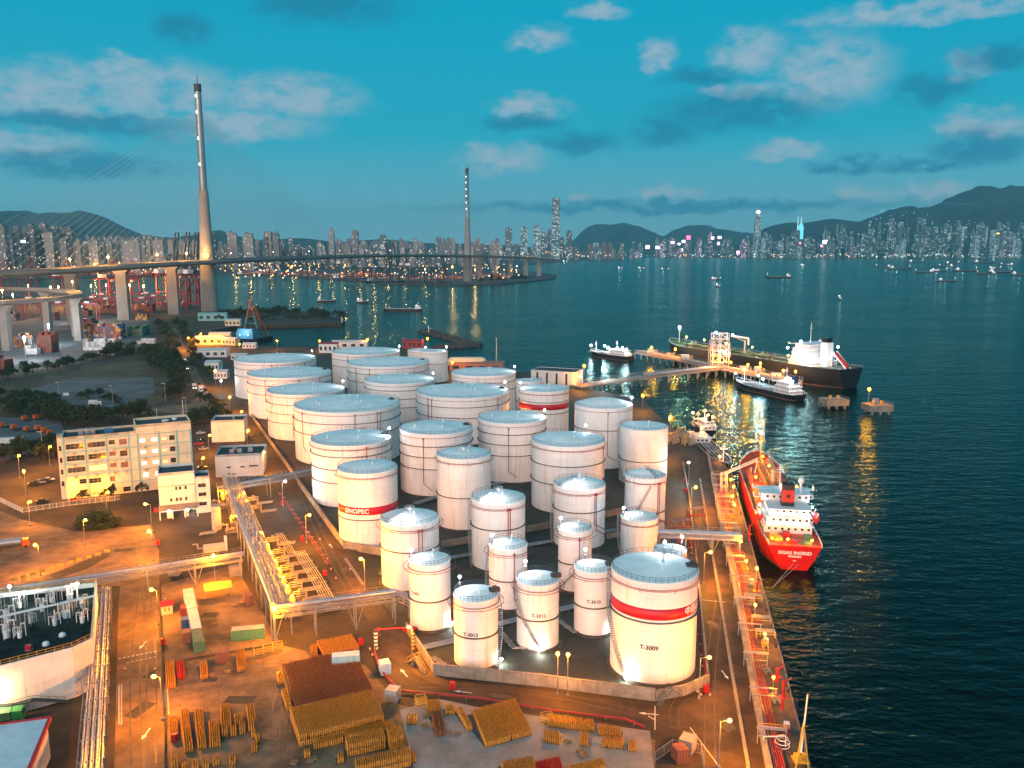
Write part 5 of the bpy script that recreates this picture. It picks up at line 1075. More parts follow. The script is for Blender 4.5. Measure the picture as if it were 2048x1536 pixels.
mt['deckor'] = mat('orange_deck', (.34, .045, .015), .6, 0, .45, .35); mt['deckgr'] = mat('green_deck', (.045, .075, .03), .7, 0, .6, .15); mt['deckgy'] = mat('grey_deck', (.14, .16, .17), .6, 0, .3, .4)
mt['shipw'] = mat('ship_white', (.72, .72, .71), .45, 0, .08, .4, streak=.12)
# --- red tanker at the quay
s0, s1 = G(1588, 1140, 0), G(1513, 902, 11); hd = Vector((s1.x - s0.x, s1.y - s0.y, 0)); Lr = hd.length; hd.normalize(); mid = s0 + hd * Lr / 2; mid.z = 0
rt = ship('gas_tanker', 'red gas tanker with white accommodation moored at the quay', 'ship', mid, math.atan2(hd.y, hd.x), Lr, 16.5, 6.8, mt['hullred'], mt['deckor'], 4, fine=.16, transom=.92)
xs = -Lr / 2
zt = house(rt, xs + 15, xs + 31, 14.5, 6.3, 3, mt['shipw'])
house(rt, xs + 24, xs + 32, 15, zt, 1, mt['shipw'])
MB().bx(xs + 14, xs + 23, -6.6, 6.6, zt, zt + .3).build('boat_deck', mt['shipw'], rt)
MB().bx(xs + 17.5, xs + 21.5, -1.8, 1.8, zt, zt + 5.5).build('funnel', mt['red'], rt); MB().bx(xs + 17.45, xs + 21.55, -1.85, 1.85, zt + 5.5, zt + 7.2).bx(xs + 17.45, xs + 21.55, -1.85, 1.85, zt, zt + 1.6).build('funnel_cap', mt['black'], rt)
MB().bx(xs + 17.44, xs + 17.49, -.6, .6, zt + 3, zt + 4.2).build('funnel_emblem', mt['black'], rt)
m = MB()
for k in range(3): m.tube((xs + 18.5 + k, 0, zt + 7.2), (xs + 18.5 + k, 0, zt + 8.6), .25, 8)
m.build('exhaust', mt['black'], rt)
mast(rt, xs + 27, 1.5, zt + 2.6, 9, mt['shipw']); MB().tube((xs + 26, -5, zt + 2.6), (xs + 26, -5, zt + 6), .3, 8).sphere((xs + 26, -5, zt + 6.6), .95, 12, 8).build('radar_dome', mt['shipw'], rt)
for s in (-1, 1):
    MB().add(*[[Vector((xs + 19 + p[0] * 3.2, s * 8.6 + p[1] * 1.25, zt - 3.6 + p[2] * 1.3)) for p in ((-1, -.4, 0), (-.6, -1, .1), (.6, -1, .1), (1, -.4, 0), (1, .4, 0), (.6, 1, .1), (-.6, 1, .1), (-1, .4, 0), (-.7, -.7, 1), (.7, -.7, 1), (.7, .7, 1), (-.7, .7, 1), (-.8, 0, -1), (.8, 0, -1))],
              [(8, 9, 10, 11), (1, 2, 9, 8), (0, 1, 8), (2, 3, 9), (3, 4, 10, 9), (4, 5, 10), (5, 6, 11, 10), (6, 7, 11), (7, 0, 8, 11), (12, 13, 2, 1), (12, 1, 0), (13, 3, 2), (12, 0, 7), (13, 4, 3), (12, 7, 6), (13, 5, 4), (12, 6, 5, 13)]]).build('lifeboat', mt['red'], rt)
    for dx in (16.6, 21.4): MB().path([(xs + dx, s * 7, zt - 5), (xs + dx, s * 9.2, zt - 1.6), (xs + dx, s * 9.0, zt - 1.2)], .16, 6).build('davit', mt['shipw'], rt)
for s in (-1, 1):
    MB().tube((xs + 40, s * 3.9, 8.6), (xs + Lr * .46, s * 3.9, 8.6), 3.2, 20).sphere((xs + Lr * .46, s * 3.9, 8.6), 3.2, 16, 8).sphere((xs + 40, s * 3.9, 8.6), 3.2, 16, 8).build('cargo_tank', mt['deckor'], rt)
    MB().tube((xs + Lr * .52, s * 3.6, 8.4), (xs + Lr * .74, s * 3.6, 8.4), 3.0, 20).sphere((xs + Lr * .74, s * 3.6, 8.4), 3.0, 16, 8).sphere((xs + Lr * .52, s * 3.6, 8.4), 3.0, 16, 8).build('cargo_tank', mt['deckor'], rt)
for k, (f_, y) in enumerate(((.36, -6), (.42, 6), (.48, -6.5), (.56, 6), (.60, -6), (.68, 5.6), (.72, -5.4), (.40, 0), (.64, 0), (.76, 2), (.44, -1), (.70, -2))):
    x = xs + Lr * f_; MB().bx(x - 1, x + 1, y - .8, y + .8, 6.4, 8.4).tube((x, y, 8), (x, y, 12.6), .22, 7).tube((x - 1.5, y, 9.2), (x + 1.5, y, 9.2), .2, 7).build('valve_station', mt[('green', 'mpipe', 'yellow', 'red')[k % 4]], rt)
for s in (-1, 1): MB().bx(xs + 33, xs + Lr * .8, s * 7.4 - .6, s * 7.4 + .6, 6.32, 6.5).build('side_walkway', mt['deckgr'], rt)
for k in range(6): MB().tube((xs + 34, -2.2 + k * .8, 12.4), (xs + Lr * .82, -2.2 + k * .8, 12.4), .17, 7).build('deck_pipe', mt[('mpipe', 'redpipe', 'green')[k % 3]], rt)
m = MB()
for k in range(16):
    x = xs + 35 + k * (Lr * .8 - 35) / 16
    for y in (-3, 3): m.bar((x, y, 6.5), (x, y, 13.2), .14)
    m.bar((x, -3, 12.1), (x, 3, 12.1), .16)
for y in (-3, 3): m.bar((xs + 34, y, 13.2), (xs + Lr * .8, y, 13.2), .1)
m.build('pipe_trestle', mt['yellow'], rt)
mx = xs + Lr * .50
MB().tube((mx, 0, 6), (mx, 0, 17), .8, 12).build('crane_post', mt['mpipe'], rt); m = MB()
for y in (-.5, .5): m.bar((mx, y, 16.5), (mx + 17, y * .5, 20), .3)
for k in range(10): m.bar((mx + 1.7 * k, -.5, 16.5 + .35 * k), (mx + 1.7 * (k + 1), .4, 16.85 + .35 * k), .12)
m.build('crane_jib', mt['mpipe'], rt)
mast(rt, xs + Lr * .87, 0, 8, 15, mt['yellow'], 'foremast'); slamp(rt, (xs + Lr * .87, 0, 22), 2600, (.9, 1, .75), .5)
for k in range(5): MB().tube((xs + Lr * (.80 + .03 * k), (-3, 3, -2, 2, 0)[k], 8.2), (xs + Lr * (.80 + .03 * k), (-3, 3, -2, 2, 0)[k], 10.2), .7, 10).build('winch', mt['red'], rt)
for k, (dx, y) in enumerate(((3, -4), (6, 4), (4, 0), (9, -5), (9, 5), (11, 1))): MB().bx(xs + dx, xs + dx + 2, y - 1, y + 1, 6.3, 7.8).tube((xs + dx + 1, y - 1.3, 7), (xs + dx + 1, y + 1.3, 7), .6, 10).build('mooring_winch', mt[('green', 'yellow', 'red')[k % 3]], rt)
for p, pw in (((xs + 13, -4, 13), 700), ((xs + 13, 4, 13), 700), ((xs + 33, 0, 17), 1500), ((xs + 22, -8.2, zt - 1), 700), ((xs + 22, 8.2, zt - 1), 500)): slamp(rt, p, pw * 2.4, WHT, .24)
for p in ((xs + 1.5, -5, 9), (xs + 1.5, 2, 9), (xs + 1.5, 6.5, 9), (xs + Lr * .4, -6.5, 14), (xs + Lr * .62, 0, 15), (xs + Lr * .5, 6, 14), (xs + Lr * .8, 0, 14)): slamp(rt, p, 7000, SOD, .24, 'sodium')
def flat_text(s, size, parent, loc, rot, matl, sx=1.0):
    me = text_mesh(s, size); me.materials.clear(); me.materials.append(matl); o = link('lettering', me, parent); o.location = loc; o.rotation_euler = rot; o.scale = (sx, 1, 1); return o
rot_st = (R(90), 0, R(-90))
flat_text('SIGAS INGRID', 1.35, rt, (xs - .12, 0, 5.3), rot_st, mt['inkw'], 1.15); flat_text('PANAMA', .95, rt, (xs - .12, 0, 4.2), rot_st, mt['inkw']); flat_text('IMO', .5, rt, (xs - .12, 0, 2.9), rot_st, mt['inkw'])
for k in (0, 1): tag(MB().tube(G(1586 + 12 * k, 1128, 6), G(1545, 1175), .06, 5).build('mooring_rope', mt['concl']), 'taut mooring rope from the red stern, %s of two' % ('left', 'right')[k], 'rope')
# --- black tanker at the jetty
b0, b1 = G(1700, 776, 0), G(1345, 705, 4); hd = Vector((b1.x - b0.x, b1.y - b0.y, 0)); Lb = hd.length; hd.normalize(); mid = b0 + hd * Lb / 2; mid.z = 0
bt = ship('oil_tanker', 'large black-hulled tanker with white stern house lying behind the jetty', 'ship', mid, math.atan2(hd.y, hd.x), Lb, 29, 13, mt['hullblk'], mt['deckgr'], 3, fine=.14, transom=.8)
xb = -Lb / 2; zt = house(bt, xb + 24, xb + 44, 27, 12.5, 5, mt['shipw'], 3.0)
mast(bt, xb + 37, 0, zt, 15, mt['shipw']); MB().bx(xb + 19, xb + 25, -3, 3, 12.5, zt + 2).build('funnel_casing', mt['shipw'], bt); MB().bx(xb + 19.6, xb + 24, -2.2, 2.2, zt + 2, zt + 5).build('funnel', mt['hullblk'], bt)
MB().tube((xb + 3, 0, 14), (xb + 14, 0, 22), 1.5, 10).build('free_fall_lifeboat', mt['red'], bt); MB().bar((xb + 2, -2.4, 12.5), (xb + 15, -2.4, 24), .5).bar((xb + 2, 2.4, 12.5), (xb + 15, 2.4, 24), .5).bar((xb + 15, -2.4, 12.5), (xb + 15, -2.4, 24), .4).bar((xb + 15, 2.4, 12.5), (xb + 15, 2.4, 24), .4).build('lifeboat_ramp', mt['shipw'], bt)
for k in range(7): MB().tube((xb + 48, -4 + k * 1.3, 14.2), (xb + Lb * .9, -4 + k * 1.3, 14.2), .3, 7).build('deck_pipe', mt[('mpipe', 'green')[k % 2]], bt)
rs = random.Random(8)
for k in range(40):
    x, y = xb + rs.uniform(50, Lb * .93), rs.uniform(-11, 11); h = rs.uniform(.8, 3); MB().bx(x - rs.uniform(.5, 2), x + 1, y - .6, y + .6, 12.5, 12.5 + h).tube((x, y, 12.5), (x, y, 13.5 + h), .25, 6).build('deck_fitting', mt[rs.choice(('mpipe', 'dark', 'redpipe', 'steel'))], bt)
for k in range(5): MB().bx(xb + Lb * (.35 + .11 * k), xb + Lb * (.35 + .11 * k) + .8, -12, 12, 12.6, 15).build('cross_beam', mt['deckgr'], bt)
MB().tube((xb + Lb * .52, 3, 12), (xb + Lb * .52, 3, 24), .8, 10).tube((xb + Lb * .52, 3, 23), (xb + Lb * .60, 3, 26), .5, 8).build('hose_crane', mt['mpipe'], bt)
mast(bt, xb + Lb * .955, 0, 14, 14, mt['shipw'], 'foremast'); slamp(bt, (xb + Lb * .955, 0, 27), 30000, (.65, 1, .75), .9)
for p, pw in (((xb + 26, -16, 25), 16000), ((xb + 46, 0, 28), 22000), ((xb + 30, 16, 20), 14000), ((xb + 22, 16, 18), 16000), ((xb + 12, 8, 20), 9000), ((xb + 46, 13, 24), 16000)): slamp(bt, p, pw, WHT, .6)
for p in ((xb + Lb * .45, 8, 20), (xb + Lb * .6, 8, 20), (xb + Lb * .75, 6, 20), (xb + Lb * .88, 4, 20), (xb + 48, 10, 18)): slamp(bt, p, 9000, (.9, .8, .2), .5, 'sodium')
# --- small vessels
def coaster(p0, p1, B, D, label, hm, dm, light_col=WHT, n_l=4, tiers=2, dark=False, aft=.3, name='coaster', deckhouse='shipw', fm='hullblk', pw=2600):
    a, b = G(*p0, 0), G(*p1, 0); hd = b - a; L = hd.length; hd.normalize(); t = ship(name, label, 'ship', a + hd * L / 2, math.atan2(hd.y, hd.x), L, B, D, hm, dm, D * .5, fine=.3)
    x = -L / 2; z = house(t, x + L * .06, x + L * aft, B * .8, D - .4, tiers, mt[deckhouse], 2.5); mast(t, x + L * aft * .7, 0, z, B * .7, mt['shipw'])
    MB().bx(x + L * .07, x + L * .07 + B * .22, -B * .12, B * .12, z - .2, z + B * .35).build('funnel', mt[fm], t); mast(t, x + L * .88, 0, D, B * .9, mt['shipw'], 'foremast')
    for k in range(4): MB().tube((x + L * (aft + .03), -B * .25 + k * B * .17, D + 1), (x + L * .85, -B * .25 + k * B * .17, D + 1), .22, 6).build('deck_pipe', mt['steel'], t)
    for k in range(3): MB().bx(x + L * (aft + .12 + .16 * k), x + L * (aft + .2 + .16 * k), -B * .32, B * .32, D - .4, D + .9).build('hatch', mt['deckgy'], t)
    for k in range(n_l): slamp(t, (x + L * (.05 + .9 * k / max(1, n_l - 1)), (-1) ** k * B * .3, z + 1.5 if k < 2 else D + 6), pw, light_col, .4)
    return t
coaster((1600, 802), (1474, 772), 13, 3.6, 'black coaster with blue-lit stern works moored below the jetty', mt['hullblk'], mt['deckgy'], (.55, .85, 1), 5, 3, deckhouse='shipw', pw=16000)
coaster((1262, 722), (1183, 712), 11, 4, 'brightly lit small white-decked tanker left of the jetty head', mt['hullblk'], mt['deckgy'], WHT, 5, 2, aft=.5, pw=20000)
coaster((1388, 880), (1455, 948), 9, 3.2, 'dark workboat wedged between the quay end and the red tanker', mt['hullblk'], mt['deckgy'], SOD, 2, 1, pw=4000)
coaster((1420, 873), (1392, 858), 8, 3, 'orange-lit tug with a black funnel at the quay end', mt['hullblk'], mt['deckor'], (1, .5, .1), 3, 2, aft=.6, name='tug', pw=9000)
# --- jetty
jt = thing('jetty', 'long pipe trestle jetty on piles leading out to the tanker berth', 'jetty', (0, 0, 0))
J = [G(1152, 772, 6), G(1290, 752, 6), G(1442, 735, 6)]; H0, H1 = G(1282, 703, 6), G(1590, 762, 6)
def jdeck(a, b, w, nm):
    d = (b - a).normalized(); n = Vector((-d.y, d.x, 0)) * w / 2; MB().prism([tuple((a + n)[:2]), tuple((b + n)[:2]), tuple((b - n)[:2]), tuple((a - n)[:2])], 4.8, 6).build(nm, mt['conc'], jt); k = max(2, int((b - a).length / 9))
    for i in range(k + 1):
        p = a.lerp(b, i / k)
        for s in (-.85, .85): MB().tube((p + n * s).xy.to_3d() + Vector((0, 0, -4)), (p + n * s).xy.to_3d() + Vector((0, 0, 4.8)), .5, 8).build('pile', mt['conc'], jt)
    m = MB()
    for s in (-1, 1):
        for i in range(k * 3 + 1): p = a.lerp(b, i / k / 3) + n * s; m.bar(p, p + Vector((0, 0, 2.2)), .16)
        for z in (1.1, 2.2): m.bar(a + n * s + Vector((0, 0, z)), b + n * s + Vector((0, 0, z)), .14)
    m.build('railing', mt['steel'], jt)
    return n
n1 = jdeck(J[0], J[1], 12, 'approach_deck'); n2 = jdeck(J[1], J[2], 9, 'trestle_deck'); n3 = jdeck(H0, H1, 14, 'berth_deck')
for i in range(6): MB().tube(J[1] + n2 * (-.7 + .28 * i) + Vector((0, 0, 1.2)), J[2] + n2 * (-.7 + .28 * i) + Vector((0, 0, 1.2)), .3, 7).build('pipe', mt['pipe'], jt)
for i in range(5): MB().tube(H0 + n3 * (-.5 + .2 * i) + Vector((0, 0, 1.0)), H1 + n3 * (-.5 + .2 * i) + Vector((0, 0, 1.0)), .25, 7).build('pipe', mt['mpipe'], jt)
t = thing('access_tower', 'white lattice gangway tower rising from the jetty head', 'tower', G(1438, 735, 6)); tz = 26
m = MB()
for a in (-6, 0, 6):
    for b in (-3, 3): m.bar((a, b, 0), (a, b, tz), .35)
for k in range(7):
    z = tz * k / 6
    for b in (-3, 3): m.bar((-6, b, z), (6, b, z), .22); m.bar((-6, b, z), (0, b, min(tz, z + tz / 6)), .16) if k < 6 else None; m.bar((6, b, z), (0, b, min(tz, z + tz / 6)), .16) if k < 6 else None
    for a in (-6, 0, 6): m.bar((a, -3, z), (a, 3, z), .2)
m.build('lattice', mt['white'], t)
for k in range(4): MB().bx(-5.8, 5.8, -2.8, 2.8, 4 + k * 6, 4.2 + k * 6).build('landing', mt['steel'], t)
MB().path([(9, 0, tz - 2), (22, 2, tz - 4), (22, 2, tz - 9)], .7, 8).build('gangway', mt['white'], t)
for p in ((-4, -3.4, tz + 1), (9, -1, tz - 1), (3, -3.4, 12)): slamp(t, p, 12000, WHT, .5)
for k, (f_, w, d, h, c_) in enumerate(((.08, 5, 4, 3.2, 'cream'), (.22, 3, 3, 3, 'mpipe'), (.34, 6, 4, 4, 'steel'), (.72, 5, 5, 3.5, 'mpipe'), (.80, 4, 4, 5, 'steel'), (.90, 6, 4, 3, 'cream'))):
    t = thing('jetty_hut', 'small lit equipment hut on the jetty head, %s from its left end' % nth(k), 'hut', H0.lerp(H1, f_)); MB().bx(-w / 2, w / 2, -d / 2, d / 2, 0, h).build('wall', mt[c_], t); MB().bx(-w / 2 - .3, w / 2 + .3, -d / 2 - .3, d / 2 + .3, h, h + .25).build('roof', mt['steel'], t); MB().bx(-.5, .5, -d / 2 - .04, -d / 2 - .01, .1, 2.1).build('door', mt['dark'], t)
    for j in range(3): MB().path([(w / 2 + 1 + j, -1, .2), (w / 2 + 1 + j, -1, 2.4 + j * .5), (w / 2 + 1 + j, 3, 2.4 + j * .5), (w / 2 + 1 + j, 3, .2)], .18, 6).build('pipe_loop', mt['mpipe'], t)
for k in range(5):
    t = thing('marine_loader', 'brown upright marine loading arm on the jetty head, %s from the lattice tower' % nth(k), 'loading arm', H0.lerp(H1, .50 + .032 * k) + Vector((0, 0, 0)), 0, 'loading arms on the jetty head')
    MB().tube((0, 0, 0), (0, 0, 13), .5, 8).build('riser', mt['mpipe'], t); MB().path([(0, 0, 13), (1, 2, 19), (2, 4, 8)], .35, 7).build('arm', mt['mpipe'], t); MB().box((0, -1, 14), (1, 1.4, 1.6)).build('counterweight', mt['redpipe'], t)
for k, (a, b) in enumerate(((1303, 712), (1350, 716), (1436, 738), (1461, 744), (1495, 749), (1520, 746), (1566, 762), (1590, 764), (1168, 752), (1206, 758))):
    t = thing('jetty_lamp', ('sodium lamp on the jetty, %s from the shore side' if k < 8 else 'lamp near the shore end of the jetty, %s one') % (nth(k) if k < 8 else ('orange', 'white')[k - 8]), 'lamp', G(a, b, 6), 0, 'lamps on the jetty')
    MB().tube((0, 0, 0), (0, 0, 7), .12, 6).build('pole', mt['steel'], t); MB().sphere((0, 0, 7.2), .55, 10, 6).build('lens', mt['whitelamp' if k == 9 else 'sodium'], t); light(t, (0, 0, 7.2), 20000, WHT if k == 9 else SOD, .65)
for (a, b), lb_, lt in (((1668, 797), 'square concrete mooring dolphin with two bollards near the tanker stern', 0), ((1755, 808), 'outermost concrete mooring dolphin carrying a lit orange lamp', 1)):
    t = thing('mooring_dolphin', lb_, 'dolphin', G(a, b, 5.5), .1); MB().bx(-7, 7, -5.5, 5.5, -3.6, 0).build('cap', mt['conc'], t)
    for x in (-5, 0, 5):
        for y in (-4, 4): MB().tube((x, y, -8), (x, y, -2.2), .8, 8).build('pile', mt['conc'], t)
    for x in (-2.5, 2.5): MB().tube((x, 0, 0), (x, 0, 1.4), .7, 10).tube((x, 0, 1.4), (x, 0, 1.8), 1.0, 10).build('bollard', mt['yellow'], t)
    if lt: MB().tube((-4, 3, 0), (-4, 3, 8), .15, 6).box((0, 2, 1.5), (3, 2, 3)).build('lamp_mast', mt['steel'], t); MB().sphere((-4, 3, 8.3), .7, 10, 6).build('lens', mt['sodium'], t); light(t, (-4, 3, 8.3), 14000, SOD, .8)
    MB().bx(-7, 7, -5.6, -5.5, .9, 1.0).bx(6.95, 7.05, -5.5, 5.5, .9, 1.0).build('railing', mt['steel'], t)
t = thing('water_building', 'white box building with a dark roof at the root of the jetty', 'building', G(1062, 770), math.atan2(-14, 30))
a0, a1 = G(1062, 770), G(1150, 776); t.rotation_euler = (0, 0, math.atan2(a1.y - a0.y, a1.x - a0.x)); Wd = (a1 - a0).length
block(t, 0, Wd, 0, 16, 0, 10.5, mt['bwhite'], [(Wd * (.12 + .22 * k), Wd * (.12 + .22 * k) + 1.5, 1.5, 9, 'd') for k in range(4)], parapet=.3)
# ================================================================== cable-stayed bridge
mt['pylon'] = mat('pylon_concrete', (.29, .265, .245), .8, 0, .12, .05, streak=.3); mt['pysteel'] = mat('pylon_steel', (.30, .30, .31), .4, .5, .12, .1); mt['cable'] = mat('cable_white', (.5, .5, .5), .5, 0, .05)
br = thing('cable_stayed_bridge', 'cable-stayed bridge with two needle towers crossing the channel', 'bridge', (0, 0, 0))
T1, T2 = Vector((-445, 1254, 0)), Vector((-125, 2426, 0))
for T, base, TT in ((T1, 4, 324), (T2, 3, 314)):
    t = MB().lathe([(12.2, base), (11, 60), (10.2, 80), (8.0, 130), (6.6, 178)], 24, T).build('tower', mt['pylon'], br)
    MB().lathe([(5.6, 178), (4.6, 316), (4.4, TT)], 20, T).build('tower_top', mt['pysteel'], t); MB().tube(T + Vector((0, 0, TT)), T + Vector((0, 0, TT + 13)), .5, 6).build('spike', mt['dark'], t)
    MB().tube(T + Vector((0, 0, TT - 10)), T + Vector((0, 0, TT + .5)), 5.0, 16).build('crown', mt['dark'], t)
    cdir = Vector((-T.x, -T.y, 0)).normalized(); side = Vector((cdir.y, -cdir.x, 0)) * -1
    for k in range(36): z = 180 + 3.6 * k; MB().box(T + (cdir * .75 - side * .0) * 5.6 + Vector((-3.0, 0, z)), (1.2, 1.0, 1.6)).build('anchor_box', mt['dark'], t) if k % 2 == 0 else None
    for z in ((308, 286, 250, 214) if T is T1 else (292, 276, 258, 240, 222, 204)): MB().box(T + cdir * 5.4 + Vector((-3.2, 0, z)), (1.6, 1.2, 3.4)).build('tower_light', mt['white_s'], t)
DP = [Vector((-720, 640, 66)), Vector((-640, 760, 67.5)), Vector((-575, 880, 69)), Vector((-526, 1022, 71)), Vector((-497, 1095, 74)), Vector((-470, 1190, 76)), Vector((-445, 1254, 78))]
DP += [T1.lerp(T2, k / 10) + Vector((0, 0, 78 + 5 * math.sin(math.pi * k / 10) - 3 * k / 10)) for k in range(1, 11)] + [Vector((-95, 2530, 74)), Vector((-55, 2640, 72)), Vector((-5, 2740, 70)), Vector((60, 2830, 66)), Vector((140, 2900, 60))]
def sweep(P_, w0, w1, h, up=0.0):
    m = MB(); ring = []
    for i, p in enumerate(P_):
        d = (P_[min(i + 1, len(P_) - 1)] - P_[max(0, i - 1)]); d.z = 0; d.normalize(); n = Vector((d.y, -d.x, 0)); wm = (w0 + w1) / 2; hw = (w1 - w0) / 2
        ring.append([p + n * w0 + Vector((0, 0, up)), p + n * w1 + Vector((0, 0, up)), p + n * (wm + hw * .55) + Vector((0, 0, up - h)), p + n * (wm - hw * .55) + Vector((0, 0, up - h))])
    v = [q for r in ring for q in r]; k = 4
    return m.add(v, [(i * k + j, i * k + (j + 1) % k, (i + 1) * k + (j + 1) % k, (i + 1) * k + j) for i in range(len(P_) - 1) for j in range(k)])
mt['deckroad'] = mat('bridge_roadway', (.16, .15, .14), .8, 0, .2, .05)
for a, b in ((-26, -7), (7, 26)):
    d = sweep(DP, a, b, 5.0).build('deck', mt['pylon'], br); sweep(DP, a + 1, b - 1, .15, .2).build('roadway', mt['deckroad'], d); sweep(DP, a - .4, a + .5, 3.4, 1.1).build('parapet', mt['pylon'], d); sweep(DP, b - .5, b + .4, 3.4, 1.1).build('parapet', mt['pylon'], d)
for i in range(0, len(DP) - 1): MB().bar(DP[i].lerp(DP[i + 1], .5) + Vector((-14, 3.8, -2)), DP[i].lerp(DP[i + 1], .5) + Vector((14, -3.8, -2)), 4, 2.5).build('cross_beam', mt['pylon'], br)
def cable(a, b): MB().tube(a, b, .10, 4, caps=False).build('cable', mt['cable'], br)
u12 = (T2 - T1).normalized(); nn = Vector((u12.y, -u12.x, 0))
for T, sgn, cnt in ((T1, 1, 26), (T2, -1, 18), (T2, 1, 8)):
    for k in range(cnt):
        f = (k + 1) / (cnt if cnt > 10 else 12)
        for s in (-16, 16): cable(T + Vector((0, 0, 185 + 105 * f)), T + u12 * sgn * (30 + 460 * f) + nn * s + Vector((0, 0, 80)))
bk = [DP[6], DP[5], DP[4], DP[3], DP[2], DP[1], DP[0]]
for k in range(26):
    f = (k + 1) / 26; L = 20 + 400 * f; i = 0
    while i < 5 and L > (bk[i + 1] - bk[i]).length: L -= (bk[i + 1] - bk[i]).length; i += 1
    p = bk[i].lerp(bk[i + 1], L / (bk[i + 1] - bk[i]).length)
    for s in (-16, 16): cable(T1 + Vector((0, 0, 185 + 105 * f)), p + Vector((s, -s * .3, 0)))
for (x, y), zt_ in (((-526, 1022), 67), ((-499, 1095), 70), ((-472, 1190), 72), ((-585, 880), 65), ((-95, 2530), 70), ((-55, 2640), 68), ((-5, 2740), 66), ((45, 2810), 62), ((90, 2860), 60)):
    p = MB(); w = 7.5; v = []
    for z, s in ((3.5, 1.0), (zt_ - 6, .86), (zt_ - 1, 1.5)): v += [(x + a * w * s, y + b * 4.5, z) for a, b in ((-1, -1), (1, -1), (1, 1), (-1, 1))]
    p.add(v, [(i, (i + 1) % 4, 4 + (i + 1) % 4, 4 + i) for i in range(4)] + [(4 + i, 4 + (i + 1) % 4, 8 + (i + 1) % 4, 8 + i) for i in range(4)] + [(8, 9, 10, 11)]); p.build('pier', mt['pylon'], br)
rl = random.Random(3)
for i, f in enumerate((.1, .3, .5, .62, .78, .9)):
    p = DP[1].lerp(DP[6], f) if False else DP[min(5, int(f * 6))].lerp(DP[min(6, int(f * 6) + 1)], f * 6 % 1)
    MB().tube(p, p + Vector((0, 0, 11)), .25, 6).build('lamp_post', mt['concl'], br); MB().sphere(p + Vector((0, 0, 11.4)), .9, 8, 5).build('lamp', mt['sodium'], br); light(br, p + Vector((0, 0, 11.4)), 90000, (1, .42, .08), 1.1)
for k in range(14):
    p = DP[6].lerp(DP[16], k / 13) if False else DP[6 + min(9, int(k / 1.4))].lerp(DP[7 + min(9, int(k / 1.4))], .5)
    MB().tube(p, p + Vector((0, 0, 9)), .3, 5).build('lamp_post', mt['concl'], br); MB().sphere(p + Vector((0, 0, 9.4)), .8, 8, 5).build('lamp', mt['white_s'], br)
MB().sphere(T1 + Vector((2, -10.5, 85)), 5, 12, 8).build('tower_beacon', mt['sodium_s'], br); light(br, T1 + Vector((4, -22, 88)), 26000, (1, .5, .12), 1.5)
# --- curved ramp viaduct on the left
vd = thing('ramp_viaduct', 'curved concrete ramp viaduct on flared piers below the bridge approach', 'viaduct', (0, 0, 0))
VP = [Vector((-640, 700, 45)), Vector((-560, 715, 46)), Vector((-500, 735, 47)), Vector((-455, 762, 48)), Vector((-432, 800, 49)), Vector((-432, 845, 50)), Vector((-455, 885, 51)), Vector((-500, 915, 52)), Vector((-580, 930, 53)), Vector((-680, 935, 54))]
d = sweep(VP, -6.5, 6.5, 3.2).build('deck', mt['pylon'], vd); sweep(VP, -5.5, 5.5, .15, .2).build('roadway', mt['deckroad'], d); sweep(VP, -6.9, -6.1, 2.6, 1.1).build('parapet', mt['pylon'], d); sweep(VP, 6.1, 6.9, 2.6, 1.1).build('parapet', mt['pylon'], d)
for i in (1, 2, 3, 5, 6, 7, 8):
    x, y, z = VP[i]; v = []; p = MB()
    for zz, s in ((3.5, 1), (z - 9, 1), (z - 5, 1.7), (z - 3, 2.3)): v += [(x + a * 3.4 * s, y + b * 3, zz) for a, b in ((-1, -1), (1, -1), (1, 1), (-1, 1))]
    p.add(v, [(r * 4 + j, r * 4 + (j + 1) % 4, r * 4 + 4 + (j + 1) % 4, r * 4 + 4 + j) for r in range(3) for j in range(4)] + [(12, 13, 14, 15)]); p.build('pier', mt['pylon'], vd)
for i in (1, 3, 4, 6, 8):
    p = VP[i]; MB().tube(p, p + Vector((0, 0, 10)), .2, 6).build('lamp_post', mt['concl'], vd); MB().sphere(p + Vector((0, 0, 10.2)), .7, 8, 5).build('lamp', mt['sodium'], vd); light(vd, p + Vector((0, 0, 10.2)), 45000, (1, .42, .08), .85)
# ================================================================== land across the channel
FARL = [(-700, 585), (-200, 566), (0, 558), (300, 550), (440, 546), (560, 551), (700, 561), (770, 567), (900, 570), (1000, 567), (1060, 562), (1110, 556), (1113, 550), (1050, 541), (1040, 531), (1110, 524), (1140, 520), (1240, 515.5), (1260, 512), (1260, 509), (-900, 509)]
struct(MB().prism([tuple(G(*p, 3)[:2]) for p in FARL], -3, 3).build('far_shore', mat('far_yard', (.07, .065, .06), .9, 0, .3, .01)))
ISL = [(1270, 513), (1500, 514.8), (1800, 516), (2120, 517), (2400, 517), (2500, 506), (1270, 506)]
struct(MB().prism([tuple(G(*p, 3)[:2]) for p in ISL], -3, 3).build('island_shore', mat('island_ground', (.05, .05, .05), .9, 0, .3, .01)))
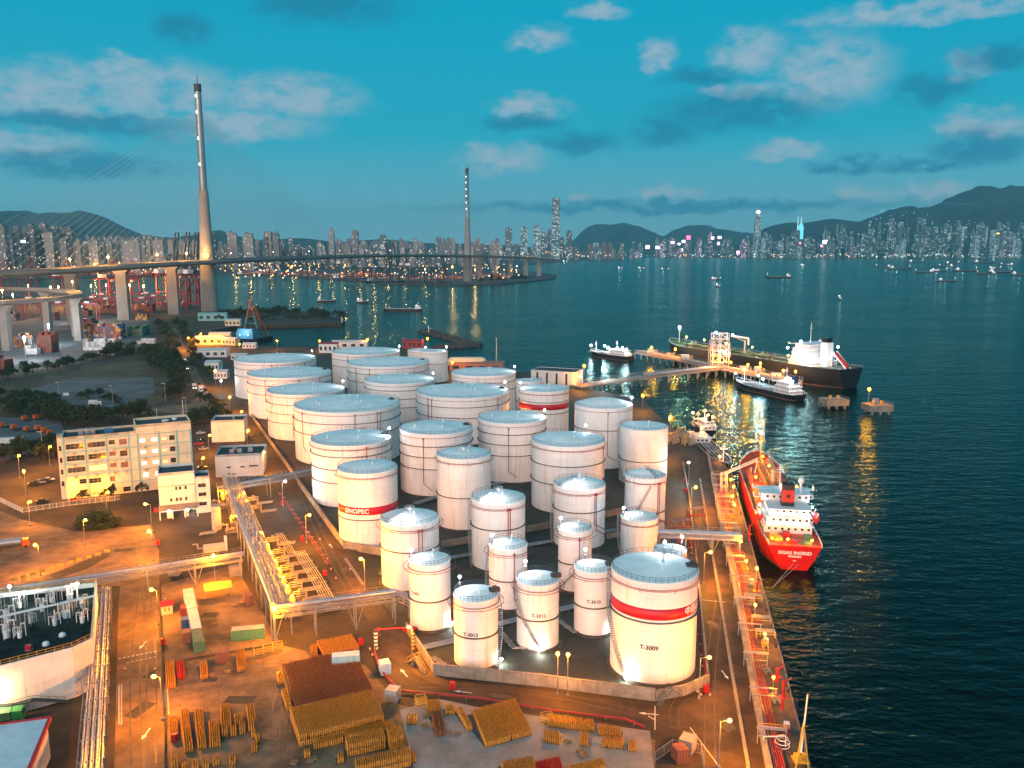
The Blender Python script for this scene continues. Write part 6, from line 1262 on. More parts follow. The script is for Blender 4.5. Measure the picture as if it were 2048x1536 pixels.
# ================================================================== quay cranes
def crane_proto(col, colu, up=True, label='', H=46, name='quay_crane'):
    t = thing(name, label, 'crane', (0, 0, 0), 0, 'container quay cranes')
    for x in (-13, 13):
        for y in (-9, 9): MB().bar((x, y, 0), (x * .95, y, H), 1.9).build('leg', mt[col], t)
    m = MB()
    for x in (-13, 13): m.bar((x, -9, H), (x, 9, H), 1.6); m.bar((x, -9, 4), (x, 9, 4), 1.4); m.bar((x, -9, H * .45), (x, 9, H * .45), 1.0); m.bar((x, -9, 4), (x, 9, H * .45), .7)
    for y in (-9, 9): m.bar((-13, y, H * .45), (13, y, H * .45), 1.5); m.bar((-13, y, H), (13, y, H), 1.6); m.bar((-13, y, H * .45), (13, y, H), .9)
    m.build('portal_frame', mt[col], t)
    m = MB(); m.bar((13, -4, H), (10, -2, H + 30), 1.2); m.bar((13, 4, H), (10, 2, H + 30), 1.2); m.bar((10, -2.5, H + 30), (10, 2.5, H + 30), 1.2); m.bar((-13, -4, H), (10, -2, H + 30), .8); m.bar((-13, 4, H), (10, 2, H + 30), .8); m.build('apex_frame', mt[colu], t)
    MB().bar((-34, -3, H + 1), (14, -3, H + 1), 1.6, 2.2).bar((-34, 3, H + 1), (14, 3, H + 1), 1.6, 2.2).build('back_girder', mt[col], t); MB().bx(-22, -10, -4, 4, H + 2.2, H + 8).build('machinery_house', mt['white'], t)
    m = MB(); a = Vector((15, 0, H + 2)); b = Vector((26, 0, H + 62)) if up else Vector((66, 0, H + 2))
    for y in (-3, 3): m.bar(a + Vector((0, y, 0)), b + Vector((0, y, 0)), 1.5, 1.8)
    for k in range(7): p = a.lerp(b, k / 6); m.bar(p + Vector((0, -3, 0)), p + Vector((0, 3, 0)), .8)
    m.build('boom', mt[colu], t)
    if not up: MB().bar((10, 0, H + 30), (50, 0, H + 3), .6).bar((10, 0, H + 30), (28, 0, H + 3), .6).build('stay', mt[colu], t)
    MB().bx(4, 8, -1.6, 1.6, H - 5, H - 1.5).build('cabin', mt['white'], t)
    return t
mt['crred'] = mat('crane_red', (.26, .018, .03), .5, 0, .15); mt['crdk'] = mat('crane_dark', (.030, .028, .035), .6, 0, .2)
cr0 = crane_proto('crred', 'crdk', True, 'red quay crane with raised dark boom left of the near bridge tower, closest to it'); cr0.location = (*G(396, 612)[:2], GZ); cr0.rotation_euler = (0, 0, 1.2); cr0.scale = (1.08, 1.08, 1.08)
for k, (x, y) in enumerate(((378, 612), (360, 611), (338, 610))): dup(cr0, (*G(x, y)[:2], GZ), 1.2, 'red quay crane with raised dark boom, %s left of the near bridge tower' % ('second', 'third', 'fourth')[k])
cr1 = crane_proto('crred', 'crred', False, 'red quay crane with level boom behind the second bridge pier', 40); cr1.location = (*G(262, 606)[:2], GZ); cr1.rotation_euler = (0, 0, 1.3); cr1.scale = (1.0, 1.0, 1.0)
for k, ((x, y), lb_) in enumerate((((222, 604), 'red quay crane with level boom between the first two bridge piers'), ((130, 598), 'red quay crane behind the tallest left bridge pier'), ((60, 594), 'red quay crane behind the ramp viaduct'), ((8, 592), 'red quay crane at the left frame edge'))): dup(cr1, (*G(x, y)[:2], GZ), 1.3, lb_)
yg = thing('yard_gantry', 'red yard gantry crane under the bridge, first from the left', 'crane', (*G(30, 640)[:2], GZ), .1, 'red yard gantries')
for x in (-12, 12):
    for y in (-5, 5): MB().bar((x, y, 0), (x, y, 21), 1.1).build('leg', mt['crred'], yg)
MB().bar((-14, -5, 21), (14, -5, 21), 1.2, 1.8).bar((-14, 5, 21), (14, 5, 21), 1.2, 1.8).bar((-12, -5, 21), (-12, 5, 21), 1).bar((12, -5, 21), (12, 5, 21), 1).bar((-12, -5, 8), (-12, 5, 8), .7).bar((12, -5, 8), (12, 5, 8), .7).build('girder', mt['crred'], yg)
MB().bx(-3, 3, -4, 4, 21.9, 24).build('trolley', mt['white'], yg)
for k, (x, y) in enumerate(((60, 628), (120, 640), (150, 628), (178, 640), (187, 626), (205, 618), (215, 630), (240, 624), (285, 628), (295, 615), (310, 622), (355, 618))): dup(yg, (*G(x, y)[:2], GZ), .1 + .05 * (k % 3), 'red yard gantry crane under the bridge, %s from the left' % nth(k + 1))
cr2 = crane_proto('crdk', 'crdk', True, 'dark quay crane with steep raised boom across the channel, right of a pair', 46); cr2.location = (*G(806, 568, 3)[:2], 3); cr2.rotation_euler = (0, 0, 2.9)
dup(cr2, (*G(792, 567, 3)[:2], 3), 2.9, 'dark quay crane with steep raised boom across the channel, left of a pair'); dup(cr2, (*G(668, 560, 3)[:2], 3), 2.9, 'dark quay crane with a single raised boom across the channel')
cr3 = crane_proto('crdk', 'crdk', False, 'dark level-boomed quay crane across the channel, first from the left', 40); cr3.location = (*G(545, 555, 3)[:2], 3); cr3.rotation_euler = (0, 0, -1.2)
for k, x in enumerate((575, 610, 640, 700, 722, 748, 770, 832, 858, 884)): dup(cr3, (*G(x, 566 if x > 690 else 555, 3)[:2], 3), -1.2, 'dark level-boomed quay crane across the channel, %s from the left' % nth(k + 1))
# ================================================================== container stacks
rc = random.Random(11); ncol = ['red', 'brown', 'maroon', 'blue', 'orange', 'grey', 'white', 'red', 'teal', 'yellow']
CSTUFF = MM()
def cbox(loc, rz, L, c, s=(1, 1, 1)):
    CSTUFF[CM[c]].box(Vector(loc) + Vector((0, 0, 1.35 * s[2])), (L * s[0], 2.44 * s[1], 2.5 * s[2]), rz)
def cstack(px_, rz, nx, ny, nz, L, cols, where, group, z0=GZ, stuff=False):
    o = G(*px_, z0); ux = Vector((math.cos(rz), math.sin(rz), 0)); uy = Vector((-ux.y, ux.x, 0)); W_ = 2.5
    for j in range(ny):
        for i in range(nx):
            hh = nz - (rc.random() < .25) - (rc.random() < .1)
            for k in range(hh):
                c = rc.choice(cols); p = o + ux * (i * W_) + uy * (j * (L + .3)) + Vector((0, 0, k * 2.6))
                if stuff or (j > 0 and k < hh - 1): cbox(p, rz + math.pi / 2, L, c); continue
                container(p, rz + math.pi / 2, L, c, '%s container, %s column, %s tier, %s row of %s' % (c, nth(i), ORD[k], ('front', 'second')[j], where), group)
cstack((172, 678), .05, 15, 2, 6, 6.06, ['red', 'blue', 'brown', 'red', 'maroon', 'blue', 'orange', 'grey', 'brown', 'yellow'], 'the mixed stack beside the bridge piers', 'containers of the mixed stack')
cstack((172, 700), .05, 11, 1, 4, 6.06, ['white', 'white', 'white', 'grey'], 'the pale stack before the mixed stack', 'containers of the pale stack')
cstack((262, 672), .1, 6, 2, 4, 12.2, ['green', 'green', 'brown', 'teal'], 'the green stack by the access road', 'containers of the green stack')
cstack((276, 688), .1, 7, 1, 2, 6.06, ['white'], 'the white row by the access road', 'containers of the white row')
cstack((82, 705), .0, 5, 2, 7, 6.06, ['brown', 'brown', 'red'], 'the rust stack between viaduct piers', 'containers of the rust stack')
cstack((58, 708), .0, 4, 1, 3, 6.06, ['white'], 'the white block at the viaduct pier', 'containers of the white block')
cstack((35, 695), .0, 4, 2, 5, 6.06, ['brown', 'grey', 'orange'], 'the left rust stack', 'containers of the left rust stack', stuff=True)
cstack((-30, 738), .0, 8, 1, 4, 12.2, ['maroon', 'red', 'maroon'], 'the maroon stack at the left edge', 'containers of the maroon stack')
cstack((-20, 745), .0, 3, 1, 2, 6.06, ['teal', 'yellow'], 'the low stack at the left edge', 'containers of the low stack')
cstack((170, 655), .0, 5, 2, 4, 6.06, ['maroon', 'red', 'brown'], 'the far maroon stack behind the piers', 'containers of the far maroon stack', stuff=True)
cstack((275, 640), .0, 6, 1, 3, 6.06, ['orange', 'white', 'yellow'], 'the lit stack right of the second pier', 'containers of the lit stack', stuff=True)
for k, x in enumerate((500, 535, 575, 610, 650, 690, 730, 775, 825, 875, 920, 965, 1000)):
    y = 549 + (x - 500) * .035 if x < 800 else 560
    o = G(x, y - 2, 3); rows = rc.randint(4, 7)
    for i in range(5):
        for j in range(rows): cbox(o + Vector((i * 13 - 26, (i % 2) * 3, j * 2.6)), 0, 12.2, rc.choice(['red', 'orange', 'brown', 'blue', 'red', 'white']), (1, 2, 1))
for x, y, n_, c_ in ((150, 632, 9, ['maroon', 'red', 'brown']), (210, 626, 10, ['maroon', 'red', 'brown']), (280, 622, 9, ['maroon', 'red', 'orange']), (330, 616, 9, ['maroon', 'blue', 'red']), (90, 640, 7, ['brown', 'maroon']), (0, 640, 10, ['brown', 'grey', 'maroon']), (355, 612, 6, ['white', 'red'])):
    cstack((x, y), .0, n_, 1, 4, 12.2, c_, '', '', stuff=True)
for x in range(-40, 420, 22):
    o = G(x, 551 - x * .008, 3)
    for i in range(3):
        for j in range(rc.randint(3, 6)): cbox(o + Vector((i * 13, 0, j * 2.6)), 0, 12.2, rc.choice(['red', 'orange', 'brown', 'red', 'blue']), (1, 2, 1))
tag(struct(CSTUFF.build('container_piles'), 'stuff'), 'far and hidden piles of mixed shipping containers in the port', 'containers')
def highmast(p, label, power, white=False, h=34, r=1.6):
    t = thing('high_mast_lamp', label, 'lamp mast', p, 0, 'high mast lamps of the container port'); MB().tube((0, 0, 0), (0, 0, h), .6, 6, .3).build('mast', mt['concl'], t)
    MB().lathe([(.2, h + .8), (r, h), (r, h - .7), (.2, h - 1.2)], 10).build('lamp_crown', mt['whitelamp' if white else 'sodium'], t); light(t, (0, 0, h - 2.4), power, WHT if white else (1, .40, .08), r)
for k, x in enumerate((470, 500, 540, 585, 637, 663, 690, 718, 748, 775, 812, 850, 905, 950)): highmast(G(x, 546 + (x - 440) * .03 + (k % 3), 3), 'lit high mast in the terminal across the channel, %s from the left' % nth(k), 32000, False, 34 if k % 2 else 42, 2.3 if k in (4, 5, 7, 8, 9) else 1.6)
for k, x in enumerate((20, 60, 110, 150, 190, 240, 285, 330, 375)): highmast(G(x, 549 - k % 3, 3), 'lit high mast on the far quay left of the near tower, %s from left' % nth(k), 60000, False, 30 + 6 * (k % 3), 2.0)
for k, (x, y, w) in enumerate(((165, 645, 1), (100, 690, 1), (30, 640, 0), (120, 615, 0), (185, 612, 0), (262, 610, 0), (215, 610, 0), (60, 612, 0), (52, 722, 1), (145, 608, 0), (290, 612, 0))): highmast(G(x, y), ('white lamp mast ' + {165: 'beside the mixed container stack', 100: 'in front of the rust container stack', 52: 'near the maroon containers at the left edge'}[x]) if w else 'orange lamp mast under the bridge approach, %s from the left' % nth([30, 60, 120, 145, 185, 215, 262, 290].index(x)), (60000, 130000)[not w], bool(w), 20 if w else 34, 1.0)
# ================================================================== hills
def hill(name, prof, Y, depth, col, seed):
    rn = random.Random(seed); P_ = []
    xs = [p[0] for p in prof]; K = 90
    for i in range(K + 1):
        x = xs[0] + (xs[-1] - xs[0]) * i / K; j = max(k for k in range(len(prof)) if prof[k][0] <= x + 1e-6); j = min(j, len(prof) - 2); (x0, y0), (x1, y1) = prof[j], prof[j + 1]; f = (x - x0) / (x1 - x0); f = f * f * (3 - 2 * f) * .5 + f * .5
        P_.append(AT(x, y0 + (y1 - y0) * f, Y))
    m = MB(); rows = 9; V = []
    for r in range(rows + 1):
        f = r / rows
        for i, p in enumerate(P_):
            h = max(0, p.z); zz = h * (1 - f ** 1.25) if f else h; jit = rn.uniform(-1, 1)
            zz += h * .10 * math.sin(i * .55 + r * .9 + seed) * math.sin(math.pi * f) + jit * h * .03 * (0 < f < 1) + (jit * h * .012)
            V.append((p.x + rn.uniform(-20, 20), Y - depth * f + depth * .12 * math.sin(i * .7 + seed) * math.sin(math.pi * f), max(-1, zz) if r < rows else -2))
    for i, p in enumerate(P_): V.append((p.x, Y + depth, -2))
    n = K + 1; F = [(r * n + i, (r + 1) * n + i, (r + 1) * n + i + 1, r * n + i + 1) for r in range(rows) for i in range(K)]; F += [(i, i + 1, (rows + 1) * n + i + 1, (rows + 1) * n + i) for i in range(K)]
    m.add(V, F, True); return struct(m.build(name, mat(name + '_forest', col, .95, 0, .5, .004, .4, .02)))
GRN = (.022, .034, .030)
hill('west_hills', [(-500, 470), (-300, 440), (-100, 430), (0, 422), (50, 421), (90, 430), (130, 425), (165, 421), (205, 433), (240, 452), (270, 468), (320, 474), (380, 478), (415, 464), (438, 458), (462, 470), (520, 480), (600, 476), (680, 484), (760, 478), (860, 486), (1000, 490), (1100, 497)], 9500, 1800, GRN, 1)
hill('harbour_hills', [(1120, 500), (1150, 478), (1172, 455), (1195, 448), (1225, 449), (1245, 446), (1275, 452), (1305, 464), (1325, 473), (1350, 460), (1375, 451), (1405, 450), (1440, 458), (1500, 466), (1560, 470), (1650, 480), (1750, 490)], 14500, 1800, GRN, 2)
hill('island_hills', [(1470, 500), (1500, 478), (1535, 454), (1574, 445), (1610, 446), (1660, 437), (1718, 444), (1743, 433), (1780, 420), (1813, 413), (1840, 416), (1868, 411), (1896, 398), (1935, 381), (1957, 372), (1979, 371), (2001, 376), (2021, 371), (2048, 373), (2120, 384), (2250, 400), (2500, 450)], 10200, 1500, (.016, .026, .026), 3)
for k, (x, y, h) in enumerate(((1957, 372, 60), (1966, 371, 45), (1972, 371, 70), (1983, 371, 40))):
    p = AT(x, y, 10190); tag(MB().tube((p.x, p.y, p.z - 40), (p.x, p.y, p.z + h * .55), 3, 5, 1).build('radio_mast', mt['dark']), 'thin radio mast on the highest island peak, %s from the left' % nth(k), 'mast', 'radio masts on the peak')
# ================================================================== city
def citymat(name, col, lit, cell, stren, warm=(1, .8, .5), cool=(.75, .95, 1.0), rows=True):
    m, n, l, b = newmat(name); pos = n.new('ShaderNodeNewGeometry'); oi = n.new('ShaderNodeObjectInfo')
    v = VM('DIVIDE', pos.outputs['Position'], (cell[0], cell[0], cell[1]), nodes=n, links=l); fl = VM('FLOOR', v, nodes=n, links=l)
    wn_ = n.new('ShaderNodeTexWhiteNoise'); l.new(fl, wn_.inputs['Vector']); on = M('GREATER_THAN', wn_.outputs['Value'], 1 - lit, nodes=n, links=l)
    sp = n.new('ShaderNodeSeparateXYZ'); l.new(pos.outputs['Normal'], sp.inputs[0]); wallm = M('LESS_THAN', sp.outputs[2], .5, nodes=n, links=l)
    fz = n.new('ShaderNodeSeparateXYZ'); l.new(v, fz.inputs[0]); slab = M('GREATER_THAN', M('FRACT', fz.outputs[2], nodes=n, links=l), .35, nodes=n, links=l)
    c = MIX(M('MULTIPLY', slab, .2, nodes=n, links=l), col, tuple(x * .35 for x in col), n, l)
    var = M('MULTIPLY_ADD', pos.outputs['Random Per Island'], .7, .65, nodes=n, links=l); c = VM('SCALE', c, nodes=n, links=l); l.new(var, c.node.inputs['Scale']); l.new(c, b.inputs['Base Color']); b.inputs['Roughness'].default_value = .6
    l.new(MIX(smooth(wn_.outputs['Color'], .35, .6, n, l), cool, warm, n, l), b.inputs['Emission Color'])
    l.new(M('MULTIPLY', M('MULTIPLY', on, wallm, nodes=n, links=l), M('MULTIPLY', slab, M('MULTIPLY_ADD', pos.outputs['Random Per Island'], stren, stren * .4, nodes=n, links=l), nodes=n, links=l), nodes=n, links=l), b.inputs['Emission Strength'])
    m.cycles.emission_sampling = 'NONE'; return m
mt['cpale'] = citymat('pale_tower', (.28, .25, .23), .05, (5, 7), .7); mt['cgrey'] = citymat('grey_tower', (.16, .15, .155), .05, (5, 7), .7); mt['cblue'] = citymat('bluish_tower', (.10, .13, .15), .09, (7, 9), .9)
mt['cdark'] = citymat('dark_island_tower', (.05, .085, .09), .10, (8, 10), 1.0, (.9, 1, .8), (.6, 1, 1)); mt['cice'] = citymat('lit_glass_tower', (.10, .17, .19), .40, (12, 10), .5, (.85, 1, 1), (.7, .95, 1)); mt['cneon'] = citymat('festive_tower', (.12, .12, .16), .22, (12, 12), 1.1, (1, .6, .9), (.8, .85, 1))
rb = random.Random(21)
BST = MM()
def tower(x0, x1, ytop, Y, matl, label, group, zb=3, stuff=False):
    a = AT(x0, ytop, Y); b = AT(x1, ytop, Y); w = b.x - a.x; d = w * rb.uniform(.7, 1.2); cx_ = (a.x + b.x) / 2; H = a.z
    h = max(15, H - zb); st_ = rb.random(); s = MB()
    if stuff: BST[mt[matl]].bx(cx_ - w / 2, cx_ + w / 2, Y - d / 2, Y + d / 2, zb, zb + h); q = w * .2; BST[mt[matl]].bx(cx_ - q, cx_ + q, Y - q, Y + q, zb + h, zb + h + w * rb.uniform(.1, .4)); return
    t = thing('city_tower', label, 'high-rise', (cx_, Y, zb), 0, group)
    if st_ < .45:                                  # slab with re-entrant bays
        s.bx(-w / 2, -w * .12, -d / 2, d / 2, 0, h); s.bx(w * .12, w / 2, -d / 2, d / 2, 0, h * rb.uniform(.97, 1)); s.bx(-w * .12, w * .12, -d * .38, d * .38, 0, h * .985)
    elif st_ < .75:
        s.bx(-w / 2, w / 2, -d / 2, d / 2, 0, h)
    else:
        s.bx(-w / 2, w / 2, -d / 2, d / 2, 0, h * .9); s.bx(-w * .36, w * .36, -d * .36, d * .36, h * .9, h)
    s.build('body', mt[matl], t); q = w * rb.uniform(.15, .3); MB().bx(-q, q, -q, q, h, h + w * rb.uniform(.12, .35)).build('roof_plant', mt['cgrey'] if matl != 'cdark' else mt['cdark'], t)
    return t
def rowof(x0, x1, yt0, yt1, Y, n, mats, where, group, wpx, zb=3, env=None, dY=.06, stuff=False):
    xs = sorted(rb.uniform(x0, x1) for _ in range(n)) if n > 14 else [x0 + (x1 - x0) * (i + .5) / n for i in range(n)]
    for i, x in enumerate(xs):
        w = rb.uniform(*wpx); yt = rb.uniform(yt0, yt1) if env is None else env(x) + rb.uniform(yt0, yt1); YY = Y * (1 + rb.uniform(-dY, dY)); z_ = zb(x, YY) if callable(zb) else zb
        tower(x - w / 2, x + w / 2, yt, YY, rb.choice(mats), '%s tower from the left in %s' % (nth(i), where), group, z_, stuff)
for k, (x0, x1, y) in enumerate(((-8, 12, 453), (26, 41, 455), (51, 72, 453), (76, 97, 448), (101, 118, 457), (126, 147, 456))): tower(x0, x1, y, 3000 + 60 * k, 'cgrey', 'tall brown-grey apartment tower at the far left, %s from the left' % nth(k), 'tall towers at the far left')
rowof(-20, 150, 462, 482, 3300, 12, ['cgrey', 'cpale'], 'the lower row behind the far left towers', 'lower left towers', (12, 18))
rowof(150, 400, 479, 485, 3200, 30, ['cpale'], 'the pale wall of flats behind the red cranes', 'pale wall of flats', (9, 13))
rowof(170, 330, 470, 478, 4200, 14, ['cgrey'], 'the grey row above the pale wall of flats', 'grey row above the pale flats', (7, 11))
rowof(415, 565, 464, 486, 3800, 20, ['cpale', 'cgrey', 'cpale'], 'the group right of the near bridge tower', 'towers right of the near bridge tower', (7, 12))
rowof(560, 1000, 477, 498, 5400, 62, ['cgrey', 'cblue', 'cgrey', 'cpale'], 'the long skyline between the bridge towers', 'long mid skyline', (7, 12))
rowof(430, 1000, 493, 504, 4200, 40, ['cgrey', 'cpale', 'cblue'], 'the low row behind the far container port', 'low row behind the port', (9, 16), stuff=True)
for k, (x0, x1, y, c) in enumerate(((658, 668, 458, 'cpale'), (704, 716, 462, 'cgrey'), (490, 497, 465, 'cblue'), (758, 774, 471, 'cblue'), (872, 882, 475, 'cblue'))): tower(x0, x1, y, 5000, c, 'tall landmark tower standing out of the mid skyline, %s of five' % nth(k), 'landmark towers of the mid skyline')
for k, (x0, x1, y, c) in enumerate(((1010, 1024, 457, 'cblue'), (1041, 1055, 456, 'cice'), (1067, 1081, 454, 'cice'), (1082, 1094, 466, 'cblue'), (1095, 1103, 459, 'cblue'), (1120, 1128, 476, 'cblue'), (1133, 1144, 462, 'cblue'))): tower(x0, x1, y, 7000 + 40 * k, c, 'bluish waterfront tower around the supertall, %s from the left' % nth(k), 'towers around the supertall')
rowof(985, 1265, 486, 506, 7400, 44, ['cblue', 'cgrey', 'cice'], 'the low lit waterfront below the supertall', 'low waterfront below the supertall', (6, 12), stuff=True)
rowof(1262, 1505, 474, 503, 9300, 48, ['cblue', 'cneon', 'cdark'], 'the glittering waterfront below the twin hills', 'glittering waterfront', (5, 9))
env = lambda x: 478 - max(0, x - 1600) * .030
rowof(1515, 2060, -4, 22, 8500, 74, ['cdark', 'cdark', 'cice', 'cdark', 'cblue'], 'the front row of island towers', 'front island towers', (5, 9), env=env)
rowof(1515, 2060, -16, 6, 8800, 62, ['cdark', 'cdark', 'cdark', 'cice'], 'the middle row of island towers', 'middle island towers', (4, 8), env=env, stuff=True)
env2 = lambda x: 452 - max(0, x - 1640) * .05 if x < 1860 else 448
rowof(1640, 2060, -8, 16, 9050, 48, ['cdark', 'cdark', 'cdark', 'cblue'], 'the hillside row of island towers', 'hillside island towers', (4, 7), env=env2, dY=.01, stuff=True)
tag(struct(BST.build('distant_buildings'), 'stuff'), 'mass of small distant city buildings behind the shore rows', 'buildings')
# supertalls
t = thing('supertall_tower', 'tallest glass skyscraper on the waterfront with a dark banded crown', 'skyscraper', (*AT(1111, 500, 7000)[:2], 3)); Hs = AT(1111, 401, 7000).z; w = 64 * 7000 / 7000
for z0, z1, f, mm in ((0, .82, 1.0, 'cice'), (.82, .86, .98, 'cblue'), (.86, 1, .93, 'cblue')): MB().bx(-w * f / 2, w * f / 2, -w * f / 2, w * f / 2, Hs * z0, Hs * z1).build('shaft', mt[mm], t)
for z in (.30, .58, .84): MB().bx(-w * .505, w * .505, -w * .505, w * .505, Hs * z, Hs * z + 14).build('plant_band', mt['cdark'], t)
MB().bx(-w * .47, w * .47, -w * .47, -w * .45, Hs, Hs + 16).bx(-w * .47, -w * .45, -w * .45, w * .45, Hs, Hs + 16).bx(w * .45, w * .47, -w * .45, w * .45, Hs, Hs + 16).build('crown_screen', mt['cice'], t)
t = thing('supertall_tower', 'slender island skyscraper with a glowing cream crown', 'skyscraper', (*AT(1513, 500, 8600)[:2], 3)); Hs = AT(1513, 424, 8600).z; w = 62
for z0, z1, f in ((0, .55, 1.0), (.55, .82, .9), (.82, .96, .76)): MB().bx(-w * f / 2, w * f / 2, -w * f / 2, w * f / 2, Hs * z0, Hs * z1).build('shaft', mt['cice'], t)
MB().lathe([(w * .32, Hs * .96), (w * .36, Hs * 1.0), (w * .2, Hs * 1.03)], 8).build('crown', emis('crown_glow', (1, .93, .7), 1.6), t)
t = thing('supertall_tower', 'cyan-lit island tower with two needle masts', 'skyscraper', (*AT(1597, 500, 8600)[:2], 3)); Hs = AT(1597, 448, 8600).z; w = 62
MB().bx(-w / 2, w / 2, -w / 2, w / 2, 0, Hs * .55).build('podium_shaft', mt['cdark'], t); MB().bx(-w * .1, w * .5, -w * .4, w * .4, Hs * .55, Hs * .93).bx(0, w * .4, -w * .3, w * .3, Hs * .93, Hs).build('lit_shaft', emis('cyan_facade', (.15, .75, .85), .75), t); MB().bx(-w * .5, -w * .12, -w * .4, w * .4, Hs * .55, Hs * .82).build('shaft', mt['cice'], t)
for x in (w * .2, -w * .32): MB().tube((x, 0, Hs * .8), (x, 0, Hs * 1.22), 4, 6, 1).build('needle', emis('needle_glow', (.7, .95, 1), 1.2), t)
t = thing('supertall_tower', 'stepped pinkish tower with a spire above the glittering waterfront', 'skyscraper', (*AT(1419, 500, 9400)[:2], 3)); Hs = AT(1419, 462, 9400).z; w = 48
for z0, z1, f in ((0, .8, 1.0), (.8, .95, .7)): MB().bx(-w * f / 2, w * f / 2, -w * f / 2, w * f / 2, Hs * z0, Hs * z1).build('shaft', mt['cneon'], t)
MB().tube((0, 0, Hs * .95), (0, 0, Hs * 1.25), 5, 6, 1).build('spire', mt['cgrey'], t)
# illuminated signs and waterfront lights
def sign(x, y, Y, w, h, col, st_, label, name='lit_sign'):
    p = AT(x, y, Y); s = Y / FPX; t = thing(name, label, 'sign', p); MB().bx(-w * s / 2, w * s / 2, -4, 0, -h * s / 2, h * s / 2).build('panel', emis('sign_glow', col, st_), t); MB().bx(-w * s / 2 - 2, w * s / 2 + 2, .5, 5, -h * s / 2 - 2, h * s / 2 + 2).build('backing', mt['dark'], t)
    MB().bar((0, 3, -h * s / 2), (0, 3, -p.z + 3), 5).build('support', mt['dark'], t)
for x, y, w, h, c, st_, lb_ in ((1377, 475, 8, 7, (1, .10, .25), 3.5, 'round red neon sign over the glittering waterfront'), (1367, 483, 7, 5, (1, .75, .85), 3, 'pink-white sign left below the red neon'), (1345, 485, 7, 5, (1, .55, .75), 3, 'pink sign left of the red neon'), (1358, 488, 5, 4, (1, .85, .9), 3, 'small white-pink sign between the pink signs'), (1425, 476, 6, 5, (1, .7, .85), 3, 'pink sign left of the stepped tower base'), (1439, 475, 7, 5, (1, .8, .9), 3.2, 'pink-white sign right of the stepped tower'), (1437, 487, 5, 6, (1, .55, .5), 2.5, 'salmon sign below the stepped tower signs'), (1318, 495, 14, 6, (.85, .85, 1), 2.2, 'broad bluish white lit facade left of the neon'), (1295, 494, 8, 7, (1, .65, .6), 2.4, 'reddish facade at the left of the glittering waterfront'), (1362, 500, 8, 5, (1, .85, .7), 2.5, 'cream lit facade under the neon'), (1476, 505, 7, 7, (1, .45, .5), 2.2, 'reddish lit facade right of the neon'), (1650, 484, 9, 7, (1, .9, .85), 3.5, 'bright white screen among the island towers'), (1643, 492, 4, 4, (1, .35, .55), 2.5, 'pink screen left below the bright white screen'), (1656, 492, 4, 4, (.7, 1, .6), 2.5, 'green screen right below the bright white screen'), (2000, 467, 14, 2.5, (1, .55, .15), 2.5, 'orange lettered sign high on the right island towers'), (1582, 486, 5, 4, (1, .6, .15), 2.5, 'orange sign below the cyan tower'), (1600, 486, 4, 4, (1, .2, .6), 2.5, 'magenta sign below the cyan tower'), (47, 483, 8, 5, (.75, .85, 1), 2.6, 'white-blue sign among the far left towers')):
    sign(x, y, 8300 if x > 1480 else (2900 if x < 100 else 9000), w, h, c, st_, lb_)
rw = random.Random(5)
m = {'w': MB(), 'o': MB(), 'c': MB()}
def spark(x, y, Y, k, s=1.0): p = AT(x, y, Y); m[k].sphere(p, Y / FPX * s * .72, 5, 4)
for _ in range(150): x = rw.uniform(1262, 2050); spark(x, rw.uniform(508, 514.5), 8150 if x > 1500 else 8800, rw.choice('wwoc'), rw.uniform(.5, 1.3))
for _ in range(70): x = rw.uniform(990, 1260); spark(x, rw.uniform(503, 513), 6800, rw.choice('woo'), rw.uniform(.5, 1.2))
for _ in range(170): x = rw.uniform(0, 990); spark(x, rw.uniform(506, 528), 3000 - 0 * x, rw.choice('ooowc'), rw.uniform(.4, 1.1))
for _ in range(190): x = rw.uniform(440, 1040); spark(x, rw.uniform(527, 556), 2560, rw.choice('oooow'), rw.uniform(.8, 2.2))
for _ in range(110): x = rw.uniform(0, 400); spark(x, rw.uniform(533, 548), 2300, rw.choice('oooow'), rw.uniform(.6, 1.8))
for _ in range(70): x = rw.uniform(1740, 1960); spark(x, rw.uniform(416, 470) if x < 1860 else rw.uniform(440, 470), 8950, 'c', rw.uniform(.4, .8))
for k in range(12): spark(1885 + 7 * k, 407 + .2 * k, 8600, 'c', .45)
for k, c in (('w', (1, .97, .9)), ('o', (1, .5, .14)), ('c', (.6, .95, 1))):
    o = m[k].build('distant_lights', emis('distant_light_' + k, c, 2.6)); struct(o, 'stuff'); tag(o, {'w': 'white points of light scattered along the far shores', 'o': 'orange points of light scattered along the far shores', 'c': 'cool cyan points of light on the island hillside and shore'}[k], 'lights')
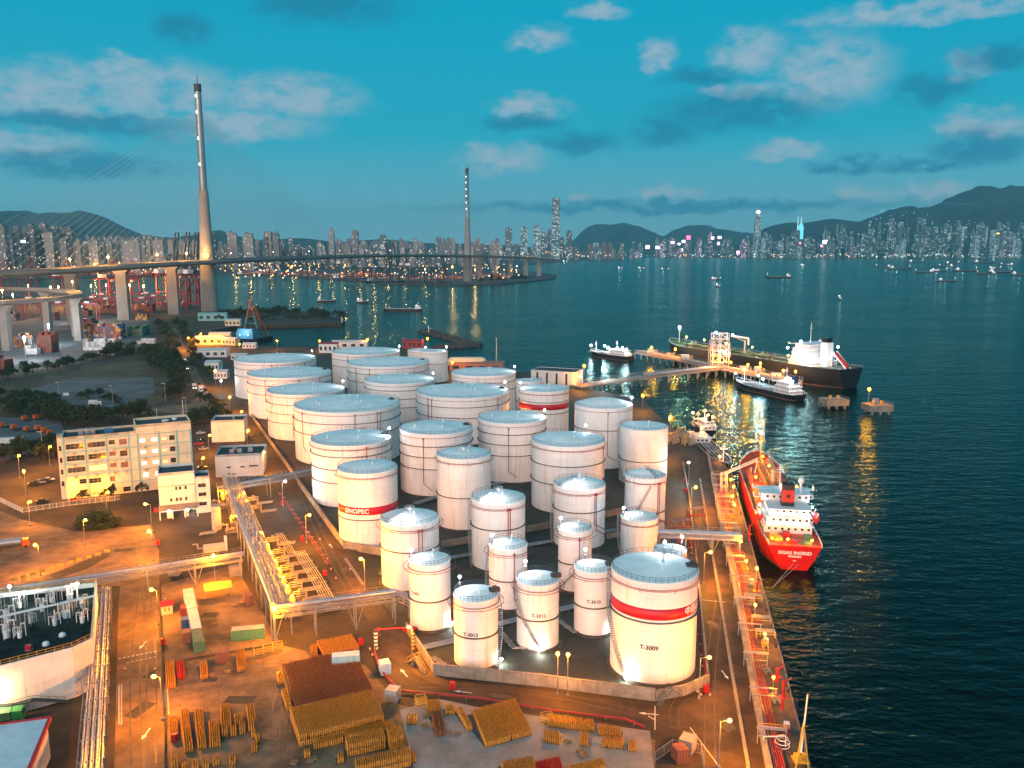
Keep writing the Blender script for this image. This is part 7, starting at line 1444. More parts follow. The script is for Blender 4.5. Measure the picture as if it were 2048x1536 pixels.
# ================================================================== boats in the harbour
def boat(x, y, Lpx, rz, label, kind='barge', lit=True):
    p = G(x, y, 0); s = p.length / FPX; L = Lpx * s; B = max(6, L * .17); D = max(2.5, L * .055)
    t = ship('harbour_barge' if kind == 'barge' else 'harbour_boat', label, 'boat', p, rz, L, B, D, mt['hullblk'], mt['deckgy'], D * .4, 'boats in the harbour', fine=.16)
    z = house(t, -L / 2 + L * .04, -L / 2 + L * (.18 if kind == 'barge' else .5), B * .75, D - .4, 2, mt['shipw'], max(2.5, L * .04), win=False)
    MB().tube((-L * .4, 0, z), (-L * .4, 0, z + L * .10), .4, 6).tube((L * .44, 0, D), (L * .44, 0, D + L * .12), .35, 6).build('mast', mt['shipw'], t)
    if kind == 'barge': MB().bx(-L * .28, L * .38, -B * .34, B * .34, D - .4, D + L * .012).build('hatch', mt['deckgy'], t)
    if lit:
        MB().sphere((-L * .35, 0, z + 1), s * .9, 6, 4).sphere((L * .44, 0, D + L * .12), s * .6, 6, 4).build('deck_lamp', mt['white_s'], t); light(t, (-L * .22, -B * .8, z + 3), 1200 * (s / 2) ** 2, WHT, 1.0)
    return t
for x, y, Lp, a, lb_, k in ((806, 622, 76, math.pi - .0, 'dark bulk barge with a white stern house crossing before the spit', 'barge'), (725, 606, 24, .2, 'small tug with a white mast left of the bulk barge', 'tug'), (653, 604, 36, .1, 'low dark barge beyond the spit', 'barge'), (1282, 538, 12, .2, 'small lit ferry near the glittering waterfront, left one', 'tug'), (1330, 540, 16, .1, 'small dark coaster right of the lit ferry', 'barge'), (1432, 560, 22, .3, 'dark short vessel in mid harbour', 'tug'), (1436, 574, 8, .1, 'tiny launch below the short vessel in mid harbour', 'tug'), (1557, 556, 48, math.pi, 'long dark barge alone in mid harbour', 'barge'), (1894, 563, 36, .2, 'dark vessel nearest of the anchored group', 'barge'), (1766, 535, 28, math.pi, 'anchored barge at the left end of the group', 'barge'), (1800, 539, 40, .05, 'anchored dark barge, second in the group', 'barge'), (1848, 546, 34, math.pi, 'anchored barge in the middle front of the group', 'barge'), (1878, 543, 30, 0, 'anchored high-bowed vessel in the group', 'tug'), (1932, 543, 42, .05, 'large anchored barge right of the middle', 'barge'), (1972, 549, 34, math.pi, 'anchored barge at the right front of the group', 'barge'), (2000, 546, 42, 0, 'long anchored barge at the right', 'barge'), (2044, 551, 40, .1, 'anchored barge cut by the right frame edge', 'barge'), (1968, 527, 38, .05, 'far anchored barge before the waterfront, right', 'barge'), (1905, 528, 24, 0, 'far anchored barge before the waterfront, middle', 'barge'), (1832, 525, 26, 0, 'far anchored barge before the waterfront, left', 'barge'), (2014, 531, 22, math.pi, 'far small vessel at the right edge', 'tug'), (1990, 538, 22, 0, 'small vessel amid the right group', 'tug'), (1892, 534, 26, math.pi, 'small barge behind the high-bowed vessel', 'barge'), (1130, 524, 8, 0, 'tiny bright ferry before the supertall tower', 'tug'), (1605, 532, 5, 0, 'tiny launch far out in the harbour', 'tug'), (1240, 538, 8, 0, 'small launch left of the lit ferry', 'tug'), (1680, 600, 5, 0, 'tiny dark buoy boat on open water', 'tug'), (700, 560, 70, .05, 'grey container feeder berthed across the channel, left', 'barge'), (770, 566, 74, .05, 'grey container feeder berthed across the channel, right', 'barge'), (500, 551, 50, 0, 'pale ship berthed across the channel near the bridge tower', 'barge')): boat(x, y, Lp, a, lb_, k)
# ================================================================== floating crane
c0 = G(496, 684, 0); fc = thing('crane_barge', 'blue floating crane barge with a multicoloured lattice derrick', 'crane barge', c0, -.15)
MB().bx(-14, 14, -9, 30, -1, 4).build('hull', mt['hullblk'], fc); MB().bx(-9, 9, -7, 4, 4, 11).bx(-8, 8, -6, 2, 11, 14).build('deckhouse', mat('barge_blue', (.06, .22, .34), .5, 0, .15), fc)
mt['lteal'] = mat('derrick_teal', (.03, .22, .26), .5, 0, .15); mt['lor'] = mat('derrick_orange', (.28, .07, .02), .5, 0, .15)
ap = Vector((1, 8, 44))
for a, b, c_ in ((0, .55, 'lteal'), (.55, .78, 'lor'), (.78, 1, 'redpipe')):
    mm = MB()
    for x in (-9, 9):
        for dy in (0, 3):
            p, q = Vector((x, 6 + dy, 4)), ap + Vector((0, dy * .3, 0)); mm.bar(p.lerp(q, a), p.lerp(q, b), .55)
        for k in range(6): f0 = a + (b - a) * k / 6; f1 = a + (b - a) * (k + 1) / 6; p0, p1 = Vector((x, 6, 4)), Vector((x, 9, 4)); mm.bar(p0.lerp(ap, f0), p1.lerp(ap + Vector((0, 1, 0)), f1), .3)
    for k in range(3): f = a + (b - a) * k / 3; mm.bar(Vector((-9, 6, 4)).lerp(ap, f), Vector((9, 6, 4)).lerp(ap, f), .35)
    mm.build('derrick_frame', mt[c_], fc)
MB().bar((6, 24, 4), (4, 10, 36), .7).bar((12, 24, 4), (4, 10, 36), .7).build('back_leg', mt['lor'], fc); MB().tube(ap, ap + Vector((0, 0, 9)), .5, 6).box(ap + Vector((0, 0, 8)), (2, 2, 2)).build('mast', mt['dark'], fc)
MB().sphere((-5, -7.4, 8), .5, 8, 5).sphere((4, -7.4, 8), .5, 8, 5).build('deck_lamp', mt['white_s'], fc); light(fc, (0, -13, 11), 5000, (.6, .85, 1), 1)
# ================================================================== breakwater and shore objects
rk = random.Random(9)
def rocks(path, w, h, n, seed):
    m = MB(); rn = random.Random(seed)
    for _ in range(n):
        i = rn.randrange(len(path) - 1); p = path[i].lerp(path[i + 1], rn.random()); d = (path[i + 1] - path[i]).normalized(); q = Vector((-d.y, d.x, 0)); s = rn.uniform(-1, 1); r = rn.uniform(1.2, 2.6)
        c = p + q * s * w + Vector((0, 0, h * (1 - abs(s)) + rn.uniform(-.5, .4))); v = [c + Vector((x * r * rn.uniform(.7, 1.2), y * r * rn.uniform(.7, 1.2), z * r * rn.uniform(.6, 1))) for x, y, z in ((1, 0, 0), (-1, 0, 0), (0, 1, 0), (0, -1, 0), (0, 0, 1), (0, 0, -1))]
        m.add(v, [(4, 0, 2), (4, 2, 1), (4, 1, 3), (4, 3, 0), (5, 2, 0), (5, 1, 2), (5, 3, 1), (5, 0, 3)])
    return m
mt['rock'] = mat('breakwater_rock', (.055, .052, .048), .9, 0, .4, .3)
BP = [G(850, 663, 0), G(950, 692, 0), G(872, 698, 0)]
t = thing('breakwater', 'dark rubble breakwater bent like an elbow behind the tanks', 'breakwater', (0, 0, 0)); o = rocks(BP, 9, 3.2, 900, 1).build('boulders', mt['rock'], t); o['kind'] = 'stuff'
for a, b in zip(BP[:-1], BP[1:]): MB().bar(a + Vector((0, 0, .9)), b + Vector((0, 0, .9)), 13, 3).build('core', mt['rock'], t)
t.location = (0, 0, 0); p = G(857, 664, 3); MB().tube(p, p + Vector((0, 0, 7)), .4, 6).build('beacon', mt['white'], t)
o = rocks([G(x, y, 1) for x, y in ((470, 655), (600, 650), (688, 643))], 3, 1, 260, 4).build('shore_rocks', mt['rock']); struct(o, 'stuff'); tag(o, 'dark riprap along the foot of the wooded spit', 'rocks')
for (x, y), lb_, h in (((580, 625), 'red and white striped beacon pole on the wooded spit', 14), ((684, 645), 'short white beacon at the tip of the wooded spit', 7)):
    t = thing('beacon_pole', lb_, 'beacon', G(x, y))
    for k in range(6): MB().tube((0, 0, h * k / 6), (0, 0, h * (k + 1) / 6), .45, 7).build('band', mt[('white', 'red')[k % 2] if h > 10 else 'white'], t)
t = thing('flare_mast', 'tall thin grey mast behind the tanks by the open water', 'mast', G(993, 742)); MB().tube((0, 0, 0), (0, 0, 24), .5, 8, .35).build('pole', mt['steel'], t); MB().box((0, 0, 12), (1.6, 1.6, .3)).tube((0, 0, 24), (0, 0, 25), .7, 8).build('platform', mt['steel'], t)
# ================================================================== sheds and works behind the tank farm
def simple(px_, w, d, h, rz, label, wm, rm, n=4, name='workshop'):
    t = thing(name, label, 'building', G(*px_), rz); facade(t, (0, 0, 0), (1, 0), w, h, [(w * (k + .2) / n, w * (k + .7) / n, h * .3, h * .7, 'g') for k in range(n)], wm)
    facade(t, (0, d, 0), (0, -1), d, h, [], wm); facade(t, (w, 0, 0), (0, 1), d, h, [], wm); facade(t, (w, d, 0), (-1, 0), w, h, [], wm)
    MB().add([(-.4, -.4, h), (w + .4, -.4, h), (w + .4, d / 2, h + 1.4), (-.4, d / 2, h + 1.4), (-.4, d + .4, h), (w + .4, d + .4, h)], [(0, 1, 2, 3), (3, 2, 5, 4), (0, 3, 4), (1, 5, 2)]).build('roof', rm, t); return t
wr = mat('pale_sheet_roof', (.5, .5, .5), .6, 0, .15)
for a in (((390, 690), 26, 10, 7, .1, 'yellow-lit flat shed at the left of the works yard', mt['cream'], wr), ((418, 686), 20, 8, 9, .1, 'yellow-lit shed in the middle of the works yard', mt['cream'], wr), ((445, 690), 14, 8, 6, -.3, 'yellow-lit shed at the right of the works yard', mt['cream'], wr), ((395, 715), 24, 12, 6, .1, 'white low workshop below the works yard', mt['bwhite'], wr), ((410, 742), 10, 14, 6, .1, 'white workshop with a maroon side below the works yard', mt['bwhite'], wr), ((428, 758), 9, 8, 5, .1, 'small white workshop by the sodium lamp', mt['bwhite'], wr), ((462, 720), 13, 6, 4, 0, 'white site office beside the leftmost tank', mt['bwhite'], wr), ((396, 642), 36, 10, 9, .05, 'teal lit warehouse beside the bridge tower foot', mt['teal'], mt['teal']), ((450, 652), 18, 8, 7, .05, 'small pale store on the spit landing', mt['cream'], wr), ((485, 697), 12, 7, 4, 0, 'white container office behind the leftmost tank', mt['bwhite'], wr), ((638, 706), 16, 9, 8, 0, 'white store with maroon foot between the back tanks', mt['bwhite'], mt['redpipe']), ((664, 697), 32, 10, 6, 0, 'long white canopy warehouse behind the back tanks', mt['bwhite'], wr), ((805, 697), 18, 12, 7, 0, 'maroon topped store beside the low back tank', mt['redpipe'], mt['redpipe']), ((900, 742), 40, 12, 6, -.1, 'reddish low works behind the tank farm by the water', mt['louvre'], mt['louvre'])): simple(*a)
t = thing('horizontal_vessel', 'yellow-lit horizontal storage vessel by the water behind the tanks', 'vessel', G(905, 740)); MB().tube((0, 0, 6), (22, 0, 6), 4, 20).sphere((0, 0, 6), 4, 16, 8).sphere((22, 0, 6), 4, 16, 8).build('drum', mt['cream'], t)
for x in (4, 18): MB().bx(x - 1, x + 1, -3.5, 3.5, 0, 3).build('saddle', mt['conc'], t)
for k, (x, y, pw) in enumerate(((905, 748, 9000), (555, 700, 4000), (640, 700, 5000), (735, 697, 5000), (855, 695, 6000), (480, 707, 5000), (1160, 778, 9000), (1285, 820, 7000), (1340, 868, 9000), (1332, 915, 6000), (1040, 870, 9000), (950, 880, 9000), (400, 690, 12000), (420, 690, 12000), (440, 690, 12000))):
    t = thing('works_lamp', 'sodium work lamp ' + ('by the yellow horizontal vessel near the water', 'behind the farthest left tank', 'beside the white store between the back tanks', 'at the right end of the canopy warehouse', 'beside the low maroon-footed back tank', 'left of the farthest left tank', 'at the jetty root by the white box building', 'on the shore right of the dome-roofed tank', 'at the pipe banks of the quay end', 'right of the plain tank with spiral stair', 'between the red-banded tank and its left neighbour', 'in the gap between two three-ringed tanks', 'in front of the left works yard shed', 'in front of the middle works yard shed', 'in front of the right works yard shed')[k], 'lamp', G(x, y), 0, 'sodium lamps behind the tank farm'); MB().tube((0, 0, 0), (0, 0, 8), .14, 6).build('pole', mt['steel'], t); MB().sphere((0, 0, 8.3), .5, 10, 6).build('lens', mt['sodium'], t); light(t, (0, 0, 8.3), pw * 1.7, SOD, .6)
# pipework at the quay end
for k, (x, y) in enumerate(((1345, 890), (1362, 880), (1378, 893))):
    t = thing('pipe_bank', 'yellow-lit bank of valves and pipes at the quay end, %s from the left' % nth(k), 'pipework', G(x, y), .8)
    for j in range(7): MB().path([(j * .9, 0, .3), (j * .9, 0, 2.2 + j % 3), (j * .9, 4, 2.2 + j % 3), (j * .9, 4, .3)], .16, 6).build('pipe', mt['mpipe'], t)
    MB().bx(-.3, 6.5, 1.8, 2.2, 5, 5.3).bx(-.3, 0, 1.8, 2.2, 0, 5).bx(6.2, 6.5, 1.8, 2.2, 0, 5).build('frame', mt['yellow'], t)
# ================================================================== trees
def leafmat(name, col):
    m, n, l, b = newmat(name); oi = n.new('ShaderNodeObjectInfo'); pos = n.new('ShaderNodeNewGeometry').outputs['Position']; t = n.new('ShaderNodeTexNoise'); t.inputs['Scale'].default_value = 1.1; t.inputs['Detail'].default_value = 3; l.new(pos, t.inputs['Vector'])
    c = MIX(smooth(t.outputs['Fac'], .35, .65, n, l), tuple(x * .45 for x in col), tuple(x * 1.7 for x in col), n, l); c = MIX(M('MULTIPLY', oi.outputs['Random'], .4, nodes=n, links=l), c, (col[0] * 1.5, col[1] * 1.1, col[2] * .6), n, l)
    l.new(c, b.inputs['Base Color']); b.inputs['Roughness'].default_value = .7; return m
mt['leaf'] = leafmat('leaves', (.024, .042, .015)); mt['bark'] = mat('bark', (.06, .045, .03), .9, 0, .3)
def tree_meshes(seed, h, r, n, leaf=.5, squash=1.0):
    rn = random.Random(seed); m = MB(); cl = []
    for k in range(17): a = rn.uniform(0, 6.28); q = r * rn.uniform(.1, .95); cl.append((Vector((q * math.cos(a), q * math.sin(a), h * squash * (.93 - .42 * (q / r) ** 1.5 - rn.uniform(0, .22)))), r * rn.uniform(.16, .40)))
    for _ in range(n):
        c, cr = rn.choice(cl); d = Vector((rn.gauss(0, 1), rn.gauss(0, 1), rn.gauss(0, .7))).normalized(); p = c + d * cr * rn.uniform(.35, 1.25) ** 1.0
        q = Matrix.Rotation(rn.uniform(0, 6.28), 3, 'Z') @ Matrix.Rotation(rn.uniform(-1.2, 1.2), 3, 'X'); s = leaf * rn.uniform(.45, 1.2)
        m.add([p + q @ Vector(v) * s for v in ((-.6, -.25, 0), (.4, -.35, .12), (.65, .2, 0), (-.3, .4, -.1))], [(0, 1, 2, 3)])
    tr = MB(); tr.tube((0, 0, 0), (0, 0, h * .45), r * .08, 7, r * .055)
    for c, cr in cl: tr.tube((0, 0, h * rn.uniform(.28, .45)), c, r * .035, 5, r * .012)
    cm = m.mesh('crown'); cm.materials.append(mt['leaf']); tm = tr.mesh('trunk'); tm.materials.append(mt['bark']); return cm, tm
TM = [tree_meshes(1, 8, 4, 1500), tree_meshes(2, 9.5, 3.6, 1400), tree_meshes(3, 7, 4.6, 1600), tree_meshes(4, 4, 3.4, 1300, squash=.8)]
def tree(p, k, s, label, group, name='broadleaf_tree'):
    t = thing(name, label, 'tree', p, rk.uniform(0, 6.28), group); t.scale = (s, s, s * rk.uniform(.85, 1.1)); link('crown', TM[k][0], t); link('trunk', TM[k][1], t); return t
def treeline(pts, n, jit, where, group, s=(.8, 1.3), kinds=(0, 1, 2)):
    P_ = [G(*p) for p in pts]; seg = [(b - a).length for a, b in zip(P_[:-1], P_[1:])]; tot = sum(seg)
    for i in range(n):
        L = tot * (i + .5) / n; j = 0
        while j < len(seg) - 1 and L > seg[j]: L -= seg[j]; j += 1
        p = P_[j].lerp(P_[j + 1], L / seg[j]); p += Vector((rk.uniform(-jit, jit), rk.uniform(-jit, jit), 0)); tree(p, rk.choice(kinds), rk.uniform(*s), 'dark leafy tree, %s along %s' % (nth(i), where), group)
treeline([(-10, 765), (60, 748), (130, 735), (200, 718), (262, 704), (318, 700), (346, 730), (352, 770), (345, 800)], 84, 6, 'the hedge belt around the dry field', 'trees around the dry field', (.75, 1.3))
treeline([(225, 700), (262, 712), (318, 715), (336, 745)], 34, 9, 'the dense clump beside the container yard', 'trees beside the container yard', (.9, 1.5))
treeline([(318, 650), (332, 668), (345, 690), (352, 705)], 16, 5, 'the left verge of the far access road', 'trees left of the far access road', (.9, 1.4))
treeline([(356, 650), (366, 668), (380, 690), (388, 715), (398, 742), (412, 760)], 20, 4, 'the right verge of the far access road', 'trees right of the far access road', (.9, 1.4))
treeline([(0, 800), (50, 806), (100, 812)], 20, 8, 'the left of the access road bend', 'trees at the road bend', (.7, 1.2))
treeline([(10, 826), (70, 830), (120, 842), (180, 850), (240, 842), (290, 838)], 34, 5, 'the belt behind the office block', 'trees behind the office block', (.9, 1.5))
treeline([(160, 800), (200, 795), (245, 806)], 8, 4, 'the scrub on the gravel lot edge', 'scrub on the gravel lot', (.6, 1.0), (2, 3))
treeline([(378, 842), (396, 850), (420, 845), (436, 830)], 9, 4, 'the lawn between office and tank row', 'trees by the roundabout', (.7, 1.1))
treeline([(405, 800), (425, 812), (440, 826), (452, 848)], 8, 3, 'the verge below the leftmost tank', 'trees below the leftmost tank', (.7, 1.0))
treeline([(420, 640), (480, 634), (540, 628), (600, 630), (650, 636), (672, 640)], 56, 18, 'the wooded spit', 'trees on the wooded spit', (.9, 1.6))
treeline([(500, 643), (560, 640), (620, 641)], 10, 6, 'the shore side of the wooded spit', 'shore trees of the wooded spit', (.6, 1.0))
treeline([(0, 925), (40, 912), (80, 905), (105, 920)], 20, 5, 'the dark bank left of the office block', 'trees left of the office block', (.7, 1.2))
treeline([(960, 566), (1000, 564), (1060, 560)], 8, 8, 'the far end of the bridge', 'trees at the far bridge end', (1.6, 2.4))
for (x, y), lb_ in (((165, 1003), 'small tree in front of the office block, left'), ((212, 1000), 'small tree in front of the office block, middle'), ((228, 998), 'slim tree in front of the office block, right of middle'), ((285, 992), 'small tree between office block and annex'), ((205, 838), 'tree beside the road sign behind the office roof'), ((212, 828), 'second tree beside the road sign behind the office roof')): tree(G(x, y), rk.choice((0, 1)), .62, lb_, 'trees near the office block')
cm, tm = tree_meshes(9, 5.2, 6.6, 5200, .5, .75); t = thing('round_bush', 'large round bush on the forecourt before the office block', 'bush', G(196, 1052)); t.scale = (1, 1, 1.05); link('crown', cm, t); link('trunk', tm, t)
for k in range(24):
    a = k * .26; tree(G(196, 1052) + Vector((5.6 * math.cos(a), 4.6 * math.sin(a), 0)), 3, .48 + .1 * (k % 3), 'low shrub ringing the round bush, %s in the ring' % nth(k), 'shrubs around the round bush', 'low_shrub')
# roundabout island and signs
struct(MB().prism([tuple((G(318, 832) + Vector((13 * math.cos(k * .35), 9 * math.sin(k * .35), 0)))[:2]) for k in range(18)], GZ, GZ + .2).build('roundabout_island', mt['field']))
for (x, y), c_, lb_ in (((228, 826), 'blue', 'blue direction sign beside the access road'), ((133, 798), 'white', 'white board beside the gravel lot road'), ((303, 836), 'dark', 'black chevron board on the roundabout')):
    t = thing('road_sign', lb_, 'sign', G(x, y)); MB().tube((-1, 0, 0), (-1, 0, 3.4), .07, 6).tube((1, 0, 0), (1, 0, 3.4), .07, 6).build('post', mt['steel'], t); MB().box((0, -.1, 3), (3.4, .08, 1.7)).build('board', mt[c_], t)
    if c_ == 'dark': MB().add([(-1.2, -.16, 3), (-.6, -.16, 3.6), (-.3, -.16, 3.6), (-.9, -.16, 3), (-.3, -.16, 2.4), (-.6, -.16, 2.4)], [(0, 5, 4, 3), (0, 3, 2, 1)]).add([(-.1, -.16, 3), (.5, -.16, 3.6), (.8, -.16, 3.6), (.2, -.16, 3), (.8, -.16, 2.4), (.5, -.16, 2.4)], [(0, 5, 4, 3), (0, 3, 2, 1)]).build('chevron', mt['white'], t)

# ================================================================== yard clutter and ground wear
rq = random.Random(31)
mt['patch'] = mat('asphalt_patch', (.040, .037, .035), .9, 0, .3, .4); mt['stain'] = mat('oil_stain', (.05, .042, .036), .6, 0, .4, .3); mt['wood'] = mat('pallet_wood', (.28, .17, .08), .85, 0, .3, 1.5)
for k, (x, y, w, d) in enumerate(((280, 1420, 3, 6), (260, 1260, 2, 4), (300, 1350, 2, 3), (690, 1140, 2, 5), (760, 1270, 2, 4), (1000, 1392, 5, 2), (1180, 1415, 6, 1.6), (1430, 1250, 2, 6), (1410, 1130, 2, 5), (1450, 1450, 3, 5), (480, 1400, 6, 3), (540, 1470, 4, 4), (420, 1360, 3, 2), (640, 1050, 1.6, 5), (250, 1100, 6, 3), (120, 1090, 7, 4), (420, 1230, 4, 3))):
    c = G(x, y); a = rq.uniform(-.3, .5); ux = Vector((math.cos(a), math.sin(a))); uy = Vector((-ux.y, ux.x)); n = 9
    pts = [(c.xy + ux * (w * .5 * math.cos(i * 6.283 / n) * rq.uniform(.7, 1.25)) + uy * (d * .5 * math.sin(i * 6.283 / n) * rq.uniform(.7, 1.25))) for i in range(n)] if k % 2 else [c.xy + ux * (w * sx) + uy * (d * sy) for sx, sy in ((-.5, -.5), (.5, -.5), (.5, .5), (-.5, .5))]
    struct(MB().sheet([(p.x, p.y) for p in pts], GZ + .047).build('asphalt_patch' if k % 2 == 0 else 'oil_stain', mt['patch' if k % 2 == 0 else 'stain']))
def tyre(p, q, bend, w=.28):
    a, b = G(*p), G(*q); d = (b - a); nrm = Vector((-d.y, d.x, 0)).normalized()
    for s in (-.95, .95):
        m = MB(); L = []
        for i in range(13):
            f = i / 12; L.append(a + d * f + nrm * (bend * math.sin(math.pi * f) + s))
        for u, v in zip(L[:-1], L[1:]): m.add([u - nrm * w / 2, v - nrm * w / 2, v + nrm * w / 2, u + nrm * w / 2], [(0, 1, 2, 3)])
        o = m.build('tyre_mark', mt['stain']); o.location.z = .049; struct(o)
for a in (((275, 1530), (285, 1190), 1), ((300, 1530), (270, 1080), -2), ((60, 1080), (290, 1150), 5), ((1420, 1530), (1440, 1200), 1), ((840, 1370), (1290, 1430), 3), ((700, 1180), (600, 970), 1), ((560, 1500), (590, 1330), 2), ((350, 1370), (560, 1330), 2), ((1350, 1450), (1440, 1380), 4), ((120, 1060), (260, 1090), -4)): tyre(*a)
pal = thing('wooden_pallet', 'bare wooden pallet lying loose on the yard', 'pallet', G(455, 1345), .4, 'loose pallets in the yard')
for i in range(5): MB().bx(-.6, .6, -.6 + i * .27, -.6 + i * .27 + .14, .28, .32).build('plank', mt['wood'], pal)
MB().bx(-.6, -.5, -.6, .6, .0, .27).bx(.5, .6, -.6, .6, 0, .27).bx(-.05, .05, -.6, .6, 0, .27).build('stringer', mt['wood'], pal)
for k in range(26):
    x, y = rq.choice(((430, 1350), (470, 1390), (560, 1400), (870, 1440), (900, 1460), (1120, 1480), (1180, 1500), (610, 1520), (400, 1340), (430, 1240), (470, 1200), (1230, 1500))); dup(pal, G(x + rq.uniform(-22, 22), y + rq.uniform(-14, 14)) + Vector((0, 0, .05)), rq.uniform(0, 3), 'bare wooden pallet lying loose on the yard')
cone = thing('traffic_cone', 'orange traffic cone with white stripe beside the road', 'cone', G(700, 1140), 0, 'cones along the roads')
MB().lathe([(.26, .05), (.05, .75), (.02, .76)], 12).build('cone_body', CM['orange'], cone); MB().bx(-.3, .3, -.3, .3, 0, .05).build('base', mt['black'], cone); MB().lathe([(.20, .30), (.15, .45)], 12).build('stripe', mt['white'], cone)
for k, (x, y) in enumerate(((655, 1120), (662, 1140), (672, 1158), (740, 1300), (745, 1312), (1395, 1385), (1402, 1392), (1420, 1392), (330, 1200), (250, 1340), (310, 1340), (640, 1080))): dup(cone, G(x, y) + Vector((0, 0, .05)), 0, 'orange traffic cone with white stripe beside the road')
for (x, y, L, c_, lb_) in ((470, 1150, 3, 'grey', 'grey equipment box under the long pipe rack'), (445, 1322, 2.4, 'brown', 'brown equipment box in front of the roadside trailers'), (350, 1150, 3, 'grey', 'grey equipment box under the pipe bridge'), (786, 1400, 2.6, 'grey', 'grey equipment box at the bend of the fire main'), (60, 1470, 4, 'brown', 'brown skip beside the white-roofed warehouse'), (1375, 1500, 3, 'grey', 'grey equipment box inside the wire enclosure'), (1360, 1520, 2.4, 'brown', 'brown equipment box inside the wire enclosure')):
    container(G(x, y) + Vector((0, 0, .05)), rq.uniform(0, 1.5), L, c_, lb_, None, False)
# ================================================================== denser quay equipment
def qp(f, off=0.0):                                # along the quay: 0 = bottom edge, 1 = far end; off = metres from the water edge
    a, b = G(1624, 1536), G(1464, 948); d = (b - a).normalized(); return a.lerp(b, f) + Vector((-d.y, d.x, 0)) * off
for k in range(13):
    t = thing('pipe_portal', 'steel portal over the quay pipes, %s from the bottom edge' % nth(k), 'pipe portal', qp(.03 + .075 * k, 6.2), qa - math.pi / 2, 'portals over the quay pipes')
    MB().bar((-2.6, 0, 0), (-2.6, 0, 3.2), .2).bar((2.4, 0, 0), (2.4, 0, 3.2), .2).build('post', mt['steel'], t); MB().bar((-2.9, 0, 3.2), (2.7, 0, 3.2), .24).bar((-2.6, 0, 1.6), (2.4, 0, 1.6), .14).build('beam', mt['steel'], t)
    if k % 2 == 0: MB().bx(-2.7, 2.5, -.6, .6, 3.34, 3.42).build('walk_plate', mt['steel'], t); MB().bar((-2.6, -.6, 3.4), (-2.6, -.6, 4.5), .06).bar((2.4, -.6, 3.4), (2.4, -.6, 4.5), .06).bar((-2.6, -.6, 4.5), (2.4, -.6, 4.5), .06).bar((-2.6, -.6, 3.95), (2.4, -.6, 3.95), .05).build('rail', mt['yellow'], t)
for k in range(16):
    c_ = ('redpipe', 'mpipe', 'steel', 'yellow')[k % 4]; t = thing('valve_cluster', 'cluster of valves and risers on the quay deck, %s from the bottom edge' % nth(k), 'valves', qp(.05 + .06 * k, 2.6 + (k % 3) * .5), qa + .2 * (k % 3), 'valve clusters on the quay')
    for j in range(4): MB().path([(j * .7 - 1, 0, 0), (j * .7 - 1, 0, .9 + .3 * (j % 2)), (j * .7 - 1, 1.2, .9 + .3 * (j % 2)), (j * .7 - 1, 1.2, 0)], .11, 6).build('riser', mt[c_], t)
    MB().torus(.3, .05, 1.5, 10, 4, (-.3, .6)).tube((-.3, .6, .9), (-.3, .6, 1.5), .05, 5).torus(.25, .05, 1.3, 10, 4, (.7, .6)).tube((.7, .6, .9), (.7, .6, 1.3), .05, 5).build('hand_wheel', mt['red'], t)
    if k % 3 == 0: MB().bx(1.4, 2.6, -.3, .7, 0, 1.3).build('control_box', mt['white'], t)
for k in range(10):
    t = thing('mooring_bollard', 'dark mooring bollard on the quay edge, %s from the bottom edge' % nth(k), 'bollard', qp(.03 + .1 * k, .8), 0, 'bollards on the quay edge'); MB().lathe([(.35, .1), (.25, .3), (.25, .55), (.42, .75), (.3, .85), (.02, .86)], 12).build('head', mt['dark'], t); MB().bx(-.5, .5, -.5, .5, 0, .1).build('base_plate', mt['dark'], t)
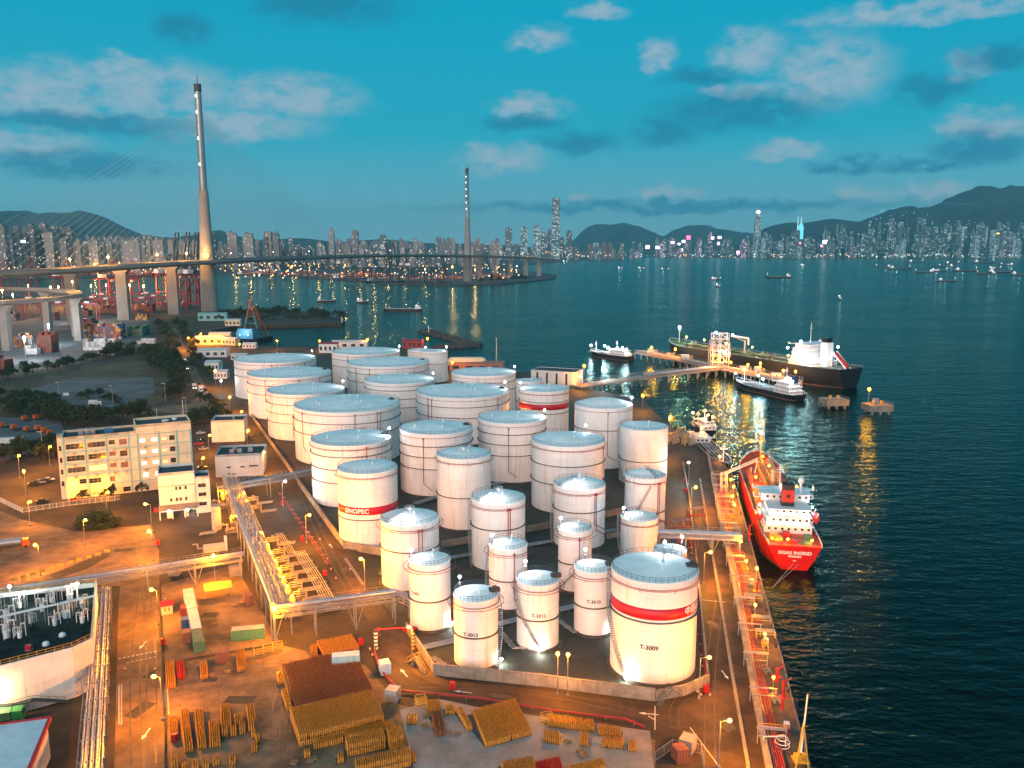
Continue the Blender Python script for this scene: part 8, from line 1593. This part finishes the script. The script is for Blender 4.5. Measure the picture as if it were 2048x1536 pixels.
for k, (f, o_) in enumerate(((.12, 4), (.22, 3.6), (.30, 4.2), (.45, 3.8))):
    t = thing('quay_post_lamp', 'sodium post lamp low on the quay deck, %s from the bottom edge' % nth(k), 'lamp', qp(f, o_), 0, 'post lamps on the lower quay'); MB().tube((0, 0, 0), (0, 0, 4), .07, 6).build('pole', mt['steel'], t); MB().sphere((0, 0, 4.1), .24, 10, 6).build('lens', mt['sodium'], t); light(t, (0, 0, 4.1), 4500, SOD, .3)
# red gantries beside the quay road
for k, (x, y) in enumerate(((1345, 1075), (1360, 1100), (1378, 1050))):
    t = thing('pipe_gantry', 'red pipe gantry beside the quay road behind the front tanks, %s one' % ('left', 'near', 'far')[k], 'pipe gantry', G(x, y), .3)
    for a in (0, 3, 6): MB().bar((a, 0, 0), (a, 0, 5), .18).bar((a, 2, 0), (a, 2, 5), .18).bar((a, 0, 5), (a, 2, 5), .18).bar((a, 0, 2.6), (a, 2, 2.6), .14).build('frame', mt['redpipe'], t)
    for j in range(5): MB().tube((-.4, .2 + .4 * j, 5.2), (6.4, .2 + .4 * j, 5.2), .12, 7).build('pipe', mt[('steel', 'redpipe')[j % 2]], t)
    for j in range(4): MB().tube((-.4, .3 + .45 * j, 2.8), (6.4, .3 + .45 * j, 2.8), .1, 7).build('lower_pipe', mt['redpipe'], t)
for k, (x, y) in enumerate(((60, 1050), (170, 1090), (215, 1030), (100, 930), (330, 905), (418, 905), (405, 955))): lamp((x, y), 'added sodium lamp ' + ('at the left of the forecourt below the white fence', 'on the forecourt left of the annex', 'beside the round bush', 'at the left end of the office block', 'behind the white annex roof', 'left of the low pump house', 'between annex and pump house')[k], 8.0, (.8, 0), 12000)  # extra lamps added to turn the office and forecourt more orange
# ================================================================== haze over the harbour
hz = MB().bx(-15900, 15900, -390, 18500, -6, 900); hm = bpy.data.materials.new('haze'); hm.use_nodes = True; hn = hm.node_tree.nodes; hn.clear(); ho = hn.new('ShaderNodeOutputMaterial'); hv = hn.new('ShaderNodeVolumePrincipled')
hv.inputs['Color'].default_value = (.3, .85, 1.0, 1); hv.inputs['Density'].default_value = 4.4e-5; hv.inputs['Anisotropy'].default_value = .2; hm.node_tree.links.new(hv.outputs[0], ho.inputs['Volume'])
struct(hz.build('haze', hm), 'stuff')
